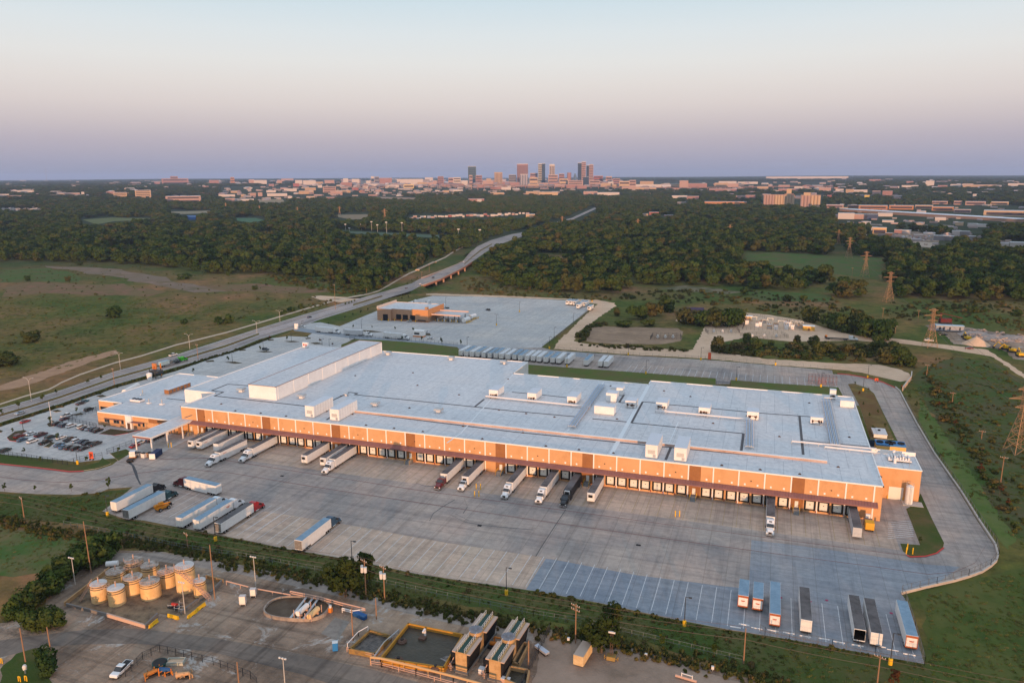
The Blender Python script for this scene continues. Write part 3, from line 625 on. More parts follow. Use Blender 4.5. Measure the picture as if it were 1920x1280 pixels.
def unit(name,label,cat,px,py,zroof,w,d,h,m,front=None,group=None,detail='coil'):
 p=P(px,py,zroof);t=thing(name,label,cat,(p.x,p.y,zroof+.01),0,group)
 mb=MB();mb.bb(-w/2,w/2,0,d,.35,h);c_=sub('casing',mb,m,t)
 mb=MB();mb.bb(-w/2+.1,w/2-.1,.1,d-.1,0,.35);sub('base_frame',mb,STEEL,t)
 mb=MB();mb.bb(-w/2-.06,w/2+.06,-.06,d+.06,h,h+.1);sub('top_panel',mb,M('unit_top',(.60,.62,.66),.5)if not bpy.data.materials.get('unit_top')else bpy.data.materials['unit_top'],t)
 if detail=='coil':
  mb=MB();r_=random.Random(px)
  for k in range(9):
   x_=r_.uniform(-w*.38,w*.38);mb.bb(x_-.12,x_+.25,-.35,0,.9+r_.uniform(0,.5),1.5+r_.uniform(0,.6))
  mb.bar((-w*.4,-.25,1.7),(w*.4,-.25,1.6),.18);mb.bar((-w*.3,-.3,.1),(-w*.3,-.3,1.4),.14);mb.bar((w*.25,-.3,.1),(w*.25,-.3,1.4),.14)
  sub('valve_piping',mb,COIL,t)
 elif detail=='louvre':
  mb=MB()
  for k in range(5):mb.bb(-w*.3,w*.3,-.08,0,h*.35+k*.3,h*.35+k*.3+.16)
  mb.bb(w*.12,w*.36,-.05,0,.5,h*.3);sub('louvre',mb,STEEL,t)
 elif detail=='dark':
  mb=MB()
  for k in range(6):mb.bb(w/2,w/2+.04,d*(k+.15)/6,d*(k+.8)/6,.8,h-.2)
  mb.bb(-w/2+.15,w/2-.15,-.05,0,.6,h-.2);sub('intake_grille',mb,BRICKD,t)
 mb=MB()
 for k in range(int(d//2)):mb.bb(w/2,w/2+.05,k*2+1.0,k*2+1.06,.4,h)
 if detail in('coil','louvre')and mb.v:sub('panel_seam',mb,STEEL,t)
 return t
RG='white refrigeration units on the warehouse roof'
unit('rooftop_unit','white box unit on the warehouse roof, first of three beside the pale seam','rooftop unit',925,746,Z,4.2,9,3.7,WHITE,group=RG)
unit('rooftop_unit','white box unit on the warehouse roof, middle of three linked by a pink pipe run','rooftop unit',997,752,Z,4.2,9,3.7,WHITE,group=RG)
unit('rooftop_unit','white box unit on the warehouse roof, just left of the blue pipe bundle','rooftop unit',1072,759,Z,4.2,9,3.7,WHITE,group=RG)
unit('rooftop_unit','taller white unit standing in front of another right of the central pipe bundle','rooftop unit',1146,753.5,Z,4.8,5,4.0,WHITE,group=RG,detail='')
unit('rooftop_unit','white unit half hidden behind a taller one near the central roof pipes','rooftop unit',1156,741,Z,5.6,5,3.6,WHITE,group=RG,detail='')
unit('rooftop_unit','low wide white unit beside the crossing of the central roof pipes','rooftop unit',1132.5,777.5,Z,8.6,4.5,3.6,WHITE,group=RG,detail='')
unit('rooftop_unit','small white unit left of the broad white roof seam','rooftop unit',1182,765,Z,4.6,6,3.2,WHITE,group=RG)
unit('rooftop_unit','white unit first to the right of the broad white roof seam','rooftop unit',1240,769,Z,4.6,8,3.4,WHITE,group=RG)
unit('rooftop_unit','white unit midway along the pipe run of the right hand roof','rooftop unit',1320,779,Z,4.6,8,3.4,WHITE,group=RG)
unit('rooftop_unit','white unit at the top of the short blue pipe bundle','rooftop unit',1411,787,Z,4.6,6,3.4,WHITE,group=RG)
unit('rooftop_unit','white unit left of the rightmost pipe bundle on the roof','rooftop unit',1531,796,Z,4.8,4,3.0,WHITE,group=RG)
unit('rooftop_unit','white unit in the far right back corner of the warehouse roof','rooftop unit',1588,764,Z,5.6,3,3.0,WHITE,group=RG,detail='')
unit('rooftop_unit','small orange tinted unit above the rightmost pipe bundle at the roof back edge','rooftop unit',1561,749,Z,2.6,2.6,4.4,WHITE,group=RG)
BG_='tall white air handlers along the front of the roof'
unit('air_handler','long white air handler near the front roof edge, left one of the left pair','air handler',581,782.5,Z,4.3,15,5.0,WHITE,group=BG_,detail='louvre')
unit('air_handler','long white air handler near the front roof edge, right one of the left pair','air handler',627.5,789,Z,4.3,15,5.0,WHITE,group=BG_,detail='louvre')
unit('air_handler','tall white air handler at the front roof edge, left one of the right pair','air handler',1221,859,Z,4.3,13,5.0,WHITE,group=BG_,detail='louvre')
unit('air_handler','tall white air handler at the front roof edge, right one of the right pair','air handler',1275,865,Z,4.3,13,5.0,WHITE,group=BG_,detail='louvre')
unit('dark_air_handler','long dark air handler with reddish end on the office wing roof','air handler',313,740,ZO,3.0,15,2.6,M('dark_unit',(.16,.13,.13),.6),detail='dark')
def hood(label,px,py,z,s=1.0):
 p=P(px,py,z);t=thing('roof_vent',label,'roof vent',(p.x,p.y,z+.01),0,'roof exhaust vents')
 mb=MB();mb.bb(-.9*s,.9*s,-.9*s,.9*s,0,1.1*s);sub('curb',mb,PINKPIPE,t)
 mb=MB();mb.box((0,0,1.5*s),(3.4*s,3.4*s,.8*s),0,0,(.86,.86));sub('hood',mb,STEEL,t)
for l,px,py in(('square vent hood in front of the left corner of the roof penthouse',453,734),('square vent hood just right of the front of the penthouse',566,746),('square vent hood on the roof behind the left pair of air handlers',704,761),('square vent hood on the roof left of the pale slanted seam',822.5,773),('square vent hood at the back roof edge right of the penthouse',728,665),('square vent hood at the back roof edge in front of the first parked trailers',846,674.5),('square vent hood at the back roof edge near the right corner of the higher roof',944.5,682)):
 hood(l,px,py,Z)
hood('small vent on the walkway corner behind the left air handlers',650,741.5,Z,.6)
for l,px,py,s in(('low exhaust vent with dark top on the office roof near its left edge',268,740,.8),('round flue with pink base on the middle of the office roof',279.5,756,.7),('flue with dark cap on the office roof nearest the warehouse',304,758,.8)):
 p=P(px,py,ZO);t=thing('roof_flue',l,'flue',(p.x,p.y,ZO+.01),0,'flues on the office roof')
 mb=MB();mb.bb(-1.2*s,1.2*s,-1*s,1*s,0,.5);sub('base',mb,PINKPIPE,t)
 mb=MB();mb.cyl((0,0,.4),(0,0,3*s),.35*s,None,10);mb.cyl((0,0,3*s),(0,0,3.5*s),.6*s,.2,10);sub('stack',mb,STEEL,t)
t=unit('condenser','flat condenser with dark fans on the front part of the office roof','condenser',253,754,ZO,6.0,3.2,1.1,PINKPIPE,detail='')
mb=MB()
for k in range(3):mb.cyl((-2+k*2,1.6,1.2),(-2+k*2,1.6,1.45),.85,None,12)
sub('fan',mb,BLACK,t)
t=unit('sign_box','small white box with red markings at the back edge of the warehouse roof','roof box',572,652,Z,3.4,1.5,3.2,WHITE,detail='')
mb=MB();mb.bb(-1.2,-.2,-.08,0,1.2,2.4);mb.bb(.3,1.2,-.08,0,1.2,2.4);sub('red_marking',mb,M('sign_red',(.5,.08,.07),.6),t)
t=thing('roof_screen_tank','long white horizontal tank lying along the far left edge of the office wing','tank',(*P(232,735,0)[:2],0))
a,b=P(233,735,1.5),P(258,722,1.5);o_=Vector((t.location.x,t.location.y,0))
mb=MB();mb.cyl(a-o_,b-o_,1.4,None,14);sub('shell',mb,WHITE,t)
mb=MB()
for q in(a,b):mb.box((q.x-o_.x,q.y-o_.y,.6),(2.4,1.2,1.4))
sub('saddle',mb,TRIM,t)
def rack(label,pts,n,dia,m,h=1.0,sp=.55,mat2=None,z=Z):
 ws=[P(x,y,z)for x,y in pts];o0=ws[0]
 t=thing('pipe_rack',label,'pipe rack',(o0.x,o0.y,z+.01),0,'pipe racks on the warehouse roof')
 mbs=MB()
 for i in range(n):
  mb=MB()
  for a,b in zip(ws[:-1],ws[1:]):
   d=(b-a).normalized();s_=Vector((-d.y,d.x,0))*((i-(n-1)/2)*sp);u=Vector((0,0,h))
   mb.cyl(a-o0+s_+u,b-o0+s_+u,dia/2,None,8)
  sub('pipe',mb,m if i%2==0 or mat2 is None else mat2,t)
 for a,b in zip(ws[:-1],ws[1:]):
  L=(b-a).length;k=max(1,int(L/4));d=(b-a).normalized();s_=Vector((-d.y,d.x,0))*(n*sp/2)
  for j in range(k+1):
   q=a.lerp(b,j/k)-o0;mbs.bar(q+s_,q+s_+Vector((0,0,h)),.1);mbs.bar(q-s_,q-s_+Vector((0,0,h)),.1);mbs.bar(q+s_+Vector((0,0,h-.2)),q-s_+Vector((0,0,h-.2)),.1)
 sub('support',mbs,STEEL,t)
rack('wide bundle of blue grey pipes running down the middle of the warehouse roof',[(1128,725),(1072,804)],5,.42,BLUEPIPE,1.3,.62,STEEL)
rack('pinkish white pipe run linking three rooftop units left of the central bundle',[(911,746),(1105,766)],2,.55,PINKPIPE,1.0,.7)
rack('pipe run feeding the units of the right hand roof',[(1229,773),(1408,790)],2,.5,PINKPIPE,1.0,.7)
rack('short blue pipe bundle below the last unit of the right hand pipe run',[(1405,792),(1405,842)],5,.4,BLUEPIPE,1.2,.6,STEEL)
rack('blue pipe bundle along the right end of the warehouse roof',[(1549,752),(1566,838)],6,.4,BLUEPIPE,1.2,.6,STEEL)
rack('pale pipe run crossing the front right corner of the roof towards the annex',[(1484,831),(1560,838),(1643,846)],2,.5,PINKPIPE,1.0,.7)
rack('thin pipe run along the back right of the roof beside a white unit',[(1545,751),(1583,754)],3,.3,PINKPIPE,1.6,.6)
rack('low pink pipe run in front of the annex roof line',[(1546,841),(1640,851)],1,.6,PINKPIPE,.8)
cx0,cx1,cy0,cy1=-246.5,-237.4,231.5,258.6
t=thing('entrance_canopy','long flat canopy on thin posts over parked cars beside the office','canopy',(cx0,cy0,0))
mb=MB();mb.bb(0,cx1-cx0,0,cy1-cy0,6.0,6.5);sub('roof_deck',mb,ROOF,t)
mb=MB();mb.bb(-.1,cx1-cx0+.1,-.12,0,5.6,6.62);mb.bb(-.12,0,0,cy1-cy0,5.8,6.6);mb.bb(cx1-cx0,cx1-cx0+.12,0,cy1-cy0,5.8,6.6);sub('fascia',mb,TRIM,t)
mb=MB();mb.bb(-.05,cx1-cx0+.05,-.16,-.12,5.65,6.4);sub('front_fascia_panel',mb,AWN,t)
for x_ in(.5,cx1-cx0-.5):
 for y_ in(.8,9.5,18.5):
  mb=MB();mb.bb(x_-.2,x_+.2,y_-.2,y_+.2,0,6.0);sub('post',mb,TRIM,t)
t=thing('plant_room_annex','tall orange brick plant room with a white roll door at the warehouse end','annex',(0,0,0))
an=[(X1+.25,276.6),(54.2,276.6),(54.2,291),(X1+.25,291)];ZA=11.4
mb=MB();mb.prism(an,0,ZA-.02);sub('wall',mb,BRICK,t);sub('roof',MB().add([(x,y,ZA)for x,y in an],[(0,1,2,3)]),ROOF,t)
mb=MB();mb.bb(X1+.2,54.4,276.45,276.85,ZA-.1,ZA+.25);mb.bb(54.0,54.4,276.9,291,ZA-.1,ZA+.25);mb.bb(X1+.2,54.4,290.9,291.3,ZA-.1,ZA+1.5);sub('parapet',mb,TRIM,t)
g0,g1=P(1560+838/8,860+600/8,0).x,P(1560+1052/8,860+615/8,0).x
mb=MB();mb.bb(g0,g1,276.5,276.6,0,4.6);d_=sub('roll_door',mb,DOORW,t)
mb=MB();mb.bb(g0-.3,g0,276.3,276.6,0,1.2);mb.bb(g1,g1+.3,276.3,276.6,0,1.2);sub('door_guard',mb,YELL,d_)
mb=MB();mb.bb(-.3,.3,-.3,.3,0,.6);mb.cyl((51.5,275.6,0),(51.5,275.6,13.5),.06,None,6);sub('antenna_mast',MB().cyl((50.3,277.2,ZA),(50.3,277.2,ZA+4.2),.07,None,6),STEEL,t)
mb=MB();mb.bb(44.5,52,283,288,ZA+.5,ZA+.9)
for k in range(8):mb.bb(44.6+k*.9,45.1+k*.9,283.5,287,ZA+.9,ZA+1.5+.3*(k%3))
mb.cyl((46.5,282,ZA),(46.5,282,ZA+2),.5,None,10);mb.cyl((47,289,ZA),(47,289,ZA+2.4),.5,None,10);sub('roof_piping',mb,PINKPIPE,t)
p=P(1703,944,0);t=thing('storage_silo','white cylindrical silo standing beside the white roll door of the annex','silo',(p.x,p.y,0));hs=HT(p,909)
mb=MB();mb.lathe((0,0,0),[(1.25,0),(1.25,hs-.5),(.5,hs)],18);sub('shell',mb,WHITE,t,smooth=False)
mb=MB();mb.lathe((0,0,hs-.4),[(1.15,0),(1.15,.9)],12);mb2=MB()
for k in range(12):
 a=k/12*2*math.pi;mb2.bar((1.2*math.cos(a),1.2*math.sin(a),hs-.5),(1.2*math.cos(a),1.2*math.sin(a),hs+.6),.05)
 b_=(k+1)/12*2*math.pi;mb2.bar((1.2*math.cos(a),1.2*math.sin(a),hs+.6),(1.2*math.cos(b_),1.2*math.sin(b_),hs+.6),.05)
mb2.bar((0,-1.4,0),(0,-1.4,hs),.08);mb2.bar((.4,-1.4,0),(.4,-1.4,hs),.08);sub('railing',mb2,STEEL,t)
mb=MB();mb.bb(-2,4.4,-2.2,2,0,.25);sub('plinth',mb,CURB,t)
p=P(1715,940,0);t=thing('cabinet','small cream cabinet on a plinth right of the white silo','cabinet',(p.x,p.y+1,0));mb=MB();mb.bb(-.6,.6,-.4,.4,.3,2.6);sub('box',mb,PINKPIPE,t);mb=MB();mb.bb(-.5,.5,-.3,.3,0,.3);sub('base',mb,CURB,t);mb=MB();mb.bb(-.5,.5,-.43,-.4,.5,2.4);sub('door',mb,DOORW,t)
for i,(px,lab)in enumerate(((1659,'cooling condenser with blue fan top behind the annex, left one of the pair'),(1683,'cooling condenser with blue fan top behind the annex, right one of the pair'))):
 p=P(px,836+i*2,9.0);t=thing('evaporative_condenser',lab,'condenser',(p.x,p.y,0),0,'blue topped condensers behind the annex')
 mb=MB();mb.bb(-3.0,3.0,0,4.6,3.4,9.0);sub('casing',mb,M('condenser_steel%d'%i,(.74,.46,.14),.6),t)
 mb=MB();mb.bb(-3.0,3.0,0,5.6,9.0,9.6);sub('fan_deck',mb,M('condenser_blue%d'%i,(.06,.20,.42),.5),t)
 mb=MB()
 for k in(-1.5,1.5):mb.cyl((k,2.6,9.6),(k,2.6,10.0),1.25,None,16)
 sub('fan',mb,BLACK,t)
 mb=MB()
 for a in(-2.7,2.7):
  for b in(.3,4.3):mb.bar((a,b,0),(a,b,3.4),.3)
 sub('leg',mb,STEEL,t)
t=thing('equipment_screen','dark blue screen wall around the condensers behind the annex','screen wall',(0,0,0))
mb=MB();mb.bb(54.0,54.3,292,325,0,5);mb.bb(41,54,325,325.3,0,5);sub('panel',mb,M('screen_blue',(.03,.05,.09),.6),t)
mb=MB()
for k in range(8):mb.bb(54.3,54.42,292+k*4.6,292.2+k*4.6,0,5.1)
sub('screen_post',mb,STEEL,t)
p=P(1648,815,0);t=thing('pump_house','flat white pump house beside the planted strip at the right end of the warehouse','shed',(p.x,p.y,0))
mb=MB();mb.bb(-2.6,2.6,-4.5,4.5,0,1.5);sub('wall',mb,WHITE,t);mb=MB();mb.bb(-2.8,2.8,-4.7,4.7,1.5,1.7);sub('roof',mb,ROOF,t);mb=MB();mb.cyl((0,1,1.7),(0,1,2.1),.6,None,10);sub('vent',mb,BLACK,t)
#vehicles
_paint={}
def paint(c,rough=.3,name=None):
 k=(c,rough)
 if k not in _paint:_paint[k]=M((name or 'paint')+'_%d'%len(_paint),c,rough,0,spec=.5)
 return _paint[k]
RUBBER=M('tyre_rubber',(.02,.02,.02),.85);RIM=M('wheel_rim',(.42,.42,.43),.35,.7);CHROME=M('chrome',(.6,.6,.6),.2,.9)
CHASSIS=M('chassis_black',(.035,.033,.033),.7);GLASS=M('vehicle_glass',(.025,.03,.035),.08,0,spec=.7)
TWHITE=M('trailer_white',(.74,.73,.71),.45,0,(.68,.66,.64),.8);TGREY=M('trailer_grey',(.50,.51,.52),.5,0,(.44,.45,.46),.8)
RDARK=M('dirty_roof',(.115,.105,.105),.7,0,(.075,.07,.07),.7,(.16,.15,.15),.15);RLIGHT=M('light_roof',(.62,.63,.64),.5,0,(.55,.56,.57),.5)
RBLUE=M('sky_tinted_aluminium',(.22,.33,.43),.45,.2,(.17,.27,.36),.6);TAILR=M('tail_lamp',(.4,.02,.02),.4);HEADL=M('headlamp',(.8,.8,.75),.15)  # blue trailer roofs: sky reflection painted into the aluminium colour
BARN=M('bare_door_steel',(.30,.29,.28),.5,.3,(.22,.2,.19),1.2);TBLACK=M('trailer_black',(.03,.03,.033),.4);REDM=M('red_marking',(.50,.16,.11),.5)
_mc={}
def cm(key,fn,mats):
 if key not in _mc:_mc[key]=fn().mesh(key.split('|')[0],mats)
 return _mc[key]
def put(me,name,parent,loc=(0,0,0),rz=0,label=None):
 o=bpy.data.objects.new(name,me);COL.objects.link(o);o.parent=parent;o.location=loc;o.rotation_euler=(0,0,rz)
 if label:o['label']=label
 return o
def wheel_mesh(r,w,key):
 def f():
  mb=MB();mb.cyl((-w/2,0,0),(w/2,0,0),r,None,14,0);mb.cyl((-w/2-.02,0,0),(w/2+.02,0,0),r*.55,None,10,1);return mb
 return cm('wheel|'+key,f,[RUBBER,RIM])
WT=lambda:wheel_mesh(.51,.62,'dual');WS=lambda:wheel_mesh(.51,.30,'steer')
def trailer(t,L,side,roof,door='white',reefer=False,skirt=False,oy=0.0,logo=None,openrear=False):
 H0,H1,w=1.15,4.1,1.3
 k='%s|%s|%s'%(L,side.name,openrear)
 def body():
  mb=MB()
  if openrear:
   mb.bb(-w,-w+.06,0,L,H0,H1);mb.bb(w-.06,w,0,L,H0,H1);mb.bb(-w+.06,w-.06,0,L,H0,H0+.1);mb.bb(-w+.06,w-.06,L-.08,L,H0+.1,H1);mb.bb(-w+.06,w-.06,0,L-.08,H1-.05,H1)
  else:mb.bb(-w,w,0,L,H0,H1)
  y=.6
  while y<L-.3:mb.bb(-w-.015,-w,y,y+.05,H0+.15,H1-.1);mb.bb(w,w+.015,y,y+.05,H0+.15,H1-.1);y+=1.22
  mb.bb(-w-.03,w+.03,-.01,.1,H1-.12,H1+.03);mb.bb(-w-.02,w+.02,0,L,H0-.12,H0)
  return mb
 b=put(cm('trailer_body|'+k,body,side),'trailer_body',t,(0,oy,0))
 put(cm('roof_panel|%s|%s'%(L,roof.name),lambda:roofp(L,w,H1),roof),'roof_panel',b)
 dm_={'white':TWHITE,'dark':BARN,'black':TBLACK,'orange':TWHITE}[door]
 if openrear:put(cm('cargo_shade|%s'%L,lambda:MB().bb(-w+.06,-w+.1,.05,L-.1,H0+.1,H1-.06).bb(w-.1,w-.06,.05,L-.1,H0+.1,H1-.06).bb(-w+.1,w-.1,.05,L-.1,H0+.1,H0+.14).bb(-w+.1,w-.1,L-.14,L-.1,H0+.14,H1-.06).bb(-w+.1,w-.1,.05,L-.14,H1-.1,H1-.06),M('cargo_shade',(.028,.022,.018),.95)),'cargo_shade',b)  # near-black inside faces stand in for shade within the open trailer
 else:
  for s_ in(-1,1):
   def df():
    mb=MB();mb.bb(min(.02,s_*1.24),max(-.02,s_*1.24),-.05,0,H0+.1,H1-.15)
    for q in(.35,.95):mb.bb(s_*q-.025,s_*q+.025,-.09,-.05,H0+.1,H1-.2)
    for z in(1.9,2.6,3.3):mb.bb(min(s_*1.24,s_*.1),max(s_*1.24,s_*.1),-.065,-.05,z,z+.04)
    return mb
   put(cm('rear_door|%s|%s'%(s_,dm_.name),df,dm_),'rear_door',b)
 if door=='orange':
  put(cm('door_banner|o',lambda:MB().bb(-1.31,1.31,-.1,-.02,3.55,4.08).bb(-1.31,-1.16,-.1,-.02,.95,3.55).bb(1.16,1.31,-.1,-.02,.95,3.55).bb(-1.31,1.31,-.1,-.02,.9,1.2),M('orange_red_frame',(.36,.10,.04),.6)if not bpy.data.materials.get('orange_red_frame')else bpy.data.materials['orange_red_frame']),'rear_frame',b)
  put(cm('red_mark|o',lambda:MB().bb(-.55,.5,-.1,-.055,2.55,2.75).bb(-.4,.35,-.1,-.055,2.42,2.53),REDM),'door_marking',b)
 if logo:put(cm('side_mark|%s'%L,lambda:MB().bb(w+.016,w+.03,L-3.6,L-1.6,3.0,3.2).bb(w+.016,w+.03,L-2.9,L-1.9,2.6,2.9).bb(-w-.03,-w-.016,L-3.6,L-1.6,3.0,3.2),REDM),'side_marking',b)
 if reefer:
  r_=put(cm('reefer_unit',lambda:MB().box((0,.3,2.75),(2.0,.6,2.3),0,0,(.92,.9)),TWHITE),'refrigeration_unit',t,(0,oy+L,0))
  put(cm('reefer_grille',lambda:MB().bb(-.75,.75,.6,.66,2.6,3.6),BLACK),'grille',r_)
 put(cm('bogie',lambda:MB().bb(-.5,.5,.9,4.3,.6,1.03).bb(-1.0,1.0,1.75,1.95,.45,.6).bb(-1.0,1.0,3.0,3.2,.45,.6),CHASSIS),'bogie',t,(0,oy,0))
 put(cm('rear_bumper',lambda:MB().bb(-1.2,1.2,.05,.2,.55,.68).bb(-.6,-.5,.05,.2,.68,1.03).bb(.5,.6,.05,.2,.68,1.03),CHASSIS),'rear_bumper',t,(0,oy,0))
 for y in(1.85,3.1):
  for s_ in(-1,1):put(WT(),'wheel',t,(s_*.95,oy+y,.51))
 lg=lambda:MB().bb(-.06,.06,-.06,.06,0.05,1.1).bb(-.15,.15,-.15,.15,0,.08)
 for s_ in(-1,1):put(cm('landing_leg',lg,CHASSIS),'landing_leg',t,(s_*.9,oy+L-3.0,0))
 if skirt:put(cm('side_skirt|%s'%L,lambda:MB().bb(-1.29,-1.25,4.6,L-3.4,.45,1.03).bb(1.25,1.29,4.6,L-3.4,.45,1.03),TWHITE),'side_skirt',t,(0,oy,0))
 return b
def roofp(L,w,H1):
 mb=MB();mb.bb(-w+.03,w-.03,.12,L-.05,H1+.0,H1+.025)
 y=.7
 while y<L-.4:mb.bb(-w+.05,w-.05,y,y+.04,H1+.025,H1+.04);y+=.61
 return mb
def tractor(t,oy,col,sleeper=True,gap=.9,tall=True):
 pm_=paint(col,.3,'truck_paint');y0=oy+gap
 sl=2.0 if sleeper else .5;zt_=3.85 if(sleeper and tall)else 3.0;c=y0+sl
 key='%s|%s|%s'%(sleeper,tall,pm_.name)
 def cab():
  mb=MB()
  if sleeper:mb.prof([(0,.95),(0,zt_-.15),(.25,zt_),(1.3,zt_),(2.0,3.35),(2.35,3.1),(3.25,2.15),(3.25,1.0),(2.6,.95)],-1.22,1.22,0,[1,.92,.9,.88,.9,.92,1,1,1])
  else:mb.prof([(0,.95),(0,2.75),(.2,2.95),(1.0,2.95),(1.75,2.1),(1.75,1.0)],-1.15,1.15,0,[1,.94,.9,.9,1,1])
  return mb
 yc=3.25 if sleeper else 1.75
 b=put(cm('cab|'+key,cab,pm_),'cab',t,(0,y0,0))
 ws_=(lambda:MB().add([(-1.02,2.4,3.06),(1.02,2.4,3.06),(1.14,3.22,2.24),(-1.14,3.22,2.24),(-1.02,2.43,3.1),(1.02,2.43,3.1),(1.14,3.27,2.26),(-1.14,3.27,2.26)],[(4,5,6,7),(0,3,2,1),(0,4,7,3),(1,2,6,5),(0,1,5,4),(3,7,6,2)]))if sleeper else(lambda:MB().add([(-.98,1.08,2.9),(.98,1.08,2.9),(1.08,1.72,2.2),(-1.08,1.72,2.2),(-.98,1.12,2.93),(.98,1.12,2.93),(1.08,1.77,2.22),(-1.08,1.77,2.22)],[(4,5,6,7),(0,3,2,1),(0,4,7,3),(1,2,6,5),(0,1,5,4),(3,7,6,2)]))
 put(cm('windshield|%s'%sleeper,ws_,GLASS),'windshield',b)
 for s_ in(-1,1):
  put(cm('side_window|%s|%s'%(sleeper,s_),(lambda:MB().bb(min(s_*1.16,s_*1.25),max(s_*1.16,s_*1.25),yc-1.25,yc-.35,2.15,2.75)),GLASS),'side_window',b)
  put(cm('mirror|%s|%s'%(sleeper,s_),lambda:MB().bb(s_*1.4-.12,s_*1.4+.12,yc-.3,yc-.15,1.9,2.6),CHASSIS),'mirror',b)
 if sleeper and tall and col[0]>.3:put(cm('roof_window',lambda:MB().bb(-.45,.45,1.5,1.95,3.42,3.68),GLASS),'roof_window',b)
 def hood():
  mb=MB();mb.prof([(0,.95),(0,2.12),(1.0,1.95),(1.75,1.7),(1.95,1.4),(2.0,.9)],-1.0,1.0,0,[1,.95,.85,.75,.8,.85])
  for s_ in(-1,1):mb.prof([(.5,.9),(.65,1.25),(1.0,1.4),(1.5,1.35),(1.9,1.0),(1.95,.7)],min(s_*.75,s_*1.22),max(s_*.75,s_*1.22))
  return mb
 h=put(cm('hood|'+pm_.name,hood,pm_),'hood',t,(0,y0+yc,0))
 put(cm('grille',lambda:MB().bb(-.5,.5,1.98,2.04,.95,1.55),CHASSIS),'grille',h)
 for s_ in(-1,1):put(cm('headlight|%s'%s_,lambda:MB().bb(s_*.95-.18,s_*.95+.18,1.9,2.0,1.0,1.25),HEADL),'headlight',h)
 put(cm('bumper',lambda:MB().bb(-1.2,1.2,1.95,2.25,.4,.85),CHROME if sum(col)>1.5 else CHASSIS),'bumper',t,(0,y0+yc,0))
 L_=yc+gap+4.2
 put(cm('chassis|%.2f'%L_,lambda:MB().bb(-.45,.45,-3.3,yc+gap+.8,.62,.98),CHASSIS),'chassis',t,(0,oy,0))
 for s_ in(-1,1):
  put(cm('fuel_tank',lambda:MB().cyl((0,0,0),(0,1.5,0),.33,None,12),CHROME),'fuel_tank',t,(s_*.95,y0+.3,.75))
  put(WS(),'wheel',t,(s_*1.02,y0+yc+1.2,.51))
  for y in(-2.35,-1.05):put(WT(),'wheel',t,(s_*.92,oy+y,.51))
 if sleeper:
  for s_ in(-1,1):put(cm('side_fairing|%s|%s'%(s_,pm_.name),lambda:MB().bb(min(s_*1.16,s_*1.22),max(s_*1.16,s_*1.22),-.55,0,1.0,3.6),pm_),'side_fairing',t,(0,y0,0))
def semi(label,x,y,rz,L=16.15,col=None,side=TWHITE,roof=RDARK,group=None,name=None,z=0.02,sleeper=True,gap=.9,tall=True,**k):
 t=thing(name or('semi_truck' if col else 'semi_trailer'),label,'truck' if col else 'trailer',(x,y,z),rz,group)
 trailer(t,L,side,roof,**k)
 if col:tractor(t,L,col,sleeper,gap,tall)
 return t
PI=math.pi;YD=Y0-.55;DK='trucks and trailers backed up to the loading docks'
def dx(x):return min(DOORX,key=lambda d:abs(d-x))
WHT=(.74,.74,.74)
for lab,x,kw in(('white refrigerated trailer at the dock nearest the office canopy',-224.2,dict(reefer=True)),('white refrigerated trailer with faint side lettering, second dock trailer from the office canopy',-219.9,dict(reefer=True,logo=True)),('plain white trailer without tractor, half hidden behind a white truck with red mark',-211.4,dict()),('white sleeper truck with clean white trailer backed onto the docks left of centre',-194.4,dict(col=WHT)),('white refrigerated trailer with yellowish nose, alone on the left half of the docks',-168.9,dict(reefer=True)),('white refrigerated trailer close behind a short nosed white day cab truck',-160.4,dict(reefer=True)),('white truck parked tight beside a refrigerated trailer left of the entry steps',-156.2,dict(col=WHT)),('dark red truck backed onto the docks with a white trailer',-108.9,dict(col=(.12,.018,.022),tall=False)),('white day cab truck with white trailer beside the dark red truck',-100.4,dict(col=WHT,sleeper=False,reefer=True)),('white sleeper truck at dock just right of the four yellow bollards',-83.2,dict(col=WHT)),('white sleeper truck between another white truck and the black truck',-70.6,dict(col=WHT,reefer=True)),('black truck with black trailer and yellow trim at the docks',-61.8,dict(col=(.02,.02,.022),side=TBLACK,tall=False,door='black',reefer=True)),('white refrigerated trailer just right of the black truck',-53.4,dict(reefer=True)),('white truck alone near the right end of the docks seen nose on',5.6,dict(col=WHT)),('pale grey trailer with dark roof at the last dock on the right',31.2,dict(side=TGREY))):
 semi(lab,x,YD,PI,group=DK,**kw)
semi('white truck with red mark on its trailer pulling away from the left docks',-203.6,247.6,PI-.02,group=DK,col=WHT,logo=True,skirt=True)
bp=bpy.data.objects
t=thing('yard_sweeper','boxy yellow orange machine parked at the right end of the docks','machine',(35.6,249.6,.02),PI)
mb=MB();mb.bb(-1.3,1.3,.3,3.0,.7,3.0);mb.bb(-1.2,1.2,3.0,3.1,1,2.9);sub('body',mb,M('machine_yellow',(.70,.36,.04),.5),t)
mb=MB();mb.bb(-1.25,1.25,-2.8,.3,.9,2.2);sub('load_bed',mb,M('bed_brown',(.28,.16,.12),.7),t);mb=MB();mb.bb(-.7,.7,-3.6,-2.8,.8,3.4);sub('rear_hopper',mb,PINKPIPE,t)
for a in(-1,1):
 for b in(-2.2,2.2):put(WS(),'wheel',t,(a*1.05,b,.51))
LG='trucks parked along the southern edge of the yard'
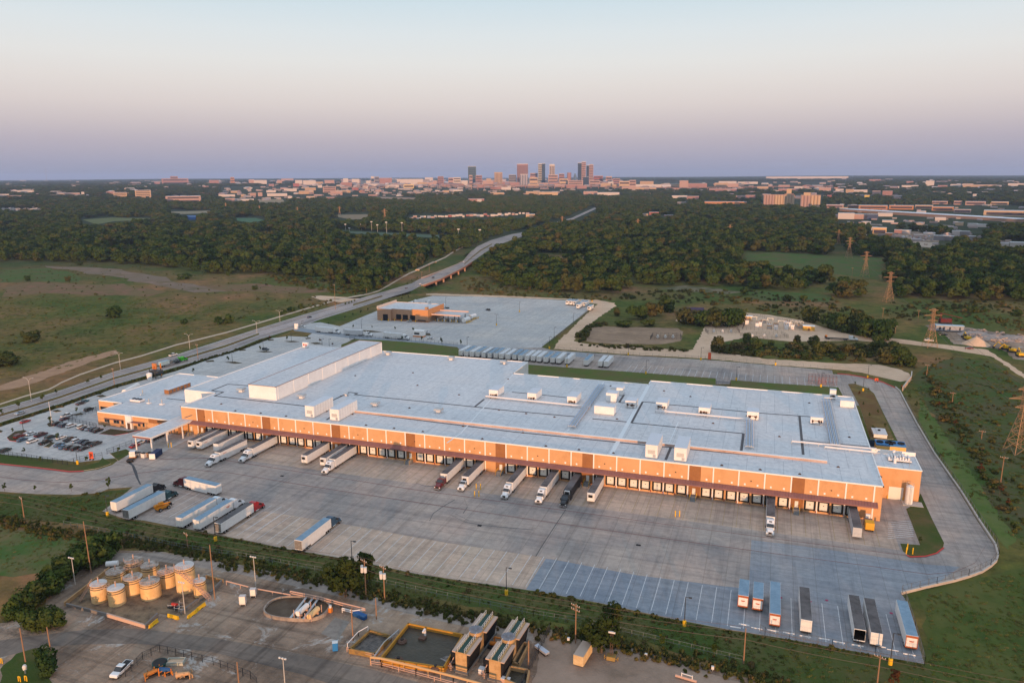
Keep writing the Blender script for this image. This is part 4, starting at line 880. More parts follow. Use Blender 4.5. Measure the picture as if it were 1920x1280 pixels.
for lab,px,py,kw in(('white trailer with black truck, nearest the grass wedge at the left',214,957.5,dict(col=(.015,.015,.018),roof=RBLUE,tall=False)),('white trailer with dark rear doors hitched to a teal truck',236.7,972.5,dict(col=(.015,.06,.07),roof=RBLUE,tall=False,door='dark')),('white trailer with pale truck, first right of the orange telehandler',336.7,987.5,dict(col=(.60,.66,.70),roof=RBLUE)),('white trailer with red lettering and white truck between two parked trucks',369,991.7,dict(col=WHT,roof=RBLUE,logo=True)),('white trailer with dark rear doors hitched to a bright red truck',409,998,dict(col=(.42,.018,.02),roof=RDARK,door='dark',tall=True)),('white trailer with dark rear doors hitched to a dark blue truck, standing alone',560,1031,dict(col=(.03,.07,.12),roof=RBLUE,door='dark',skirt=True))):
 p=P(px,py,.9);semi(lab,p.x,p.y,0,group=LG,**kw)
a,b=P(408,926,.9),P(322,907,.5);d=b-a
semi('dark red truck with white trailer driving left across the yard',a.x,a.y+.8,math.atan2(-d.x,d.y),col=(.11,.018,.02),roof=RBLUE,skirt=True)
RGp='trailers on the blue grey stalls at the lower right'
ORR=dict(door='orange',roof=RBLUE)
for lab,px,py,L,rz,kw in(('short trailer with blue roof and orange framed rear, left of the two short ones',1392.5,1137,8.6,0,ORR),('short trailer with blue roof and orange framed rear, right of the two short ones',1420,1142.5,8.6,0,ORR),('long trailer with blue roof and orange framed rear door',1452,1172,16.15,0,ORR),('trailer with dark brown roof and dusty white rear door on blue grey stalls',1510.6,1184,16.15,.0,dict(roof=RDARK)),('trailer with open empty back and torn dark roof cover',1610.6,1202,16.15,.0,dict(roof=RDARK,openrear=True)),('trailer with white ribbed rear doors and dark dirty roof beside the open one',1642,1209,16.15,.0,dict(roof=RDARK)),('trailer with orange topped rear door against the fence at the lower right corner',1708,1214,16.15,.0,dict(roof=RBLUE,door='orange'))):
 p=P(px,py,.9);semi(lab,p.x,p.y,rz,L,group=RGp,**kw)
yb=P(1062.7,682,.9).y;BK='trailers parked in a row behind the warehouse'
xs=[863.4,873.6,884.2,895,906.4,917.7,929,939.2,951.3,964.2,975,987.2,999,1009.8,1022.5,1035.6,1046.6,1062.7,1098,1125,1136]
lightroof={0,2,4,7,8,11,12,13,16,17,19,20}
ordn=['first','second','third','fourth','fifth','sixth','seventh','eighth','ninth','tenth','eleventh','twelfth','thirteenth','fourteenth','fifteenth','sixteenth','seventeenth']
for i,x in enumerate(xs):
 y=yb+(0 if i>14 else(.7 if i%3==0 else 0));d0=P(x,660+(x-863)*.11,.9)
 px_=None;lo,hi=-260.,60.
 for _ in range(40):
  m_=(lo+hi)/2
  if PX(m_,y,2.4)[0]<x:lo=m_
  else:hi=m_
 lab=('%s roofed trailer, %s from the left in the row behind the warehouse'%('white' if i in lightroof else 'grey',ordn[i]))if i<17 else{17:'white roofed trailer at the right end of the packed row behind the warehouse',18:'grey roofed trailer standing alone behind the warehouse',19:'white trailer behind the warehouse, left one of the separate pair',20:'white trailer behind the warehouse, right one of the separate pair'}[i]
 semi(lab,lo,y,0,group=BK,side=TGREY if i in(4,5,9)else TWHITE,roof=RLIGHT if i in lightroof else RBLUE)
for i,(px,py,lab)in enumerate(((1063,571,'leftmost refrigerated trailer at the far corner of the upper truck lot'),(1070,571.5,'second refrigerated trailer from the left at the far corner of the upper lot'),(1077,572,'third refrigerated trailer from the left at the far corner of the upper lot'),(1089,573,'refrigerated trailer in the middle of the far corner group of the upper lot'),(1096,574,'refrigerated trailer with orange tint right of the middle of the far corner group'),(1083,578,'refrigerated trailer standing forward of the others at the far corner'),(1104,582,'refrigerated trailer at the right end of the far corner group, set forward'))):
 p=P(px,py,.8);semi(lab,p.x,p.y+12.5,PI,12.0,group='refrigerated trailers at the far corner of the upper lot',roof=RBLUE,reefer=True)
GG='white trucks queueing at the upper lot gate'
for lab,pr,pf,kw in(('white truck turning in from the main road, last of the queue',(593,620.5),(641,624.5),dict(skirt=True)),('white truck with grey ribbed trailer and a gap behind its low cab',(646,626),(701.7,629.5),dict(side=TGREY,gap=2.6,tall=False)),('white truck with plain white trailer waiting at the guard booth',(720,631.5),(780,637),dict())):
 a,b=P(*pr,.6),P(*pf,.6);d=b-a
 semi(lab,a.x,a.y,math.atan2(-d.x,d.y),14.6,col=WHT,roof=RLIGHT,group=GG,**kw)
p=P(786,631);t=thing('guard_booth','white guard booth with orange tinted base at the upper lot gate','booth',(p.x,p.y,0))
mb=MB();mb.bb(-4,4,-1.6,2.2,.9,4.4);sub('wall',mb,WHITE,t);mb=MB();mb.bb(-4.2,4.2,-1.8,2.4,4.4,4.6);sub('roof',mb,TRIM,t);mb=MB();mb.bb(-4,4,-1.62,2.22,0,.9);sub('base',mb,ORANGE,t);mb=MB();mb.bb(-3,1,-1.66,-1.6,1.8,3.2);sub('window',mb,DARKG,t)
#cars
def car_meshes(kind,pm_):
 k=kind+pm_.name
 if kind=='sedan':lo=[(-2.3,.35),(-2.35,.8),(-2.0,.95),(-1.2,.98),(1.0,.96),(1.9,.85),(2.3,.65),(2.3,.32)];top=[(-1.75,.96),(-.95,1.42),(.25,1.45),(1.15,.95)];w=.9
 elif kind=='suv':lo=[(-2.35,.4),(-2.4,1.0),(-2.2,1.12),(1.1,1.1),(2.1,1.0),(2.35,.8),(2.35,.4)];top=[(-2.25,1.1),(-2.0,1.68),(.3,1.72),(1.25,1.1)];w=.96
 else:lo=[(-2.9,.45),(-2.92,1.15),(-.9,1.17),(.9,1.15),(2.5,1.08),(2.8,.9),(2.8,.45)];top=[(-.85,1.15),(-.65,1.82),(.75,1.84),(1.5,1.14)];w=1.0
 def body():
  mb=MB();n_=len(lo);mb.prof(lo,-w,w,0,[.94]+[.98]*(n_-2)+[.92])
  t_=top;mb.prof([(t_[1][0]+.05,t_[1][1]-.02),(t_[1][0]+.12,t_[1][1]+.05),(t_[2][0]-.12,t_[2][1]+.05),(t_[2][0]-.03,t_[2][1]-.02)],-w*.8,w*.8)
  if kind=='pickup':pass
  return mb
 def glass():return MB().prof(top,-w*.9,w*.9,0,[1,.84,.84,1])
 return cm('car_body|'+k,body,pm_),cm('window|'+kind,glass,GLASS),w,lo
def car(label,px,py,kind,col,rz=0.0,group=None,z=.025,at=None):
 p=at or P(px,py,.4+z);pm_=paint(col,.28,'car_paint');t=thing('pickup_truck' if kind=='pickup' else 'parked_car' if group else 'car',label,'pickup' if kind=='pickup' else 'car',(p.x,p.y,z+(p.z-.4-z if not at else p.z)),rz,group)
 b,g,w,lo=car_meshes(kind,pm_);put(b,'body',t);put(g,'cabin_window',t)
 if kind=='pickup':put(cm('load_bed',lambda:MB().bb(-.8,.8,-2.75,-1.0,1.171,1.19),CHASSIS),'load_bed',t)
 wm=wheel_mesh(.34 if kind!='pickup' else .4,.24,kind);yf=lo[-1][0]-.85
 for s_ in(-1,1):
  put(wm,'wheel',t,(s_*(w-.12),yf,.34));put(wm,'wheel',t,(s_*(w-.12),-yf+.05,.34))
  put(cm('headlight|%s|%s'%(kind,s_),lambda:MB().bb(s_*w*.72-.16,s_*w*.72+.16,lo[-1][0]-.1,lo[-1][0]+.03,.62,.78),HEADL),'headlight',t)
  put(cm('tail_light|%s|%s'%(kind,s_),lambda:MB().bb(s_*w*.78-.12,s_*w*.78+.12,lo[0][0]-.07,lo[0][0]+.05,.7,.92),TAILR),'tail_light',t)
 return t
BLK=(.018,.018,.02);NAVY=(.02,.035,.06);WH=(.72,.72,.72);DRED=(.10,.015,.018);RED=(.32,.025,.025);TEAL=(.03,.06,.065);SILV=(.42,.43,.45);DGRN=(.02,.035,.03);BLU=(.05,.12,.2);DBR=(.05,.03,.025);GRY=(.13,.14,.15)
CP='cars in the parking lot beside the office'
for lab,cx,cy,kd,c in(('bright red car alone near the hedge at the far side of the car park',435,550,'sedan',RED),('dark brown car next to a teal car at the back of the car park',1380,240,'sedan',DBR),('teal blue car behind a dark brown car at the back of the car park',1450,205,'sedan',(.06,.16,.2)),('big dark green SUV alone near the fenced office corner',1525,345,'suv',DGRN),('white pickup behind a dark red car by the small fenced corner',1150,452,'pickup',WH),('dark red car in front of a white pickup',1110,505,'sedan',DRED),('black SUV at the flagpole end of the back row',985,590,'suv',BLK),('dark blue car second from the flagpole in the back row',1065,602,'sedan',NAVY),('navy SUV third from the flagpole in the back row',1112,618,'suv',(.025,.04,.075)),('white SUV fourth from the flagpole in the back row',1222,625,'suv',WH),('white car with black windows fifth from the flagpole in the back row',1392,645,'suv',(.75,.74,.70)),('dark grey car sixth from the flagpole in the back row',1462,662,'sedan',(.05,.05,.055)),('silver car seventh from the flagpole in the back row',1540,672,'sedan',SILV),('navy car eighth from the flagpole in the back row',1615,688,'suv',NAVY),('black car at the planter end of the back row',1680,708,'suv',BLK),('white car in the second row beside a maroon pickup',540,757,'sedan',WH),('maroon pickup in the second row beside a white car',705,782,'pickup',DRED),('dark red car parked against the round planter island',340,805,'suv',(.13,.02,.02)),('blue car right of the round planter island in the front row',382,862,'sedan',(.06,.11,.17)),('white hatchback in the front row between a blue car and a black pickup',562,887,'suv',WH),('large black pickup in the front row left of the small tree',782,908,'pickup',(.02,.025,.028)),('dark teal SUV in the second row left of the small tree',862,822,'suv',TEAL),('white car partly behind the small tree of the car park',1045,822,'sedan',WH),('dark grey pickup in the second row right of the small tree',1200,860,'pickup',(.06,.06,.06)),('white SUV in the middle of the packed right hand rows',1312,888,'suv',WH),('dark blue car behind a white SUV in the packed rows',1425,892,'sedan',NAVY),('black car second from the right end of the second row',1495,925,'sedan',BLK),('dark grey pickup at the right end of the second row',1640,935,'pickup',(.05,.055,.06)),('blue car at the left of the packed front row',1015,950,'sedan',BLU),('bright blue car second in the packed front row',1095,988,'sedan',(.10,.2,.32)),('dark brown SUV third in the packed front row',1200,1000,'suv',DBR),('black SUV fourth in the packed front row',1305,1012,'suv',BLK),('black car at the right end of the packed front row',1440,1012,'sedan',(.012,.012,.014)),('dark teal car by the front fence at the left picture edge',95,1045,'suv',(.02,.04,.04))):
 car(lab,cx/9.143,730+cy/9.143,kd,c,random.uniform(-.03,.03),CP)
CC='cars under the entrance canopy'
for lab,cx,cy,kd,c in(('white SUV under the open end of the entrance canopy',720,962,'suv',WH),('red car at the front corner of the entrance canopy',655,997,'sedan',RED),('black car deep under the entrance canopy',955,885,'suv',BLK),('dark car beside the white SUV under the entrance canopy',850,930,'suv',NAVY)):
 car(lab,150+cx/6.4,680+cy/6.4,kd,c,0,CC)
def road_dir(px):
 for(a,b)in zip(RU[:-1],RU[1:]):
  if a[0]<=px<=b[0]:
   A,B=P(*a),P(*b);d=B-A;return math.atan2(-d.x,d.y)
 return 0
for lab,px,py,kd,c,fl in(('blue and white car on the near carriageway of the main road',38,775,'sedan',(.25,.33,.42),1),('white pickup on the far carriageway of the main road',325,666,'pickup',WH,0),('dark blue car at the road junction',580,594.5,'sedan',(.04,.06,.09),0),('red and white car on the main road near the gravel driveway',762.5,541.5,'suv',(.4,.15,.13),0),('dark car on the bridge of the main road',812,520.5,'sedan',BLK,0),('white car on the main road just before the bridge',789,532.5,'sedan',WH,0),('white car on the main road beyond the bridge',869.5,491,'suv',WH,0),('yellow truck like car far up the main road',919,465,'suv',(.55,.3,.04),0)):
 h=road_z(px);p=P(px,py,h+.4);p.z=h+.07;car(lab,px,py,kd,c,road_dir(px)+(PI if fl else 0),None,at=p)
for lab,px,py,kd,c,rz in(('dark navy SUV alone in the empty north car park',498,655,'suv',NAVY,-PI/2),('white car leaving the upper lot gate',807,634.5,'sedan',WH,PI/2),('white car parked behind the guard booth',799,622.5,'sedan',WH,PI/2-.3),('silver pickup in front of the workshop doors',769,602,'pickup',SILV,2.6),('black car alone on the open upper truck lot',915,581,'suv',BLK,1.0),('white pickup with red stripes at the truck entrance',566,612.5,'pickup',WH,-PI/2),('white pickup on the gravel road by the lattice tower',1741,638.5,'pickup',WH,PI/2),('dark red SUV on the gravel road at the work yard',1817,653,'suv',(.12,.02,.03),PI/2),('dark pickup beside the site trailer office',1768,627,'pickup',(.03,.035,.04),-PI/2)):
 car(lab,px,py,kd,c,rz)
p=P(228,1254,.4);q=P(213,1268,.4);d=q-p
car('white pickup with black load bed parked on the plant yard',228,1256,'pickup',(.74,.74,.74),math.atan2(-d.x,d.y))
p=P(300,690,0);t=thing('flatbed_truck','bright green truck pulling a loaded grey flatbed on the main road','truck',(p.x,p.y,.07),road_dir(300))
mb=MB();mb.bb(-1.25,1.25,0,15,1.1,1.4);sub('flatbed',mb,CHASSIS,t);mb=MB();mb.bb(-1.2,1.2,.3,6.5,1.4,3.6);sub('load_crate',mb,M('load_blue',(.30,.42,.48),.6),t)
mb=MB()
for k in range(4):mb.bb(-1.1,1.1,7+k*1.9,8.4+k*1.9,1.4,2.4+.3*(k%2))
sub('load_machine',mb,M('load_grey',(.16,.17,.17),.7),t)
for y in(1.5,2.8):
 for s_ in(-1,1):put(WT(),'wheel',t,(s_*.95,y,.51))
tractor(t,15,(.06,.42,.02),True,.7,False)
p=P(1546,634,.5);t=thing('lowboy_truck','white truck with long dark lowboy trailer on the gravel road','truck',(p.x,p.y,.05),-PI/2)
mb=MB();mb.bb(-1.3,1.3,0,15,.8,1.1);mb.bb(-1.3,1.3,0,1.5,1.1,2.0);sub('flatbed',mb,CHASSIS,t);mb=MB();mb.bb(-1.2,1.2,.2,1.6,2.0,2.8);sub('ramp',mb,ORANGE,t)
for y in(1.5,2.8):
 for s_ in(-1,1):put(WT(),'wheel',t,(s_*.95,y,.51))
tractor(t,15,(.7,.7,.7),True,.9,False)
p=P(249,858,.5);t=thing('yard_tractor','white and orange yard tractor by the gate lawn','yard tractor',(p.x,p.y,.02),.5)
mb=MB();mb.bb(-1.1,1.1,-.5,1.6,.9,3.2);c_=sub('cab',mb,TWHITE,t);mb=MB();mb.bb(-.9,.9,1.6,1.66,1.9,3.0);mb.bb(-1.16,-1.1,-.3,1.4,1.9,3);mb.bb(1.1,1.16,-.3,1.4,1.9,3);sub('cab_window',mb,GLASS,c_)
mb=MB();mb.bb(-1.2,1.2,-1.6,2.4,.6,1.0);mb.bb(-1.2,1.2,1.66,2.6,1.0,1.6);sub('orange_chassis',mb,ORANGE,t);mb=MB();mb.bb(-1.2,1.2,-4.6,-1.6,.7,1.0);sub('deck',mb,CHASSIS,t)
for y in(1.6,-3.2):
 for s_ in(-1,1):put(WT(),'wheel',t,(s_*.95,y,.51))
p=P(305,953,.4);t=thing('telehandler','orange telehandler parked between two trailers','telehandler',(p.x,p.y,.02),-.25)
OR=M('telehandler_orange',(.62,.23,.02),.45)
mb=MB();mb.bb(-1.0,1.0,-2.4,2.0,.8,1.5);mb.bb(-1.1,.1,-2.6,-1.0,1.5,2.2);sub('chassis',mb,OR,t);mb=MB();mb.bb(-1.1,-.15,-.9,.7,1.5,2.6);c_=sub('cab',mb,OR,t);mb=MB();mb.bb(-1.14,-1.1,-.8,.6,1.8,2.5);mb.bb(-1.05,-.2,.7,.75,1.7,2.5);sub('cab_window',mb,GLASS,c_)
mb=MB();mb.cyl((.45,-2.4,2.5),(.45,2.6,1.9),.28,.22,6);b_=sub('boom',mb,OR,t);mb=MB();mb.bb(-.8,1.2,2.7,2.85,.8,1.9);mb.bb(-.5,-.35,2.85,3.9,.8,.9);mb.bb(.7,.85,2.85,3.9,.8,.9);sub('fork',mb,CHASSIS,b_)
wm=wheel_mesh(.62,.42,'tele')
for y in(-1.5,1.5):
 for s_ in(-1,1):put(wm,'wheel',t,(s_*1.1,y,.62))
 #the far city and suburbs
CM={}
def cmat(c,r=.8):
 if c not in CM:CM[c]=M('facade_%d'%len(CM),c,r)
 return CM[c]
PK,PB,BE,WHc,TAN,OG,GY,RDc=(.30,.17,.16),(.38,.25,.22),(.47,.33,.22),(.50,.44,.42),(.40,.28,.19),(.42,.20,.10),(.20,.19,.20),(.30,.11,.10)
DKG=M('tower_glass',(.035,.055,.085),.7,0,spec=.05);DKG2=M('green_tower_glass',(.075,.11,.115),.7,0,spec=.05);ROOFP=M('pale_flat_roof',(.52,.52,.53),.8);ROOFD=M('grey_flat_roof',(.26,.25,.25),.9);WIN=M('far_window',(.07,.06,.075),.7,spec=.05)
EXR=[(1432,1487,364,384),(1501,1536,364,388),(1570,1920,385,418),(640,1560,341,354)]
def bld(x0,x1,by,ty,c,label,group=None,dep=1.0,bands=0,rz=None,name='building',roof=None,cat='building',cols=False,wm=None,hcap=240):
 EXR.append((x0-1,x1+1,ty,by-.25*(by-ty)))
 p=P((x0+x1)/2,by);w=PX(p.x,p.y,p.z)[2];W_=max(4,(x1-x0)*w/FPX);h=max(3,min(hcap,HT(p,ty)));D=min(60,max(6,W_*dep));az=math.atan2(p.x,p.y)
 t=thing(name,label,cat,(p.x,p.y,p.z),-az if rz is None else rz,group)
 sub('wall',MB().bb(-W_/2,W_/2,0,D,-4,h),cmat(c)if not isinstance(c,bpy.types.Material)else c,t)
 sub('roof',MB().bb(-W_/2-.2,W_/2+.2,-.2,D+.2,h,h+max(.4,h*.02)),roof or ROOFP,t)
 for k in range(bands):
  if cols:x=-W_/2+W_*(k+.28)/bands;sub('window_strip',MB().bb(x,x+W_*.44/bands,-.35,.02,h*.06,h*.95),wm or WIN,t)
  else:z=h*(k+.3)/bands;sub('window_row',MB().bb(-W_/2+W_*.06,W_/2-W_*.06,-.3,.02,z,z+h*.42/bands),wm or WIN,t)
 return t,W_,h,D
def bl(*rows):
 for r in rows:bld(*r[:6],**(r[6]if len(r)>6 else{}))
bl((878,893,346,312.5,DKG2,'grey green glass tower standing alone at the left of the skyline',dict(bands=9,wm=DKG)),(880,886,348,329,PB,'slim beige block in front of the grey green tower',dict(bands=3)),(892,904,347,329,PK,'pink block right of the grey green tower',dict(bands=4)),(927,942,347,323.5,BE,'bright beige tower with dark roof box',dict(bands=6,cols=True,roof=ROOFD)),(954,968,345,328,GY,'dark grey block left of the tall striped tower',dict(bands=4)),(969.5,990,346,308,PK,'tall pink tower with vertical window stripes',dict(bands=11,cols=True)),(975,990,348,327,(.42,.38,.42),'grey striped block in front of the tall pink tower',dict(bands=5,cols=True,wm=DKG)),(993,1008,349,333,BE,'bright beige block right of the tall pink tower',dict(bands=2)),(994,1008,344,325,PK,'stepped pink blocks behind a bright beige block',dict(bands=3)),(1009,1016,345,307.5,(.34,.32,.26),'left beige glass half of the dark green tower',dict(bands=9)),(1016,1022,345,307,DKG,'dark right half of the green skyline tower',dict(bands=0)),(1030,1040,346,310,(.40,.34,.31),'slim grey tower with white rounded cap',dict(bands=3,cols=True)),(1030.5,1039.5,344,308.6,WHc,'white cap storey of the slim grey tower',dict(dep=.8)),(1028,1046,348,328,PB,'stepped pink block at the foot of the slim tower',dict(bands=4)),(1048,1058,345,326,PK,'dark pink block right of the slim tower',dict(bands=4)),(1049,1065,349,335.5,BE,'bright beige low block right of the slim tower',dict(bands=2)),(1083,1090,346,306,DKG,'dark blue left face of the tallest twin tower',dict(bands=0)),(1090,1098,346,304,(.34,.22,.20),'brownish right face of the tallest twin tower',dict(bands=12)),(1099,1104,346,310.5,DKG,'dark blue left face of the lower twin tower',dict()),(1104,1112,346,309,(.34,.22,.20),'brownish right face of the lower twin tower',dict(bands=12)),(1093,1104,349,332,DKG,'low dark glass block between the feet of the twin towers',dict(bands=0)),(1113,1130,345,330,RDc,'reddish block right of the twin towers',dict(bands=3)),(1136,1147,346,331,PB,'pale domed block right of the twin towers',dict(bands=2)),(1149,1162,347,335,PK,'pink block at the right end of the skyline',dict(bands=3)),(1065,1093,350,338.5,PB,'long low pink block in front of the twin towers',dict(bands=3)),(1105,1125,349,338.5,PB,'low pink block below the reddish block',dict(bands=2)),(1161,1180,354,340,BE,'wide bright beige block right of the skyline',dict(bands=2)),(1180,1192,354,338,PB,'pink beige block with mast beside the wide beige block',dict(bands=3)),(821,832,347,331,PK,'pink tower by itself left of the skyline',dict(bands=5)),(841,850,347,333.5,PB,'small pink block left of the grey green tower',dict(bands=2)),(850,864,347,333,(.5,.42,.36),'greyish block left of the grey green tower',dict(bands=3)),(696,702,345,331,WHc,'white edged dark block far left of the skyline',dict(bands=1,wm=DKG)),(703,711,345,331.5,GY,'dark block beside the white edged one',dict(bands=2)),(757,776,353,346,(.6,.45,.22),'yellow building below the elevated freeway',dict(bands=1)),(306,352,346,335,PK,'long pink hospital block at the far left horizon',dict(dep=.3,bands=2)),(321,334,345,331,PK,'tower part of the far left hospital',dict(bands=2,roof=ROOFD)),(433,440,346,332.5,OG,'reddish tower on the left horizon',dict(bands=3)),(256,282.5,373,357,BE,'cream office block with rows of windows at the left',dict(bands=5,dep=.6)),(215,237,371,361,BE,'lower cream office block left of a taller one',dict(bands=3,dep=.6)),(314,375,380,368,PB,'wide low pink building right of the cream office blocks',dict(bands=2,dep=.4)),(352,367,412,405,(.05,.14,.38),'blue roofed hall in the left woods',dict(roof=cmat((.04,.13,.36)))),(606,630,361,350,PB,'large pale pink building among the left suburbs',dict(bands=3,dep=.5)),(1322,1398,383,378.3,OG,'long orange low building in the central woods',dict(dep=.2)),(986,1003,408,402,BE,'pale house beside the far road',dict()),(1440,1584,336,331.2,WHc,'very long white building at the right horizon',dict(dep=.1)),(1621,1630,371,366,(.6,.42,.1),'yellow lit building on the wooded slope',dict()),(1637,1660,441,427,(.60,.38,.2),'orange lit house above the scrap yard',dict(bands=1,dep=.6)))
p=P(1067,345);w=PX(p.x,p.y,p.z)[2];t=thing('round_tower','pink cylindrical tower in the skyline','building',(p.x,p.y,p.z));h=HT(p,324);sub('wall',MB().cyl((0,0,-3),(0,0,h),4*w/FPX,None,20),cmat(PK),t);sub('roof',MB().cyl((0,0,h),(0,0,h+3),4*w/FPX,1,20),cmat(PB),t)
p=P(1078,345);t=thing('dome','pale round dome left of the twin towers','building',(p.x,p.y,p.z));h=HT(p,325);r_=3.2*w/FPX;sub('shell',MB().lathe((0,0,0),[(r_,-3),(r_,h*.55),(r_*.8,h*.8),(r_*.45,h*.95),(.5,h)],20),cmat(WHc),t);sub('base',MB().cyl((0,0,-3),(0,0,h*.3),r_*1.1,None,20),cmat(PB),t)
for x0,x1,by,ty,n,lab,hx in((1432,1487,384,366,11,'long cream grain elevator with a tall head house',(1472.5,1481,354)),(1501,1536,388,367,6,'pink cream grain elevator with a stepped head house',(1506,1518,361))):
 p=P((x0+x1)/2,by);w=PX(p.x,p.y,p.z)[2];W_=(x1-x0)*w/FPX;h=HT(p,ty);t=thing('grain_elevator',lab,'grain elevator',(p.x,p.y,p.z),-math.atan2(p.x,p.y));r_=W_/n/2
 for i in range(n):sub('silo',MB().cyl((-W_/2+r_*(2*i+1),r_,-3),(-W_/2+r_*(2*i+1),r_,h),r_*1.03,None,14),cmat(BE if i>n//3 else PB),t)
 hh=HT(p,hx[2]);xa,xb=(hx[0]-(x0+x1)/2)*w/FPX,(hx[1]-(x0+x1)/2)*w/FPX;sub('head_house',MB().bb(xa,xb,.5,2*r_,h,hh),cmat(BE),t);sub('gallery',MB().bb(-W_/2,W_/2,r_*.5,r_*1.5,h,h+h*.06),cmat(PB),t)
def dist(label,group,rows,c=None,**k):
 rr=random.Random(len(rows)*7)
 for r in rows:bld(r[0],r[1],r[2],r[3],r[4]if len(r)>4 else rr.choice((PB,WHc,PK,WHc,TAN)),label,group,**k)
dist('small pale building in the left suburbs below the horizon','small buildings of the left suburbs',[(393,410,346,338),(467,477,346,337),(477,500,346,338),(520,529,346,338),(528,550,340,335),(554,567,346,338),(569,592,348,338.5),(550,561,350,344,RDc),(609,627,346,338),(533,556,359,354,WHc),(500,517,361,357,WHc),(572,592,357,352),(561,588,364,358),(630,640,364,358),(433,445,362,358),(411,440,369,365,WHc),(469,480,368,362),(484,492,368,361),(452,461,369,365,TAN),(502,538,368,363,WHc),(423,440,378,372,PB),(440,475,377,373.5,WHc),(360,374,375,367),(290,300,346,341),(201,215,364,359),(153,158,365,360),(20,61,361,357,WHc),(0,16,368,364,WHc),(109,147,365,362,PB),(640,652,357,352),(596,604,352,347),(504,514,349,345),(380,391,352,349),(540,548,372,368)],dep=.5)
dist('low pinkish building along the freeway left of the skyline','low buildings left of the skyline',[(644,653,347,335),(660,674,347,336),(712,735,347,334,PK),(735,750,346,336),(750,793,346,336),(797,812,341,333,WHc),(660,672,357,352,RDc),(680,690,354,349),(630,657,362,357),(620,642,366,359),(690,720,350,345),(640,660,350,342),(676,694,346,339),(770,782,347,341),(783,800,348,342),(800,818,348,342),(722,748,352,347),(590,606,346,341),(812,820,347,339),(865,877,348,339),(832,842,362,357),(850,868,360,356)],dep=.5)
dist('low pink building at the foot of the skyline','low buildings at the foot of the skyline',[(905,925,349,339,PB),(912,921,346,335),(942,956,348,341),(956,974,350,342,PK),(990,1010,352,345),(1010,1028,350,343),(1040,1062,352,346),(1062,1082,353,346),(1126,1148,351,344),(1148,1162,353,346),(893,906,352,346),(920,940,355,350),(940,958,356,351),(1082,1100,354,348),(1140,1150,349,341)],dep=.5)
dist('pale low roof among the trees below the skyline','low roofs below the skyline',[(986,1010,365,359),(1010,1046,366,360,BE),(1094,1120,365,359),(1120,1161,367,361),(1260,1288,372,367),(1288,1310,375,368),(1380,1398,372,367),(1398,1416,373,366),(1192,1240,351,346),(1240,1275,350,345),(1274,1290,352,339,PB),(1290,1325,351,344),(1340,1365,349,343),(1365,1384,351,344),(1348,1380,345,340),(1200,1225,346,340),(1330,1380,359,354),(1204,1215,405,401),(1217,1235,403,398,RDc),(1245,1262,406,403.5),(878,908,378,373),(919,945,365,361),(895,903,379,374),(1270,1286,383,379,GY),(1166,1200,356,350),(1192,1230,356,352),(1384,1420,345,341),(1420,1440,354,350)],dep=.4)
dist('pale low building on the wooded slopes at the far right','low buildings of the far right slopes',[(1536,1557,359,352,PB),(1586,1600,362,355),(1600,1625,361,356),(1636,1650,365,358,PB),(1655,1672,367,358,PK),(1567,1581,359,354.5),(1551,1559,370,366,RDc),(1736,1750,350,339),(1809,1857,351,346.5),(1892,1920,350,344),(1692,1720,352,347.5),(1759,1775,352,347.5),(1669,1685,353,349.5),(1783,1800,350,345.5),(1460,1480,352,347),(1490,1515,354,350),(1460,1495,358,354),(1676,1688,374,370),(1824,1830,370,364),(1700,1712,344,340),(1630,1650,340,336.5)],dep=.4)
dist('warehouse of the industrial strip at the right','warehouses of the industrial strip at the right',[(1749,1775,383,377.5,PB),(1789,1802,384,377,PB),(1812,1845,385,378,PB),(1859,1888,385,378.5,BE),(1612,1661,393,385.5,OG),(1669,1710,393,385.5,OG),(1717,1747,392,385,TAN),(1749,1785,396,388,OG),(1790,1818,399,393,PB),(1850,1925,406,395.5,BE),(1550,1580,390,384,PB),(1590,1612,390,385,OG)],dep=.5,bands=1)
dist('shed or house of the scattered lots at the right','sheds and houses of the right lots',[(1572,1600,411,400,WHc),(1596,1626,411,402,PB),(1647,1672,406,400,WHc),(1626,1645,412,402,(.06,.08,.14)),(1754,1772,413,408,WHc),(1792,1805,423,417,BE),(1815,1832,425,419.5,WHc),(1832,1850,426,421,WHc),(1655,1675,417,413.5,WHc),(1619,1632,422,416,WHc),(1677,1690,438,431,PK),(1690,1707,438,432,WHc),(1732,1752,441,437,WHc),(1751,1770,451,442,GY),(1768,1787,451,443,GY),(1785,1800,443,433,WHc),(1800,1816,445,434,GY),(1876,1890,463,456,WHc),(1895,1920,464,455,WHc),(1634,1644,432,426,WHc),(1660,1672,443,437,OG),(1817,1828,452,443,GY)],dep=.7)
for k in range(34):
 rr=random.Random(k);x=768+k*6.6;y=410-abs(k-14)*-.02-(k*.22)+rr.uniform(-1,4)*.6-1.5
 bld(x,x+rr.uniform(4,8),y,y-rr.uniform(2.2,4.0),rr.choice((WHc,WHc,PB,RDc,(.25,.3,.4))),'white van or mobile home in the crowded lot among the woods','vans and mobile homes in the crowded lot',dep=.5,name='mobile_home',cat='mobile home')
for k in range(24):
 rr=random.Random(k+50);x=2+k*3.1;bld(x,x+rr.uniform(2.5,5),395+rr.uniform(-1.5,1),391+rr.uniform(-1,1),rr.choice((WHc,GY,WHc)),'small pale house of the row at the far left woods','houses of the row at the far left woods',dep=.7,name='house',cat='house')
ck=car_meshes('sedan',paint((.5,.5,.52),.3));ck2=car_meshes('sedan',paint((.06,.08,.14),.3));ck3=car_meshes('suv',paint((.3,.05,.05),.3))
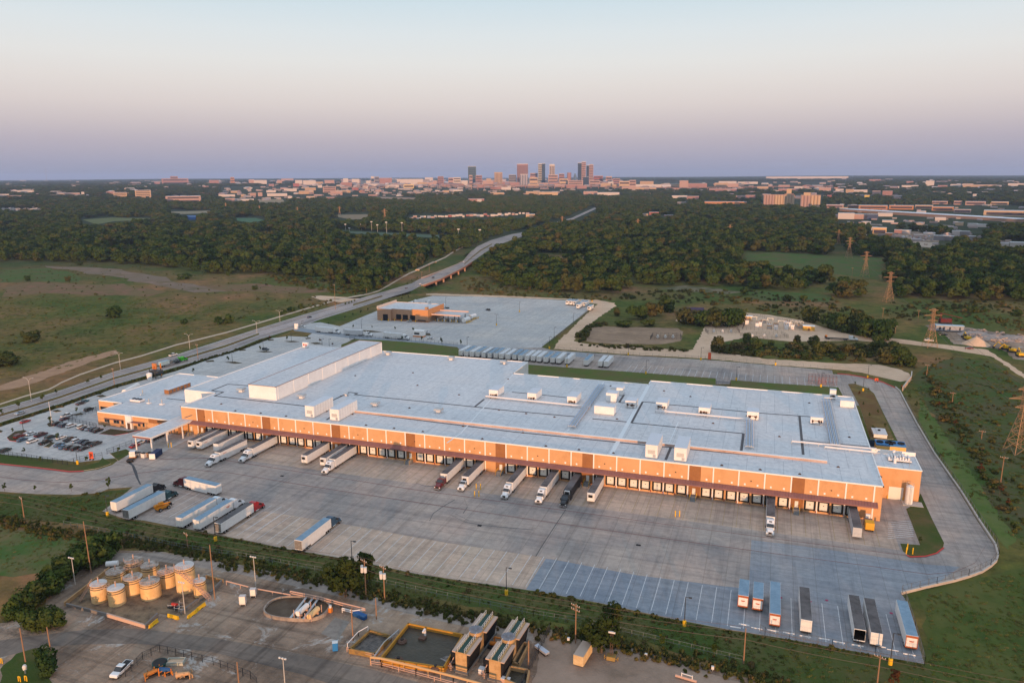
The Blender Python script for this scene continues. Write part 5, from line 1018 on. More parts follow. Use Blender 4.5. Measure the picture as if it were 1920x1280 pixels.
for k in range(60):
 rr=random.Random(k+200);u=1690+rr.random()*66;v=442+rr.random()*9+(u-1690)*.02;p=P(u,v);q=rr.choice((ck,ck,ck2,ck2,ck3));o=bpy.data.objects.new('scrap_car',q[0]);COL.objects.link(o);o.location=(p.x,p.y,p.z+.1);o.rotation_euler=(0,0,rr.uniform(0,.4));o.scale=(1.15,1.15,1.15);props(o,'car packed into the scrap yard beyond the right woods','car','cars packed into the scrap yard')
sheet('scrap_ground',[(1670,436),(1720,434),(1765,444),(1760,454),(1700,453)],.08,MUD);sheet('dirt_ground',[(1702,452),(1755,455),(1750,465),(1710,461)],.08,M('tan_lot',(.40,.31,.24),1));sheet('lane_road',[(1725,430),(1770,432),(1790,446),(1780,449),(1760,437),(1725,434)],.08,ASPH)
a,b=P(1574,396),P(1905,417);d=b-a;t=thing('long_warehouse','very long flat warehouse with a pale roof crossing the right suburbs','warehouse',(a.x,a.y,0),math.atan2(d.y,d.x));L=d.length;h=7.5;sub('wall',MB().bb(0,L,0,45,0,h),cmat((.36,.22,.16)),t);sub('roof',MB().bb(-1,L+1,-1,46,h,h+.6),M('long_pale_roof',(.66,.67,.70),.6),t)
for k in range(6):sub('lit_bay',MB().bb(L*(.02+.03*k),L*(.04+.03*k),-.4,0,.5,5),cmat(OG),t)
def viaduct(label,pts,z,wd,c):
 ws=[P(x,y,z)for x,y in pts];o=ws[0];t=thing('viaduct',label,'freeway',(o.x,o.y,0));dk=MB();pr=MB()
 for q,r_ in zip(ws[:-1],ws[1:]):
  d=r_-q;m_=(q+r_)/2-Vector((o.x,o.y,0));dk.box((m_.x,m_.y,m_.z),(d.length+4,wd,3),math.atan2(d.y,d.x));k=max(1,int(d.length/60))
  for i in range(k):u=q.lerp(r_,(i+.5)/k)-Vector((o.x,o.y,0));pr.bb(u.x-2,u.x+2,u.y-2,u.y+2,u.z-z-6,u.z-1.4)
 sub('deck',dk,cmat(c),t);o=sub('pier',pr,cmat(c),t);o['kind']='stuff'
viaduct('pink lit elevated freeway passing below the skyline from the left',[(690,341.5),(780,342.5),(860,344),(960,347.5),(1060,350)],14,24,PB)
viaduct('pink lit freeway ramp curving below the twin towers',[(890,353),(960,350),(1060,348.5),(1160,351),(1300,352.5),(1420,350),(1560,349)],12,22,PK)
viaduct('lower freeway ramp with visible piers left of the skyline',[(640,352),(700,350),(760,347),(830,348.5),(900,351)],12,20,PB)
for k,(px,b_,tp)in enumerate(((594,437,426),(648,431,420),(655,433,427),(678,432,420),(697,433,415),(708,437,421),(725,439,416),(754,437,417),(860,452,429),(900,452,430),(630,432,425))):
 p=P(px,b_);h=min(38,HT(p,tp));t=thing('stadium_light','tall floodlight mast around the sports field','floodlight',(p.x,p.y,p.z),0,'floodlight masts around the sports field');sub('mast',MB().cyl((0,0,0),(0,0,h),.35,.22,6),LGREY,t);sub('lamp_bank',MB().bb(-2.2,2.2,-.4,.4,h-1.6,h),CERAM,t)
p=P(88,341);t=thing('radio_mast','thin radio mast on the far left horizon','mast',(p.x,p.y,p.z));h=HT(p,313);sub('mast',MB().bar((0,0,0),(0,0,h),2.0),RUST,t);sub('guy_base',MB().bb(-3,3,-3,3,-2,4),CERAM,t)
#trees, bushes, woods
def leaf_mat(name,cols,trans=.25):
 m=bpy.data.materials.new(name);m.use_nodes=True;t=m.node_tree;n=t.nodes;n.clear()
 out=n.new('ShaderNodeOutputMaterial');oi=n.new('ShaderNodeObjectInfo');rp=n.new('ShaderNodeValToRGB');e=rp.color_ramp.elements
 while len(e)>1:e.remove(e[0])
 e[0].position=0;e[0].color=(*cols[0],1)
 for i,c in enumerate(cols[1:]):z=e.new((i+1)/(len(cols)-1));z.color=(*c,1)
 t.links.new(oi.outputs['Random'],rp.inputs['Fac'])
 geo=n.new('ShaderNodeNewGeometry');no=n.new('ShaderNodeTexNoise');no.inputs['Scale'].default_value=.45;no.inputs['Detail'].default_value=3
 t.links.new(geo.outputs['Position'],no.inputs['Vector']);r2=n.new('ShaderNodeValToRGB');r2.color_ramp.elements[0].position=.3;r2.color_ramp.elements[1].position=.7
 r2.color_ramp.elements[0].color=(.6,.65,.6,1);r2.color_ramp.elements[1].color=(1.35,1.25,1.1,1);t.links.new(no.outputs['Fac'],r2.inputs['Fac'])
 mx=n.new('ShaderNodeMix');mx.data_type='RGBA';mx.blend_type='MULTIPLY';mx.inputs[0].default_value=1;t.links.new(rp.outputs['Color'],mx.inputs[6]);t.links.new(r2.outputs['Color'],mx.inputs[7])
 d=n.new('ShaderNodeBsdfDiffuse');tr=n.new('ShaderNodeBsdfTranslucent');ms=n.new('ShaderNodeMixShader');ms.inputs[0].default_value=trans
 t.links.new(mx.outputs[2],d.inputs[0]);t.links.new(mx.outputs[2],tr.inputs[0]);t.links.new(d.outputs[0],ms.inputs[1]);t.links.new(tr.outputs[0],ms.inputs[2]);t.links.new(ms.outputs[0],out.inputs[0])
 return m
LEAF=leaf_mat('woodland_leaves',[(.036,.068,.019),(.068,.098,.026),(.043,.082,.022),(.088,.104,.032),(.054,.090,.024),(.102,.092,.036),(.038,.072,.023),(.084,.122,.034)])
LEAFY=leaf_mat('young_leaves',[(.05,.08,.02),(.07,.095,.024),(.055,.085,.02)])
LEAFR=leaf_mat('reddish_leaves',[(.12,.045,.02),(.10,.05,.025)])
LEAFD=leaf_mat('dark_leaves',[(.030,.048,.015),(.045,.062,.018),(.038,.054,.015)])
BARK=M('bark',(.10,.075,.055),1)
def crown(seed,R,H,leaf,nb,per,z0=.25,flat=1.0):
 r=random.Random(seed);mb=MB();cs=[]
 for i in range(nb):
  a=r.uniform(0,2*PI);q=math.sqrt(r.random())*.62;zz=r.uniform(.12,.85)
  k=1-abs(zz-.45)*1.0
  cs.append((R*q*math.cos(a)*k*1.15,R*q*math.sin(a)*k*1.15,H*(z0+(1-z0)*zz),R*r.uniform(.30,.48)))
 for cx,cy,cz,cr in cs:
  for j in range(per):
   u,v=r.uniform(-.75,1),r.uniform(0,2*PI);s=math.sqrt(1-u*u)if abs(u)<1 else 0
   nrm=Vector((s*math.cos(v),s*math.sin(v),u));rr=cr*r.uniform(.72,1.08)
   c=Vector((cx,cy,cz))+Vector((nrm.x*rr,nrm.y*rr,nrm.z*rr*.8*flat))
   nn=(nrm+Vector((r.uniform(-.6,.6),r.uniform(-.6,.6),r.uniform(-.4,.7)))).normalized()
   a_=nn.orthogonal().normalized();b_=nn.cross(a_);l=leaf*r.uniform(.6,1.3);ang=r.uniform(0,6.3)
   p_,q_=math.cos(ang)*a_+math.sin(ang)*b_,-math.sin(ang)*a_+math.cos(ang)*b_
   mb.add([c+p_*l,c+q_*l*.8+nn*.12*l,c-p_*l*.9,c-q_*l*.8-nn*.1*l],[(0,1,2,3)])
 return mb
def raw_mesh(mb,name,mat):
 me=bpy.data.meshes.new(name);me.from_pydata(mb.v,[],mb.f);me.materials.append(mat);me.update();return me
def trunk_mesh(seed,H,r0,name='trunk',limbs=5):
 r=random.Random(seed);mb=MB();mb.cyl((0,0,-.1),(r.uniform(-.1,.1)*H*.1,0,H*.55),r0,r0*.55,7);mb.cyl((0,0,H*.5),(r.uniform(-.1,.1)*H,r.uniform(-.1,.1)*H,H*.85),r0*.6,r0*.2,6)
 for i in range(limbs):
  a=r.uniform(0,6.28);z=r.uniform(.3,.6)*H;mb.cyl((0,0,z),(math.cos(a)*H*.28,math.sin(a)*H*.28,z+H*.22),r0*.35,r0*.1,5)
 return raw_mesh(mb,name,BARK)
FCROWN=[raw_mesh(crown(100+i,4.7+.4*(i%3),10,.72,9,90,.1),'crown',LEAF)for i in range(7)]
NCROWN=[raw_mesh(crown(200+i,4.2,10,.42,16,110,.18),'crown',LEAFD)for i in range(3)]
YCROWN=[raw_mesh(crown(300+i,2.2,8,.34,9,55,.25),'crown',LEAFY)for i in range(4)]
RCROWN=[raw_mesh(crown(320+i,2.3,8,.34,9,50,.2),'crown',LEAFR)for i in range(2)]
BCROWN=[raw_mesh(crown(340+i,5.0,7,.55,12,80,.02),'crown',LEAF)for i in range(4)]
FTRUNK=trunk_mesh(1,10,.32);YTRUNK=trunk_mesh(2,8,.14,limbs=3)
def tree(name,label,cat,p,h,cr,tr,group=None,wid=1.0,base=10.0):
 t=thing(name,label,cat,(p.x,p.y,p.z),random.uniform(0,6.28),group);s=h/base
 o=put(cr,'crown',t);o.scale=(s*wid,s*wid,s)
 if tr:o=put(tr,'trunk',t);o.scale=(s,s,s)
 return t
def at_base(px,py,top,cap=(2,22)):
 p=P(px,py);return p,max(cap[0],min(cap[1],HT(p,top)))
YT=[(24,811,802,'small tree on the round planter island of the car park',0),(45,850,838,'small tree beside the front fence at the left of the car park',0),(76,866,855,'round sapling on the gate lawn in front of the iron fence',0),(163,868,855,'sapling on the gate lawn right of the yellow lamp base',0),(144,773,763,'small tree on the planter behind the white pickup',0),(108,825,811,'small tree between the parked cars in the middle of the car park',0),(95,795,780,'dark conical shrub at the foot of the flagpole',0),(197,803,794,'dark shrub at the corner of the office front',0),(223,850,838,'sapling on the small lawn beside the yard tractor',0),(9,921,903,'brownish sapling along the entrance road at the left edge',1),(66,922,909,'second sapling from the left along the entrance road',0),(134,921,906,'third sapling from the left along the entrance road',0),(204.5,917,894,'tallest sapling along the entrance road on the grass wedge',1),(428,677,667,'tree beside the lamp in the planter of the north car park',0),(363,700,690,'tree at the near end of the north car park',0),(488,657,648,'tree left of the lone dark car in the north car park',0),(538,639,629,'dark tree on the far planter of the north car park',0),(600,643,634,'reddish tree on the far right planter of the north car park',2),(506,636,629,'small red tree at the corner of the north car park',2),(624,649,642,'reddish sapling at the drive behind the penthouse',2),(577,634,628,'sapling on the grass behind the north car park',0),(616,609,603,'first sapling from the left in the row beside the upper lot',0),(647,599,592,'second sapling in the row beside the upper lot',0),(662,593,586,'third sapling in the row beside the upper lot',0),(676.5,588,581,'fourth sapling in the row beside the upper lot',0),(690,584,577,'fifth sapling in the row beside the upper lot',0),(717,573,567,'sapling left of the workshop roof',0),(730,568,562,'sapling just behind the workshop left corner',0),(754,562,556,'sapling behind the workshop near the road',0),(766,559,553,'sapling at the far end of the row beside the upper lot',0),(662,616,608,'sapling in front of the left lamp of the upper lot',0),(698,616,610,'round dark sapling in the grass strip of the gate drive',0),(741,619,611,'thin sapling in the middle of the gate drive strip',1),(775,623,614,'sapling behind the third queueing truck',0),(754,640,629,'sapling on the back lawn in front of the third truck trailer',0),(791,641,630,'sapling on the back lawn right of the guard booth',1),(828,645,632,'tall sapling in the middle of the back lawn edge',1),(864,647,636,'sapling at the right end of the back lawn edge',1),(1603,722,715,'bush at the tip of the side lawn',0),(1611,741,733,'reddish bush on the side lawn',2),(1628,733,726,'small bush at the bend of the side lawn',2),(1618,762,753,'sapling on the left of the side lawn',0),(1646,777,767,'sapling on the right of the side lawn',0),(1630,783,773,'dark sapling in the middle of the side lawn',0),(1659,803,793,'sapling near the lower right edge of the side lawn',0),(1637,808,796,'sapling at the lower end of the side lawn next to the building',0),(1705,749,736,'first sapling outside the east fence',1),(1717,765,751,'second sapling outside the east fence',1),(1736,790,774,'orange tinted sapling outside the east fence',1),(1745,808,795,'small sapling between two others outside the east fence',0),(1754,830,812,'dark round sapling outside the east fence',0),(1790,800,785,'reddish bush on the east meadow near the fence',2),(1760,765,752,'reddish bush higher up the east meadow',2),(1765,862,845,'sapling opposite the annex outside the fence',0),(1838,888,868,'reddish sapling near the bend of the east fence',2),(1874,928,907,'larger reddish sapling on the east meadow',2),(1890,950,933,'wide reddish bush at the right picture edge',2),(1820,936,922,'small green sapling at the bend of the east fence',0),(1241,1214,1185,'bare brownish sapling on the southern bank',1),(1338,1230,1205,'small sapling on the southern bank behind the gravel pad',0),(1302,1214,1203,'young green sapling on the southern bank',0),(1675,1290,1255,'reddish sapling at the bottom right of the southern bank',2),(1725,1018,1003,'thin sapling on the corner island',1)]
for px,b,tp,lab,k in YT:
 p,h=at_base(px,b,tp,(2,9));p.z=.1 if k!=9 else 0
 tree('sapling',lab,'tree',p,h,(RCROWN if k==2 else YCROWN)[int(px)%(2 if k==2 else 4)],YTRUNK,None,.75 if k==1 else 1.0,8.0)
for i,(px,b)in enumerate(((648,572.5),(654,570.8),(659,569),(665,567),(764,536.8),(773,533.5),(782,530.5))):
 p,h=at_base(px,b,b-6,(2,6));p.z=p.z+road_z(px)*.9;tree('median_tree',('dark round tree in the road median before the gravel driveway' if i<4 else 'dark round tree in the road median before the bridge'),'tree',p,h,YCROWN[i%4],YTRUNK,'round trees of the median before the gravel driveway' if i<4 else 'round trees of the median before the bridge',1.4,8.0)
for px,b,tp in((35,763,752),(80,748,738),(3,776,766),(106,736,729),(165,716,709),(190,709,702)):
 p,h=at_base(px,b+3,tp,(2,6));tree('median_tree','small round tree in the median of the main road at the left','tree',p,h,YCROWN[int(px)%4],YTRUNK,'small median trees at the left',1.2,8.0)
BT=[(648,1118,1031,'big dark tree on the southern bank, left one of the close pair',0),(688,1092,1034,'big dark tree on the southern bank behind two transformer poles',0),(1128,1222,1140,'big dark tree behind the cream container',0),(1148,1182,1128,'tree crown rising behind the big tree near the container',0),(1095,1205,1180,'low reddish bush left of the wooden pole by the container',0)]
for px,b,tp,lab,k in BT:
 p,h=at_base(px,b,tp,(3,16));tree('bank_tree',lab,'tree',p,h,NCROWN[int(px)%3],FTRUNK,None,.95)
HB=[(205,1038,1000),(188,1048,1004),(170,1058,1012),(150,1066,1022),(132,1078,1038),(112,1092,1050),(97,1108,1066),(80,1122,1082),(62,1136,1098),(42,1148,1116),(22,1156,1128)]
for i,(px,b,tp)in enumerate(HB):
 p,h=at_base(px,b,tp,(2,9));tree('hedgerow_bush','dense dark bush in the diagonal hedgerow left of the tank farm','bush',p,h,BCROWN[i%4],None,'bushes of the diagonal hedgerow by the tank farm',1.05,7.0)
for px,b,tp,lab in((62,1172,1136,'rounded dark bush at the lower end of the hedgerow'),(82,1176,1134,'brownish bush beside a bright green one near the dirt track'),(103,1178,1144,'bright green conical bush near the dirt track'),(80,1235,1212,'dark bush on the grass patch at the bottom left'),(92,1262,1225,'shaded bush beside the slanted pole at the bottom left')):
 p,h=at_base(px,b,tp,(2,8));tree('bush',lab,'bush',p,h,BCROWN[int(px)%4],None,None,.9,7.0)
OB=[(1195,598,571,'domed olive bush, nearest of three beside the gravel bend',1.2),(1226,591,563,'domed olive bush in the middle of three beside the gravel bend',1.1),(1249,584,556,'tallest olive tree at the back of three beside the gravel bend',1.0),(1156,592,578,'small bush inside the gravel bend',1),(1170,612,598,'low green bush left of the brown dirt pad',1.6),(1215,611,598,'low spreading bush behind the brown dirt pad',1.8),(1290,607,574,'leftmost tree round the hidden house',1.1),(1318,609,577,'second tree round the hidden house',1.1),(1343,611,576,'tree in front of the hidden house',1.1),(1366,610,572,'tall pale stemmed tree right of the hidden house',1.0),(1384,607,580,'tree beside the substation at the edge of the house grove',1.0),(1345,660,631,'two headed dark tree beside the gravel fork',.8),(1365,662,650,'low green bush right of the two headed tree',1.5),(1400,642,625,'olive tree covering the corner of the fenced pad',1.1),(1416,654,634,'dark bush in front of the fenced pad',1.2),(1445,648,638,'small bush right of the fenced pad',1.1),(1420,668,656,'yellowish bush beside the gravel road',1.1),(1495,645,628,'small conical tree left of the lowboy truck',.8),(1525,646,630,'dark round bush beside the lowboy truck',1.2),(1540,664,640,'large rounded bush south of the gravel road',1.2),(1557,664,644,'bush joined to the right of a large rounded bush',1.1),(1590,662,642,'tree at the middle of the overgrown strip',.9),(1508,672,660,'low brown bush at the left of the overgrown strip',1.5),(1575,674,662,'low brown bush at the middle of the overgrown strip',1.5),(1644,662,632,'tall tree at the right of the overgrown strip',1.0),(1666,664,634,'second tall tree at the right of the overgrown strip',1.0),(1660,680,652,'dark bush below two tall trees',1.2),(1685,682,650,'dark tree at the right end of the overgrown strip',1.1),(1704,686,664,'last dark bush at the right end of the overgrown strip',1.1),(1520,604,576,'brownish tree left of a dark clump north of the gravel road',1.1),(1558,615,583,'dark tree at the left of the clump north of the road',1.1),(1585,621,590,'dark tree second in the clump north of the road',1.1),(1612,626,587,'dark tree in the middle of the clump north of the road',1.1),(1634,632,590,'dark tree fourth in the clump north of the road',1.1),(1656,638,600,'dark tree at the right of the clump north of the road',1.0),(1822,585,571,'dark bush on the bright field right of the lattice towers',1.1),(1845,584,576,'small dark bush right of a larger one on the bright field',1.0),(1905,592,580,'bush at the right edge of the bright field',1.3),(1760,590,580,'low bush near the lattice tower line',1.3),(1395,552,538,'bush at the edge of the bright clearing',1.1),(1475,565,553,'dark bush in the bright clearing',1.4),(1506,562,551,'small bush at the right of the bright clearing',1.0),(216,594,575,'broad dark bush alone in the left field',1.6),(411,607,593,'rounded dark bush left of another in the left field',1.2),(429,605,590,'rounded dark bush right of another in the left field',1.2),(345,607,598,'low bush at the left of the field pair',1.3),(531,590,580,'bush beside the footpath bend',1.2),(546,584,574,'second bush beside the footpath bend',1.2),(565,578,569,'third bush beside the footpath bend',1.1),(585,541,531,'round bush on the meadow before the woods',1.1),(345,523,513,'wide low bush on the pale meadow',2.2),(428,517,510,'small bush at the right of the pale meadow',1.0),(52,527,517,'small bush on the green meadow at the left',1.0),(128,527,518,'bush beside the green meadow',1.1),(478,543,534,'small bush on the reddish meadow',1.0),(150,497,489,'shrub in front of the woods at the far left',1.4),(60,640,622,'dark thicket at the left of the field above the dirt strip',1.8),(5,684,660,'dark thicket at the left edge above the dirt strip',1.8)]
for px,b,tp,lab,w in OB:
 p,h=at_base(px,b,tp,(1.5,17));big=(b-tp)>22
 tree('tree' if big else 'bush',lab,'tree' if big else 'bush',p,h,BCROWN[int(px)%4],None,None,w,7.0)
def inpoly(x,y,poly):
 c=False;n=len(poly);j=n-1
 for i in range(n):
  xi,yi=poly[i];xj,yj=poly[j]
  if(yi>y)!=(yj>y)and x<(xj-xi)*(y-yi)/(yj-yi)+xi:c=not c
  j=i
 return c
NEARB=[(-200,490),(0,490),(180,492),(300,498),(390,513),(480,512),(600,522),(640,540),(690,550),(712,541),(768,507),(815,487),(838,478),(862,470),(876,480),(888,507),(905,520),(960,541),(1050,547),(1150,550),(1200,534),(1300,536),(1400,539),(1440,556),(1600,562),(1618,562),(1640,545),(1660,562),(1700,555),(1780,562),(1990,566),(2200,570)]
def nb_y(x):
 for a,b in zip(NEARB[:-1],NEARB[1:]):
  if a[0]<=x<=b[0]:return a[1]+(b[1]-a[1])*(x-a[0])/(b[0]-a[0])
 return 560
ROADP=[(x-7,y-3)for x,y in RU[14:]]+[(x+7,y+3)for x,y in RL[14:]][::-1]
VERGEP=[(820,508),(830,485),(864,466),(880,466),(870,492)]
CLEAR=[ROADP,VERGEP,[(1385,472),(1480,474),(1570,480),(1665,482),(1662,530),(1560,514),(1470,502),(1390,492)],[(1612,562),(1605,500),(1560,470),(1555,455),(1575,452),(1600,480),(1625,490),(1660,520),(1670,562)],[(1395,542),(1560,548),(1560,568),(1395,566)],[(622,429),(700,433),(850,440),(848,449),(770,447),(636,439)],[(435,407),(500,407),(500,414),(470,421),(440,416)],[(150,409),(290,407),(285,415),(180,423),(150,420)],[(474,372),(540,373),(538,381),(488,382)],[(606,402),(705,401),(680,413),(655,413)],[(695,367),(785,369),(780,375),(716,374)],[(308,395),(404,394),(398,401),(326,403)],[(760,404),(830,399),(980,401),(995,405),(980,411),(900,411),(770,412)],[(1622,430),(1660,427),(1700,432),(1760,440),(1790,452),(1785,462),(1735,466),(1705,460),(1690,448),(1640,445)],[(1560,392),(1640,393),(1760,398),(1930,404),(1930,418),(1860,416),(1700,405),(1600,402)],[(1780,432),(1830,434),(1860,448),(1800,446)],[(1880,452),(1930,450),(1930,462),(1880,462)],[(1425,372),(1545,372),(1545,384),(1425,384)],[(410,350),(700,346),(880,350),(1160,350),(1160,357),(880,358),(640,372),(520,374),(410,366)]]
rs=np.random.RandomState(11);PTS=[];SOLO=[]
az0=-YAW;half=math.radians(37.5)
cs_,sn_=None,None
def proj_np(X,Y,Zz):
 D=np.stack([X,Y,Zz-CH],-1);f=np.array(FW);r=np.array(RT);u=np.array(UP);w=D@f
 return 960+FPX*(D@r)/w,640-FPX*(D@u)/w
for d0,d1,spn,sxy,sz_ in((430,1700,10.2,1.35,1.2),(1700,3600,15.5,1.8,1.15),(3600,7000,34,3.6,1.0),(7000,17000,90,8.5,1.1)):
 area=half*(d1*d1-d0*d0);n_=int(area/spn**2)
 d=np.sqrt(rs.uniform(d0*d0,d1*d1,n_));a=az0+rs.uniform(-half,half,n_);X=d*np.sin(a);Y=d*np.cos(a)
 Zt=np.array([zt(x,y)for x,y in zip(X,Y)]);px,py=proj_np(X,Y,Zt)
 _,tpy=proj_np(X,Y,Zt+11*sz_);bad=np.zeros(len(X),bool);hw=FPX*4.5*sxy/d
 for e in EXR:bad|=(px+hw>e[0])&(px-hw<e[1])&(tpy<e[3])&(py>e[2])
 for x,y,z,u,v,dd,tv,bd in zip(X,Y,Zt,px,py,d,tpy,bad):
  if bd:continue
  if u<-120 or u>2040 or v>nb_y(u):continue
  if any(inpoly(u,v,c)or((c is not ROADP or u<985 or u>1062)and inpoly(u,tv+(v-tv)*.25,c))for c in CLEAR):continue
  if math.sin(x*.013+1.3*math.sin(y*.011))*math.sin(y*.009+x*.004)>.80 and dd<3000:continue
  s=rs.uniform(.75,1.35)
  if rs.rand()<.06:s*=.55
  PTS.append((x,y,z,sxy*s*rs.uniform(.85,1.2),sz_*s*rs.uniform(.85,1.3),rs.uniform(0,6.28),rs.randint(7),u,v,dd))
near=sorted([q for q in PTS if q[9]<1500 and-10<q[7]<1930 and q[8]>nb_y(q[7])-9],key=lambda q:q[9]/q[4])[:170]
ids=set(id(q)for q in near)
def zone(u):
 if u<320:return 'at the far left woods edge behind the green meadow'
 if u<520:return 'along the woods edge behind the pale meadow'
 if u<700:return 'along the woods edge beside the gravel driveway'
 if u<880:return 'along the woods edge beside the footpath'
 if u<1060:return 'along the woods edge behind the upper truck lot'
 if u<1300:return 'along the woods edge right of the upper truck lot'
 if u<1660:return 'along the woods edge behind the bright clearing'
 return 'along the edge of the dark woods at the right'
for q in near:
 t=tree('woodland_tree','round tree '+zone(q[7]),'tree',Vector((q[0],q[1],q[2])),10*q[4],FCROWN[q[6]],None,'trees '+zone(q[7]),q[3]/q[4])
PTS=[q for q in PTS if id(q)not in ids]
def scatter(name,pts,meshes,label=None,cat=None):
 src=bpy.data.collections.new(name+'_source')
 for i,me in enumerate(meshes):
  o=bpy.data.objects.new('%s_source_%02d'%(name,i),me);src.objects.link(o)
 me=bpy.data.meshes.new(name);me.from_pydata([q[:3]for q in pts],[],[])
 for an,ty,vals in(('sc','FLOAT_VECTOR',[c for q in pts for c in(q[3],q[3],q[4])]),('rt','FLOAT_VECTOR',[c for q in pts for c in(0,0,q[5])]),('vi','INT',[int(q[6])for q in pts])):
  at=me.attributes.new(an,ty,'POINT');at.data.foreach_set('vector' if ty=='FLOAT_VECTOR' else 'value',vals)
 o=bpy.data.objects.new(name,me);COL.objects.link(o);props(o,label,cat,None,'stuff')
 g=bpy.data.node_groups.new(name+'_nodes','GeometryNodeTree');g.interface.new_socket('Geometry',in_out='INPUT',socket_type='NodeSocketGeometry');g.interface.new_socket('Geometry',in_out='OUTPUT',socket_type='NodeSocketGeometry')
 n=g.nodes;gi=n.new('NodeGroupInput');go=n.new('NodeGroupOutput');ip=n.new('GeometryNodeInstanceOnPoints');ci=n.new('GeometryNodeCollectionInfo')
 ci.inputs['Collection'].default_value=src;ci.inputs['Separate Children'].default_value=True;ci.inputs['Reset Children'].default_value=True
 def attr(an,dt):
  q=n.new('GeometryNodeInputNamedAttribute');q.data_type=dt;q.inputs['Name'].default_value=an;return q.outputs[0]
 g.links.new(gi.outputs[0],ip.inputs['Points']);g.links.new(ci.outputs[0],ip.inputs['Instance']);ip.inputs['Pick Instance'].default_value=True
 g.links.new(attr('vi','INT'),ip.inputs['Instance Index']);g.links.new(attr('rt','FLOAT_VECTOR'),ip.inputs['Rotation']);g.links.new(attr('sc','FLOAT_VECTOR'),ip.inputs['Scale']);g.links.new(ip.outputs[0],go.inputs[0])
 md=o.modifiers.new('scatter','NODES');md.node_group=g
 return o
scatter('forest',PTS,FCROWN,'dark mixed woods spreading from the fields to the city','woods')
LEAFS=leaf_mat('scrub_leaves',[(.075,.095,.028),(.12,.11,.038),(.06,.085,.024),(.15,.11,.05),(.09,.10,.03)])
SM=[raw_mesh(crown(400+i,1.6,1.1,.36,6,22,.0),'shrub',LEAFS)for i in range(4)]
SH=[]
def fill(poly,n,s0,s1,dens=None):
 xs_=[p.x for p in pw(poly)];ys_=[p.y for p in pw(poly)];wp=[(p.x,p.y)for p in pw(poly)];k=0;it=0
 while k<n and it<n*30:
  it+=1;x=rs.uniform(min(xs_),max(xs_));y=rs.uniform(min(ys_),max(ys_))
  if not inpoly(x,y,wp):continue
  if dens and math.sin(x*.06+2*math.sin(y*.05))+math.sin(y*.07)<dens:continue
  s=rs.uniform(s0,s1)*(1 if rs.rand()<.9 else 1.8);SH.append((x,y,0,s,s*rs.uniform(.7,1.2),rs.uniform(0,6.28),rs.randint(4)));k+=1
fill([(0,495),(300,500),(470,515),(640,545),(560,570),(300,640),(0,700)],420,.25,.8)
fill([(500,515),(620,524),(700,552),(640,552),(520,530)],160,.8,1.8)
fill([(1340,650),(1400,648),(1640,650),(1700,690),(1640,680),(1440,670),(1345,664)],260,.8,1.9)
fill([(1660,566),(1920,566),(1920,625),(1800,605),(1740,600),(1660,600)],260,.5,1.4)
fill([(1400,545),(1560,562),(1640,600),(1660,640),(1540,610),(1400,575),(1150,560),(1200,545)],320,.6,1.6)
fill([(1710,690),(1760,660),(1860,680),(1920,720),(1920,1000),(1880,960),(1800,820)],200,.3,.8)
fill([(1735,700),(1750,760),(1830,880),(1900,1000),(1925,980),(1840,840),(1770,720)],170,.4,1.0)
fill([(1082,642),(1100,612),(1130,604),(1140,609),(1112,616),(1094,642)],60,.8,1.5)
fill([(1085,648),(1100,645),(1290,656),(1290,660),(1170,655)],80,.6,1.0)
fill([(930,530),(1010,540),(1140,556),(1150,566),(1050,560),(900,552),(850,535),(890,520)],200,.6,1.5)
fill([(560,575),(620,560),(640,566),(560,590)],30,.5,1.0)
SL=[(-30,972),(0,978),(100,1000),(210,1012),(330,1030),(440,1055),(560,1080),(640,1100),(760,1130),(860,1152),(1000,1180),(1100,1197),(1250,1232),(1400,1266),(1500,1292)]
for a,b in zip(SL[:-1],SL[1:]):
 A,B=P(*a),P(*b);k=int((B-A).length*6)
 for i in range(k):
  q=A.lerp(B,rs.rand());SH.append((q.x+rs.normal()*1.2,q.y+rs.normal()*1.7,0,rs.uniform(.25,.62),rs.uniform(.3,.95),rs.uniform(0,6.28),rs.randint(4)))
for a,b in zip(edge[:-1],edge[1:]):
 A,B=P(*a),P(*b);k=int((B-A).length*1.6)
 for i in range(k):
  q=A.lerp(B,rs.rand());s=rs.uniform(.12,.38)*(1 if rs.rand()<.9 else 2.2);SH.append((q.x,q.y-.7-abs(rs.normal())*.6,0,s,s,rs.uniform(0,6.28),rs.randint(4)))
fill([(20,935),(240,920),(190,965),(380,1005),(640,1055),(1000,1120),(1400,1195),(1500,1240),(1240,1200),(860,1120),(500,1050),(100,970)],160,.12,.4)
HG=[(x,y)for x,y in GB[1:9]]
for a,b in zip(HG[:-1],HG[1:]):
 A,B=P(*a),P(*b);k=int((B-A).length*2.2)
 for i in range(k):
  q=A.lerp(B,rs.rand());SH.append((q.x+rs.normal()*.7-1.5,q.y+rs.normal()*.7+1.2,0,rs.uniform(.5,.8),rs.uniform(.5,.8),rs.uniform(0,6.28),rs.randint(4)))
scatter('rough_growth',SH,SM,'low scrub and weeds growing over the fields and banks','scrub')
mb=MB();rt=random.Random(2)
for i in range(16):
 a=rt.uniform(0,6.28);r_=rt.uniform(0,.8);x,y=r_*math.cos(a),r_*math.sin(a);b_=rt.uniform(0,3.14);dx_,dy_=math.cos(b_)*.16,math.sin(b_)*.16;h_=rt.uniform(.3,.8);lx,ly=rt.uniform(-.25,.25),rt.uniform(-.25,.25)
 mb.add([(x-dx_,y-dy_,-.05),(x+dx_,y+dy_,-.05),(x+lx+dx_*.3,y+ly+dy_*.3,h_),(x+lx-dx_*.3,y+ly-dy_*.3,h_)],[(0,1,2,3)])
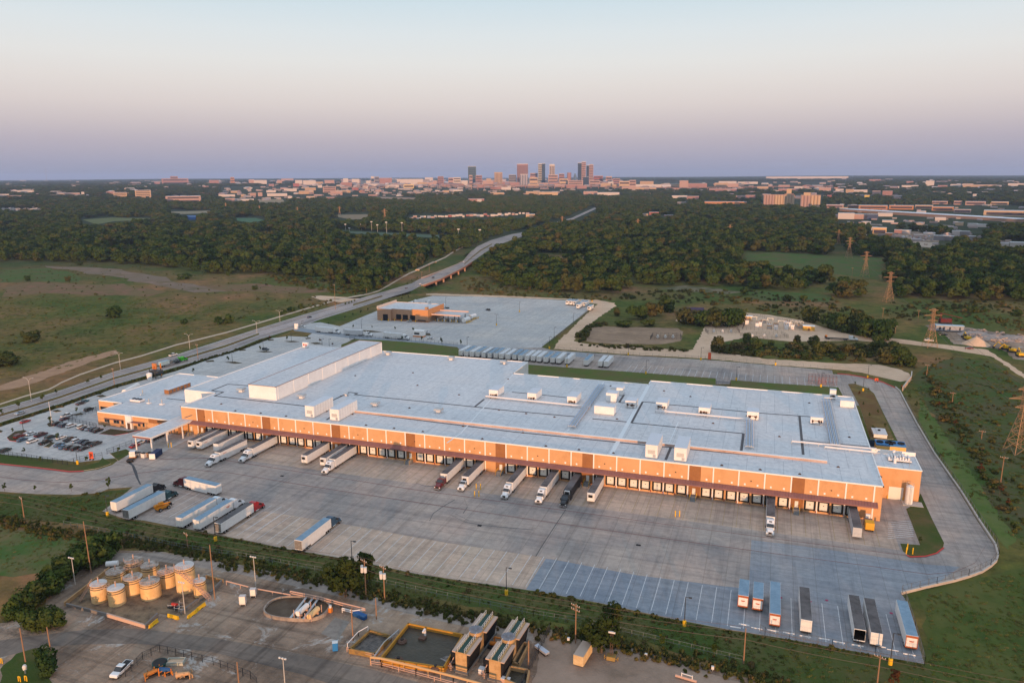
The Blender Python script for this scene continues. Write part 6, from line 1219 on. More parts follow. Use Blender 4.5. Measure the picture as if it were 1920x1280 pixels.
TU=[raw_mesh(mb,'tuft',leaf_mat('grass_blades',[(.11,.165,.036),(.15,.165,.048),(.21,.165,.075),(.09,.15,.032),(.17,.16,.058)],.4))]
GT=[]
def tufts(poly,dens,s0,s1):
 ws=pw(poly);wp=[(p.x,p.y)for p in ws];xs_=[p[0]for p in wp];ys_=[p[1]for p in wp]
 for _ in range(int((max(xs_)-min(xs_))*(max(ys_)-min(ys_))*dens)):
  x,y=rs.uniform(min(xs_),max(xs_)),rs.uniform(min(ys_),max(ys_))
  if math.sin(x*.21+1.7*math.sin(y*.17))+math.sin(y*.27+x*.05)<rs.uniform(-2.6,1.4)or not inpoly(x,y,wp):continue
  s=rs.uniform(s0,s1)*.85;GT.append((x,y,.02,s,s*rs.uniform(.2,.5),rs.uniform(0,6.28),0))
tufts([(0,927),(66,929),(138,931),(203,920),(247,915),(193,961),(269,978),(380,1000),(540,1032),(705,1062),(860,1090),(1125,1133),(1367,1183),(1480,1201),(1733,1248),(1780,1300),(1500,1295),(1250,1232),(1000,1180),(760,1130),(560,1080),(330,1030),(0,978)],.9,.5,1.1)
tufts([(1736,1115),(1930,1065),(1980,1290),(1775,1290),(1742,1250)],.9,.5,1.2)
tufts([(-20,990),(150,1010),(165,1030),(135,1060),(-20,1078)],.8,.4,.9)
tufts([(1700,735),(1780,690),(1860,684),(1940,730),(1940,1040),(1880,1000),(1800,890)],.22,.8,1.8)
tufts([(-20,560),(300,560),(520,580),(300,650),(-20,720)],.05,1.2,2.4)
tufts([(1700,950),(1728,1020),(1700,1040),(1768,1022),(1745,975),(1724,930)],.8,.4,.8)
scatter('grass',GT,TU,'rough grass of the banks and near fields','grass')
SPM=M('sprawl_wall',(1,1,1),.85,rnd=[(.50,.44,.42),(.34,.24,.22),(.30,.28,.30),(.46,.36,.30),(.22,.20,.22),(.40,.22,.18),(.55,.52,.52)])
HS=[]
for i in range(4):
 mb=MB();w_,d_=(5,4)if i<2 else(9,5);mb.bb(-w_,w_,-d_,d_,-3,4)
 if i%2==0:mb.prof([(-d_-.4,4),(0,6.5),(d_+.4,4)],-w_-.4,w_+.4)
 else:mb.bb(-w_-.2,w_+.2,-d_-.2,d_+.2,4,4.5)
 HS.append(mb.mesh('sprawl_house',SPM))
HP=[]
for x0,x1,y0_,y1_,n_,s0,s1 in((360,640,339,376,130,.7,1.7),(640,900,341,368,170,.8,2.0),(640,1190,340,352,260,1.1,2.8),(900,1430,344,366,120,.8,2.0),(1430,1920,338,374,160,.8,2.0),(0,360,340,372,110,.9,2.0),(1560,1920,384,460,130,.6,1.2),(0,140,387,396,20,.6,1.1)):
 for k in range(n_):
  u,v=rs.uniform(x0,x1),rs.uniform(y0_,y1_);p=P(u,v);s_=rs.uniform(s0,s1)*min(2.2,max(.8,math.hypot(p.x,p.y)/4200));HP.append((p.x,p.y,p.z,s_*rs.uniform(.8,1.8),s_*rs.uniform(.7,1.2),rs.choice((-.3,-.3+PI/2,.1,-.5)),rs.randint(4)))
scatter('city_sprawl',HP,HS,'scattered low houses and sheds of the distant suburbs','suburb')
#lamps, poles, towers, wires, fences
def light_pole(label,px,b,tp,arm=1,base=True,group='lamp posts around the truck yard',hmax=14):
 p=P(px,b);h=max(5,min(hmax,HT(p,tp)));t=thing('lamp_post',label,'lamp post',(p.x,p.y,0),0,group)
 if base:
  mb=MB();mb.cyl((0,0,0),(0,0,1.5),.48,None,14);mb.cyl((0,0,1.5),(0,0,1.6),.48,.3,14);sub('yellow_base',mb,YELL,t)
 mb=MB();mb.cyl((0,0,0),(0,0,h),.13,.09,8);sub('pole',mb,POLE,t)
 mb=MB()
 for s_ in((1,)if arm==1 else(-1,1)):mb.bb(min(0,s_*1.0),max(0,s_*1.0),-.06,.06,h-.12,h-.02)
 sub('arm',mb,POLE,t)
 for s_ in((1,)if arm==1 else(-1,1)):sub('lamp_head',MB().bb(s_*1.15-.4,s_*1.15+.4,-.22,.22,h-.2,h+.02),POLE,t)
for px,b,tp,lab,a in((202,967,928,'lamp post on a yellow base beside the leftmost parked trailer',1),(404.5,1014,968,'lamp post on a yellow base behind the trailer of the red truck',1),(661,1066,1013,'lamp post rising behind the big dark bank tree',1),(949.5,1115,1063,'lamp post on a yellow base in the middle of the southern bank',1),(1283,1173,1118,'lamp post on a yellow base below the blue grey stalls',1),(1669,1245,1186,'lamp post on a yellow base at the lower right corner of the yard',1),(1627,708.5,684,'lamp post at the outside of the north east road bend',1),(1618,733,709,'lamp post on the side lawn inside the road bend',1),(1539,725.5,699,'lamp post before the trailer cage behind the warehouse',1),(1454,684.5,663,'lamp post on the far kerb behind the right hand roof',1),(1314,675,651,'lamp post on the far kerb near the orange barrier',1),(1178,665.5,643,'lamp post on the far kerb below the brown dirt pad',1),(1030,653.5,631,'lamp post at the corner of the gravel road and upper lot',1),(1211,701,675,'lamp post on the back lawn left of the dark gate',1),(1380.5,713,687,'lamp post on the back lawn right of the dark gate',1),(1063,688,663,'lamp post in front of the packed trailer row',1),(974,585,565,'lamp post in the middle of the open upper lot',1),(931,610,589,'lamp post with two heads right of the white fuel tanks',2),(1110,566,556,'lamp post at the far right corner of the upper lot',1),(145.5,870,845,'lamp post on a yellow base at the iron fence corner of the car park',1)):
 light_pole(lab,px,b,tp,a)
for px,b,tp,lab in((1075,605,587,'slim lamp post on the right edge of the upper lot'),(1039,633,613,'slim lamp post lower on the right edge of the upper lot'),(876,648,631,'lamp post at the right end of the back lawn'),(678,616,598,'dark lamp post at the gate drive in front of the workshop'),(836,577,557,'dark lamp post behind the workshop canopy'),(44,808,799,'short lamp post by the round planter in the car park'),(436,679,660,'lamp post in the first planter of the north car park'),(494,655,638,'lamp post behind the lone dark car'),(546.5,641,623,'lamp post on the far planter of the north car park'),(617.5,650,635,'lamp post at the right end of the north car park'),(566.5,613,602,'lamp post at the truck entrance'),(604,648,637,'lamp post beside the drive behind the warehouse'),(1498,592,573,'lamp post on the slope behind the substation')):
 light_pole(lab,px,b,tp,1,False)
for px,b,tp,lab in((59,752,708,'curved double arm street lamp at the left end of the main road'),(226,693,661,'curved double arm street lamp opposite the orange sign'),(356,654,626,'curved double arm street lamp beside the north car park'),(482,625,601,'curved double arm street lamp left of the junction'),(525,603,582,'street lamp at the junction of the main road')):
 p=P(px,b);h=min(13,HT(p,tp));t=thing('street_lamp',lab,'street lamp',(p.x,p.y,0),road_dir(px),'street lamps along the main road')
 mb=MB();mb.cyl((0,0,0),(0,0,h*.8),.14,.1,8);sub('pole',mb,LGREY,t)
 for s_ in(-1,1):
  pts=[(s_*2.6*(1-math.cos(k/4*PI/2))*1.0,0,h*.78+h*.22*math.sin(k/4*PI/2))for k in range(5)];mb=MB()
  for a,b_ in zip(pts[:-1],pts[1:]):mb.cyl(a,b_,.08,None,6)
  ar=sub('curved_arm',mb,LGREY,t);sub('lamp_head',MB().box((pts[-1][0]+s_*.3,0,h),(.9,.3,.16)),LGREY,ar)
def wood_pole(label,px,b,tp,cross=1,xf=0,m=WOOD,lean=0.0,group=None,cat='utility pole',r=.17,rz=0.0,hmax=24,bx=None):
 p=P(px,b);h=max(4,min(hmax,HT(p,tp)));tx=0
 t=thing('utility_pole',label,cat,(p.x,p.y,p.z),rz,group)
 mb=MB();mb.cyl((0,0,0),(lean*h,0,h),r,r*.7,8);sub('pole',mb,m,t)
 for k in range(cross):
  z=h-.5-k*1.1;mb=MB();mb.bb(lean*z-1.25,lean*z+1.25,-.3,-.15,z-.1,z+.1)
  cr=sub('crossarm',mb,m,t);mb=MB()
  for q in(-1.15,-.5,.5,1.15):mb.cyl((lean*z+q,-.22,z+.1),(lean*z+q,-.22,z+.4),.08,.05,6)
  sub('insulator',mb,CERAM,cr)
 for k in range(xf):
  a=(-.75,.75,0)[k];mb=MB();mb.cyl((a,-.35-(.5 if k==2 else 0),h-3.4),(a,-.35-(.5 if k==2 else 0),h-1.9),.42,None,12);sub('transformer',mb,CERAM,t)
 return p,h
SP=[]
for px,b,tp,lab,c,x in((46,974,931,'wooden utility pole at the far left of the southern bank',1,0),(352,1026,998,'short wooden pole on the bank below the parked trailers',1,0),(686.5,1121,1048,'utility pole with transformers, left one of the close pair',1,3),(721.5,1127,1060,'utility pole with transformers, right one of the close pair',1,3),(1079,1205,1131,'tall wooden utility pole left of the big tree by the container',2,0),(1394,1244,1177,'slim grey utility pole below the blue grey stalls',0,0),(1645,1279,1227,'wooden utility pole at the bottom right of the bank',1,0)):
 SP.append(wood_pole(lab,px,b,tp,c,x,group='utility poles along the southern bank',rz=-.4))
for px,b,tp,lab in((171,1074,977,'tall bare wooden pole beside the diagonal hedgerow'),(403,1123,1021,'tall bare wooden pole behind the right end of the tank farm'),(100,1248,1175,'pale slanted pole beside the grass patch at the bottom left'),(48,1240,1177,'thin dark pole on the grass patch at the bottom left'),(448,1281,1240,'thin pale pole at the dark fence near the bottom'),(662,1200,1140,'orange lit pole in front of the blue pipe rack'),(706,1160,1121,'orange lit thick pole on the track above the small basin'),(991,1256,1200,'orange lit pole right of the cooling towers')):
 wood_pole(lab,px,b,tp,0,0,group='bare poles of the plant yard',cat='pole',lean=-.02 if px<200 else 0,hmax=18)
for px,b,tp,lab in((215,724,690,'wooden pole at the verge opposite the office wing'),(372,679,645,'wooden pole beside the near end of the north car park'),(629,580,533,'tall power pole on the median of the junction'),(726,530,511,'wooden pole at the edge of the woods before the bridge'),(687,549,527,'orange lit double pole beside the footpath'),(791,521,509,'pole at the left end of the road bridge'),(805,512,495,'pole in the middle of the road bridge approach'),(843,474,461,'thin pole beside the far footpath'),(861,466,449,'thin pole at the end of the far footpath'),(1737,706,683,'wooden pole on the east meadow right of the gravel lobe'),(1785,756,735,'small power pole on the east meadow'),(1876,905,855,'wooden power pole on the east meadow below the big lattice tower'),(1840,823,809,'power pole with short crossarm low on the east meadow'),(1721,602,581,'power pole beside the second lattice tower'),(1597,522,502,'power pole left of the bright field'),(1612,540,525,'small power pole at the lower edge of the bright field'),(1678,625,610,'thin white topped pole on the grass above the gravel road'),(1655,594,577,'small pole left of the lattice tower line')):
 wood_pole(lab,px,b,tp,1 if px>600 else 1,0,rz=-.3,group='wooden power poles')
for px,b,tp,lab in((141,1095,1046,'three headed floodlight pole beside the hedgerow'),(480,1103,1044,'floodlight pole on the track above the white cabinets'),(534,1279,1234,'white topped mast at the bottom of the plant yard'),(347,1150,1092,'thin floodlight pole standing in front of the tanks')):
 p=P(px,b);h=HT(p,tp);t=thing('floodlight_pole',lab,'floodlight',(p.x,p.y,0),0,'floodlight poles of the plant yard');mb=MB();mb.cyl((0,0,0),(0,0,h),.12,.08,8);sub('pole',mb,LGREY,t)
 sub('crossbar',MB().bb(-.9,.9,-.06,.06,h-.1,h),LGREY,t)
 for q in(-.75,0,.75):sub('lamp_head',MB().box((q,-.15,h+.18),(.42,.25,.34)),CERAM,t)
p=P(1146,1236);h=HT(p,1186);t=thing('light_tower','portable lattice light tower beside the big tree at the container','light tower',(p.x,p.y,0));mb=MB()
for k in range(8):
 mb.bar((-.3,0,k*h/8),(.3,0,(k+1)*h/8),.06);mb.bar((.3,0,k*h/8),(-.3,0,(k+1)*h/8),.06)
mb.bar((-.3,0,0),(-.3,0,h),.09);mb.bar((.3,0,0),(.3,0,h),.09);sub('lattice_mast',mb,COIL,t);mb=MB();mb.bb(-.8,.8,-.2,.2,h,h+.4);sub('lamp_head',mb,CERAM,t)
mb=MB();mb.bb(-1,1,-.8,.8,.2,1.2);mb.bb(-1.7,-1.5,-.1,.1,0,1);mb.bb(1.5,1.7,-.1,.1,0,1);mb.bb(-1.7,1.7,-.1,.1,.3,.45);sub('trailer_base',mb,M('faded_yellow',(.30,.2,.07),.7),t)
WIRE=M('overhead_wire',(.16,.11,.09),.6)
def wire(label,pts,r,group):
 mb=MB()
 for a,b in zip(pts[:-1],pts[1:]):
  L=(b-a).length;k=max(4,int(L/9));prev=a
  for i in range(1,k+1):
   t_=i/k;q=a.lerp(b,t_)-Vector((0,0,L*.018*4*t_*(1-t_)*.6));mb.cyl(prev,q,r,None,4,0,False);prev=q
 o=mb.build('overhead_wire',WIRE);props(o,label,'wire',group)
tops=[Vector((p.x,p.y,h-.3))for p,h in(SP[0],SP[2],SP[3],SP[4],SP[5],SP[6])]
d=(tops[-1]-tops[0]).normalized();n_=Vector((-d.y,d.x,0));tops=[tops[0]-d*60]+tops+[tops[-1]+d*60]
wire('upper outer overhead wire running along the southern bank',[q+n_*1.1 for q in tops],.03,'wires of the southern pole line')
wire('upper inner overhead wire running along the southern bank',[q-n_*1.1 for q in tops],.03,'wires of the southern pole line')
wire('lower single overhead wire running along the southern bank',[q-Vector((0,0,2.6))for q in tops],.04,'wires of the southern pole line')
def lattice(label,px,b,tp,wide=1.0,arms=True,thick=1.0):
 p=P(px,b);h=max(14,min(60,HT(p,tp)));t=thing('lattice_tower',label,'pylon',(p.x,p.y,p.z),.35,'lattice power towers');bw=h*.13*wide;tw=h*.028
 def at(k,f):
  s_=((-1,-1),(1,-1),(1,1),(-1,1))[k];w=bw+(tw-bw)*min(1,f/.62)if f<.62 else tw
  return Vector((s_[0]*w,s_[1]*w,f*h))
 lv=[0,.16,.30,.42,.53,.62,.69,.76,.83,.90,.97]
 legs=MB();br=MB();bt=max(.09,h*.0042)*thick
 for k in range(4):
  for a,c in zip(lv[:-1],lv[1:]):
   legs.bar(at(k,a),at(k,c),bt*1.5);br.bar(at(k,a),at((k+1)%4,c),bt*.8);br.bar(at((k+1)%4,a),at(k,c),bt*.8);br.bar(at(k,c),at((k+1)%4,c),bt*.8)
 sub('leg_frame',legs,RUST,t);sub('lattice_bracing',br,RUST,t)
 if arms:
  for f,L in((.66,.13),(.79,.235),(.92,.12)):
   mb=MB();z=f*h
   for s_ in(-1,1):
    tip=Vector((s_*L*h,0,z+.008*h))
    for y in(-tw,tw):mb.bar((s_*tw,y,z),tip,bt);mb.bar((s_*tw,y,z+.035*h),tip,bt)
    for q in(.3,.6):mb.bar((s_*(tw+(L*h-tw)*q),0,z),(s_*(tw+(L*h-tw)*q),0,z+.035*h*(1-q)),bt*.7)
   sub('crossarm',mb,RUST,t)
 return Vector((p.x,p.y,p.z)),h
LT=[lattice(*a)for a in(('huge lattice power tower at the right picture edge',1908,848,720),('lattice power tower standing beside the white pickup on the gravel road',1743,650,576),('lattice power tower third from the right, above the grassy strip',1665,566,508),('lattice power tower on the bright field',1621,518,470),('lattice power tower just beyond the bright field',1591,484,444),('lattice power tower at the edge of the woods below the scrap yard',1571,459,430))]
for a in(('small lattice tower in the woods right of centre',1368,443,421),('small lattice tower in the central woods',1195.5,432,410),('small lattice tower in the woods right of the far road',1054,424,405),('small lattice tower behind the sports field',722,416,391),('small lattice tower in the woods above the sports field',637,403,387),('small lattice tower in the left woods below the city',558,403,388),('faint lattice tower at the far left woods',487,398,385),('faint lattice tower near the blue roofed hall',424,395,380)):lattice(*a,thick=2.0)
for s_,lab in((-1,'left'),(1,'right')):
 pts=[]
 for p,h in LT:
  c,s2=math.cos(.35),math.sin(.35);pts.append(p+Vector((s_*.235*h*c,s_*.235*h*s2,.79*h)))
 wire('high voltage wire on the %s side of the lattice towers'%lab,pts,.05,'high voltage wires of the lattice towers')
MESH=M('chain_link',(.12,.13,.14),.6);IRON=M('iron_fence',(.03,.035,.045),.5)
def fence(label,pts,h,m,sp=2.5,rails=2,mesh_step=.0,name='fence',group=None,pale=None):
 ws=[Vector((q.x,q.y,0))for q in pw(pts)];t=thing(name,label,'fence',ws[0],0,group);o0=ws[0];pm=MB();rm=MB();lm=MB()
 for a,b in zip(ws[:-1],ws[1:]):
  L=(b-a).length;k=max(1,round(L/sp))
  for i in range(k+1):q=a.lerp(b,i/k)-o0;pm.bb(q.x-.05,q.x+.05,q.y-.05,q.y+.05,0,h+.05)
  for j in range(rails):z=h*(j+1)/rails-.02 if rails>1 else h;rm.bar(a-o0+Vector((0,0,z)),b-o0+Vector((0,0,z)),.06)
  if pale:
   n=int(L/pale)
   for i in range(n):q=a.lerp(b,i/n)-o0;lm.bar((q.x,q.y,.1),(q.x,q.y,h),.03)
 sub('fence_posts',pm,m,t)['kind']='stuff';t.children[-1].name='fence_post';sub('rail',rm,m,t)
 if lm.v:o=sub('palings',lm,m,t);o['kind']='stuff'
 return t
fence('black iron fence along the front of the car park',[(-40,848),(0,852),(33,858),(60,862),(90,866),(127,872),(150,865),(192,857)],2.2,IRON,2.5,2,pale=.35,name='iron_fence')
fence('short black iron fence beside the yard tractor',[(201,851),(225,842),(248,834)],2.2,IRON,2.5,2,pale=.35,name='iron_fence')
fence('iron fence enclosing the empty court at the office corner',[(181,801),(150,794),(128,790),(160,777),(180,769),(189,766)],2.0,IRON,2.5,2,pale=.35,name='iron_fence')
fence('chain link fence along the southern bank',[(120,985),(240,1008),(345,1030),(480,1050),(640,1080),(760,1105),(880,1130),(1000,1155),(1100,1172),(1250,1208),(1392,1242)],1.8,M('galvanised_wire',(.15,.17,.16),.7),3,2,pale=1.6,name='wire_fence')
fence('chain link fence closing the blue grey stalls at the bottom',[(1425,1186),(1434,1192),(1480,1200),(1560,1214),(1640,1230),(1733,1247),(1715,1180),(1697,1124),(1691,1116)],2.4,MESH,3,2,pale=.6,name='wire_fence')
fence('chain link fence on top of the curved concrete wall',[(1691,1113),(1756,1097),(1816,1082),(1857,1063),(1872,1044),(1867,1022),(1834,974),(1801,921),(1786,899),(1752,850),(1720,797),(1697,753)],2.6,MESH,3,2,name='wire_fence')
fence('chain link fence along the north kerb of the back road',[(1035,655),(1175,665),(1335,674),(1440,683),(1560,693)],2.0,MESH,4,2,name='wire_fence')
fence('chain link fence along the right edge of the upper lot',[(1117,573),(1080,604),(1046,632),(1017,651)],2.2,MESH,4,2,pale=1.0,name='wire_fence')
fence('chain link fence along the back lawn beside the gate drive',[(666,633),(719,635.5),(787,640.5),(858,648)],2.2,MESH,3,2,pale=.8,name='wire_fence')
fence('dark slatted fence dividing the plant yard from the gravel pad',[(1030,1185),(1010,1225),(985,1275),(965,1310)],2.2,IRON,2.5,2,pale=.4,name='wire_fence')
fence('dark fence around the pump pit at the bottom left',[(236,1268),(268,1236),(300,1222),(330,1228),(360,1236),(400,1246),(470,1272),(482,1284)],2.0,IRON,2.5,2,pale=.4,name='wire_fence')
for lab,pts in(('iron fenced wellhead pad on the brown dirt pad',[(1219,637),(1224,630),(1276,630),(1277,637),(1219,637)]),('iron fenced pad left of the substation',[(1322,621),(1328,627),(1387,625),(1381,617),(1322,621)]),('iron fenced pad right of the olive tree',[(1388,630),(1408,637),(1478,634),(1465,627),(1388,630)])):
 t=fence(lab,pts,2.6,IRON,3,2,pale=.5,name='fenced_pad');o0=t.location
 for i in range(3):
  q=P(pts[0][0]+(pts[2][0]-pts[0][0])*(.25+.25*i),(pts[0][1]+pts[2][1])/2);mb=MB();mb.cyl((q.x-o0.x,q.y-o0.y,0),(q.x-o0.x,q.y-o0.y,2.2),.6,None,10);mb.bb(q.x-o0.x-1,q.x-o0.x+1,q.y-o0.y-.5,q.y-o0.y+.5,.6,1.2);sub('wellhead',mb,CERAM,t)
RW=[(1691,1113.5),(1725,1105),(1757,1097.5),(1790,1090),(1816,1082.5),(1840,1074),(1858,1062.5),(1868,1053),(1871,1043),(1866,1023),(1834,974.5),(1801,921.5),(1785,899),(1751,850),(1720,797),(1696.5,753),(1687,734),(1679,727)]
ws=pw(RW);t=thing('retaining_wall','curved concrete retaining wall around the right end of the yard','wall',(0,0,0));mb=MB();cp=MB()
for a,b in zip(ws[:-1],ws[1:]):
 d=(b-a);c=(a+b)/2;mb.box((c.x,c.y,.35),(d.length+.3,.35,.7),math.atan2(d.y,d.x));cp.box((c.x,c.y,.76),(d.length+.35,.5,.12),math.atan2(d.y,d.x))
sub('wall',mb,M('wall_concrete',(.45,.40,.36),.9,0,(.38,.33,.3),.3),t);sub('coping',cp,CURB,t)
t=thing('retaining_wall','short orange lit concrete wall at the end of the gravel lobe','wall',(0,0,0));mb=MB();cp=MB();ws=pw([(1692,733),(1700,722),(1708,712),(1709,703)])
for a,b in zip(ws[:-1],ws[1:]):
 d=(b-a);c=(a+b)/2;mb.box((c.x,c.y,1.1),(d.length+.2,.4,2.2),math.atan2(d.y,d.x));cp.box((c.x,c.y,2.26),(d.length+.25,.55,.12),math.atan2(d.y,d.x))
sub('wall',mb,M('tan_wall',(.50,.36,.26),.9),t);sub('coping',cp,CURB,t)
t=thing('road_bridge','road bridge with reddish side girders carrying the main road over the creek','bridge',(0,0,0))
def edgept(L,t_):pass
def rp_(lst,px,dz):
 for a,b in zip(lst[:-1],lst[1:]):
  if a[0]<=px<=b[0]:
   y=a[1]+(b[1]-a[1])*(px-a[0])/(b[0]-a[0]);p=P(px,y,road_z(px));return Vector((p.x,p.y,p.z+dz))
for lst,nm in((RL,'near'),(RU,'far')):
 g=MB();k_=MB();xs_=[790+4*i for i in range(25)]
 for a,b in zip(xs_[:-1],xs_[1:]):
  A,B=rp_(lst,a,0),rp_(lst,b,0);d=B-A;c=(A+B)/2;rz=math.atan2(d.y,d.x)
  g.box((c.x,c.y,c.z-.85),(d.length+.1,.5,1.6),rz);k_.box((c.x,c.y,c.z+.45),(d.length+.1,.3,1.0),rz)
 sub('girder',g,M('bridge_girder_'+nm,(.42,.17,.11),.8),t);sub('bridge_parapet',k_,M('bridge_parapet_'+nm,(.46,.38,.33),.9),t)
for px in(818,832,846,860,872):
 A,B=rp_(RL,px,0),rp_(RU,px-4,0);mb=MB()
 for f in(.08,.5,.92):q=A.lerp(B,f);mb.bb(q.x-.7,q.x+.7,q.y-.7,q.y+.7,0,q.z-1.3)
 q0,q1=A,B;d=q1-q0;c=(q0+q1)/2;mb.box((c.x,c.y,c.z-1.5),(d.length*.95,1.4,.7),math.atan2(d.y,d.x));sub('pier',mb,M('pier_brick',(.48,.30,.22),.9)if not bpy.data.materials.get('pier_brick')else bpy.data.materials['pier_brick'],t)
for lst,s_ in((RU,1),(RL,-1)):
 for x0_,x1_ in((748,792),(884,980)):
  vs=[];fs=[];n=10
  for i in range(n+1):
   px=x0_+(x1_-x0_)*i/n;A=rp_(lst,px,0);B=rp_(lst,px+1,0);d=(B-A).normalized();nn=Vector((-d.y,d.x,0))*s_;w=A.z*2.2+.3;vs+=[(A.x,A.y,A.z+.02),(A.x+nn.x*w,A.y+nn.y*w,0)]
  for i in range(n):fs.append((2*i,2*i+1,2*i+3,2*i+2))
  mb=MB();mb.add(vs,fs);o=mb.build('embankment_terrain',LAWN2);props(o,kind='structure')
p0,p1=P(783,507),P(815,492)
t=thing('footbridge','small footbridge carrying the footpath over the creek','bridge',(0,0,0));mb=MB();d=p1-p0;c=(p0+p1)/2;rz=math.atan2(d.y,d.x);mb.box((c.x,c.y,1.2),(d.length,4,.5),rz);sub('deck',mb,TRAILM,t)
mb=MB();n_=Vector((-d.y,d.x,0)).normalized()*2
for s_ in(-1,1):mb.bar(p0+n_*s_+Vector((0,0,2.5)),p1+n_*s_+Vector((0,0,2.5)),.15)
sub('railing',mb,IRON,t);mb=MB();mb.box((p0.x,p0.y,.6),(3,5,1.2),rz);mb.box((p1.x,p1.y,.6),(3,5,1.2),rz);sub('abutment',mb,M('abutment',(.5,.33,.22),.9),t)
#the workshop on the upper lot
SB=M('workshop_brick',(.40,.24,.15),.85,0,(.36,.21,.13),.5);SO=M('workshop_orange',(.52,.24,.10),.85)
t=thing('truck_workshop','low brick truck workshop with four dark bay doors on the upper lot','workshop',(0,0,0))
sx0,sx1,sy0,sy1,sh=-292.6,-249.5,526.5,557,9.4
mb=MB();mb.prism([(sx0,sy0-2.5),(sx0+12,sy0-2.5),(sx0+12,sy0),(sx1,sy0),(sx1,sy1),(sx0,sy1)],0,sh);sub('wall',mb,SB,t)
sub('roof',MB().add([(sx0+.3,sy0-2.2,sh+.02),(sx0+12,sy0-2.2,sh+.02),(sx0+12,sy0+.3,sh+.02),(sx1-.3,sy0+.3,sh+.02),(sx1-.3,sy1-.3,sh+.02),(sx0+.3,sy1-.3,sh+.02)],[(0,1,2,3,4,5)]),ROOF,t)
mb=MB();mb.bb(sx1-14,sx1+.12,sy0-.12,sy0,5.2,sh+.5);mb.bb(sx1,sx1+.12,sy0,sy1,3.6,sh+1.0);sub('orange_panel',mb,SO,t)  # orange overlay paints low sun on the upper wall above the warehouse shadow
mb=MB();mb.bb(sx0-.1,sx0+.3,sy0-2.5,sy1,sh,sh+2.0);mb.bb(sx0,sx1,sy1-.3,sy1+.1,sh,sh+.4);sub('parapet',mb,M('workshop_parapet',(.62,.5,.42),.8),t)
mb=MB();mb.bb(sx0,sx1,sy0-.16,sy0-.1,0,1.2);sub('base_course',mb,BRICKD,t)
for cx in(812,977,1070,1172):
 x=P(590+cx/6.4,520+500/6.4,2.2).x;y=sy0-2.5 if cx<870 else sy0
 d_=sub('bay_door',MB().bb(x-2.2,x+2.2,y-.1,y+.05,0,5.2),M('bay_interior',(.012,.014,.018),.6)if not bpy.data.materials.get('bay_interior')else bpy.data.materials['bay_interior'],t)
 for s_ in(-1,1):sub('bollard',MB().cyl((x+s_*3.0,y-1.2,0),(x+s_*3.0,y-1.2,1.6),.32,None,8),YELL,d_)
mb=MB();mb.bb(sx1-9,sx1-2,sy0-.2,sy0-.12,.9,1.9);sub('window',mb,DARKG,t)
mb=MB();mb.bb(-.9,.9,-.9,.9,0,1.4);q=P(800,577,sh);mb2=MB();mb2.bb(sx1-4.5,sx1-2.5,sy0+4,sy0+7,sh,sh+1.8);sub('roof_unit',mb2,RUST,t)
t=thing('fuel_canopy','two long pinkish canopy beams over the fuel island beside the workshop','canopy',(0,0,0))
for i,(ya,za)in enumerate(((sy0+5,6.2),(sy0+22,6.6))):
 mb=MB();mb.bb(sx1+.5,sx1+25,ya,ya+1.2,za-.9,za);sub('fascia_beam',mb,M('canopy_pink_%d'%i,(.62,.42,.34),.6),t)
mb=MB();mb.bb(sx1+.5,sx1+25,sy0+6.2,sy0+22,5.6,5.9);sub('roof_deck',mb,STEEL,t)
for x in(4,14,23):
 for y in(7,20):sub('post',MB().bb(sx1+x-.25,sx1+x+.25,sy0+y-.25,sy0+y+.25,0,5.6),POLE,t)
for i,x in enumerate((3,9,14,19)):
 q=thing('fuel_pump',('fuel pump with yellow bollard under the canopy beside the workshop'),'fuel pump',(sx1+x+1,sy0+9,0),0,'fuel pumps under the workshop canopy');sub('cabinet',MB().bb(-.5,.5,-.35,.35,.2,2.2),TRIM,q);sub('plinth',MB().bb(-1.2,1.2,-.7,.7,0,.2),CURB,q)
 for s_ in(-1,1):sub('bollard',MB().cyl((s_*1.5,-1,0),(s_*1.5,-1,1.5),.3,None,8),YELL,q)
for px,py,lab in((874,604,'white horizontal fuel tank nearest the workshop canopy'),(886,598,'second white fuel tank behind the nearest one')):
 p=P(px,py);t=thing('fuel_tank',lab,'tank',(p.x,p.y,0),-.15,'white fuel tanks on the upper lot');mb=MB();mb.cyl((0,-4,2.2),(0,4,2.2),1.7,None,16);sub('shell',mb,WHITE,t);mb=MB();mb.bb(-1.3,1.3,-3,-2.4,0,1.2);mb.bb(-1.3,1.3,2.4,3,0,1.2);sub('saddle',mb,CURB,t)
 mb=MB()
 for k in range(5):mb.cyl((2.6,-4+k*2,0),(2.6,-4+k*2,1.5),.28,None,8)
 for k in range(5):sub('bollard',MB().cyl((2.9,-4+k*2,0),(2.9,-4+k*2,1.5),.3,None,8),YELL,t)
for px,py,lab,rz in((783,568.5,'white tractor unit parked behind the workshop, left one',2.2),(806,570,'white tractor unit parked behind the workshop, right one',1.2),(836,577,'white tractor unit beside the lamp behind the fuel canopy',1.4)):
 p=P(px,py,.5);t=thing('tractor_unit',lab,'truck',(p.x,p.y,.03),rz,'tractor units behind the workshop');tractor(t,0,WHT,True,.9,True)
for lab,pts in(('yellow bollard in the group of four on the dock apron',[(893,917),(901,917),(890,931),(898,931)]),('yellow bollard in front of the long empty run of docks',[(1266,968),(1274,968)]),('yellow bollard at the edge of the corner island',[(1699,1038),(1701,1031),(1711,1039)]),('yellow bollard beside the canopy column',[(316,839),(321.5,838)])):
 for px,py in pts:
  p=P(px,py);t=thing('bollard',lab,'bollard',(p.x,p.y,.02),0,lab.replace('yellow bollard','yellow bollards'));sub('post',MB().cyl((0,0,0),(0,0,2.1),.17,None,10),YELL,t);sub('cap',MB().cyl((0,0,2.1),(0,0,2.2),.17,.06,10),YELL,t)
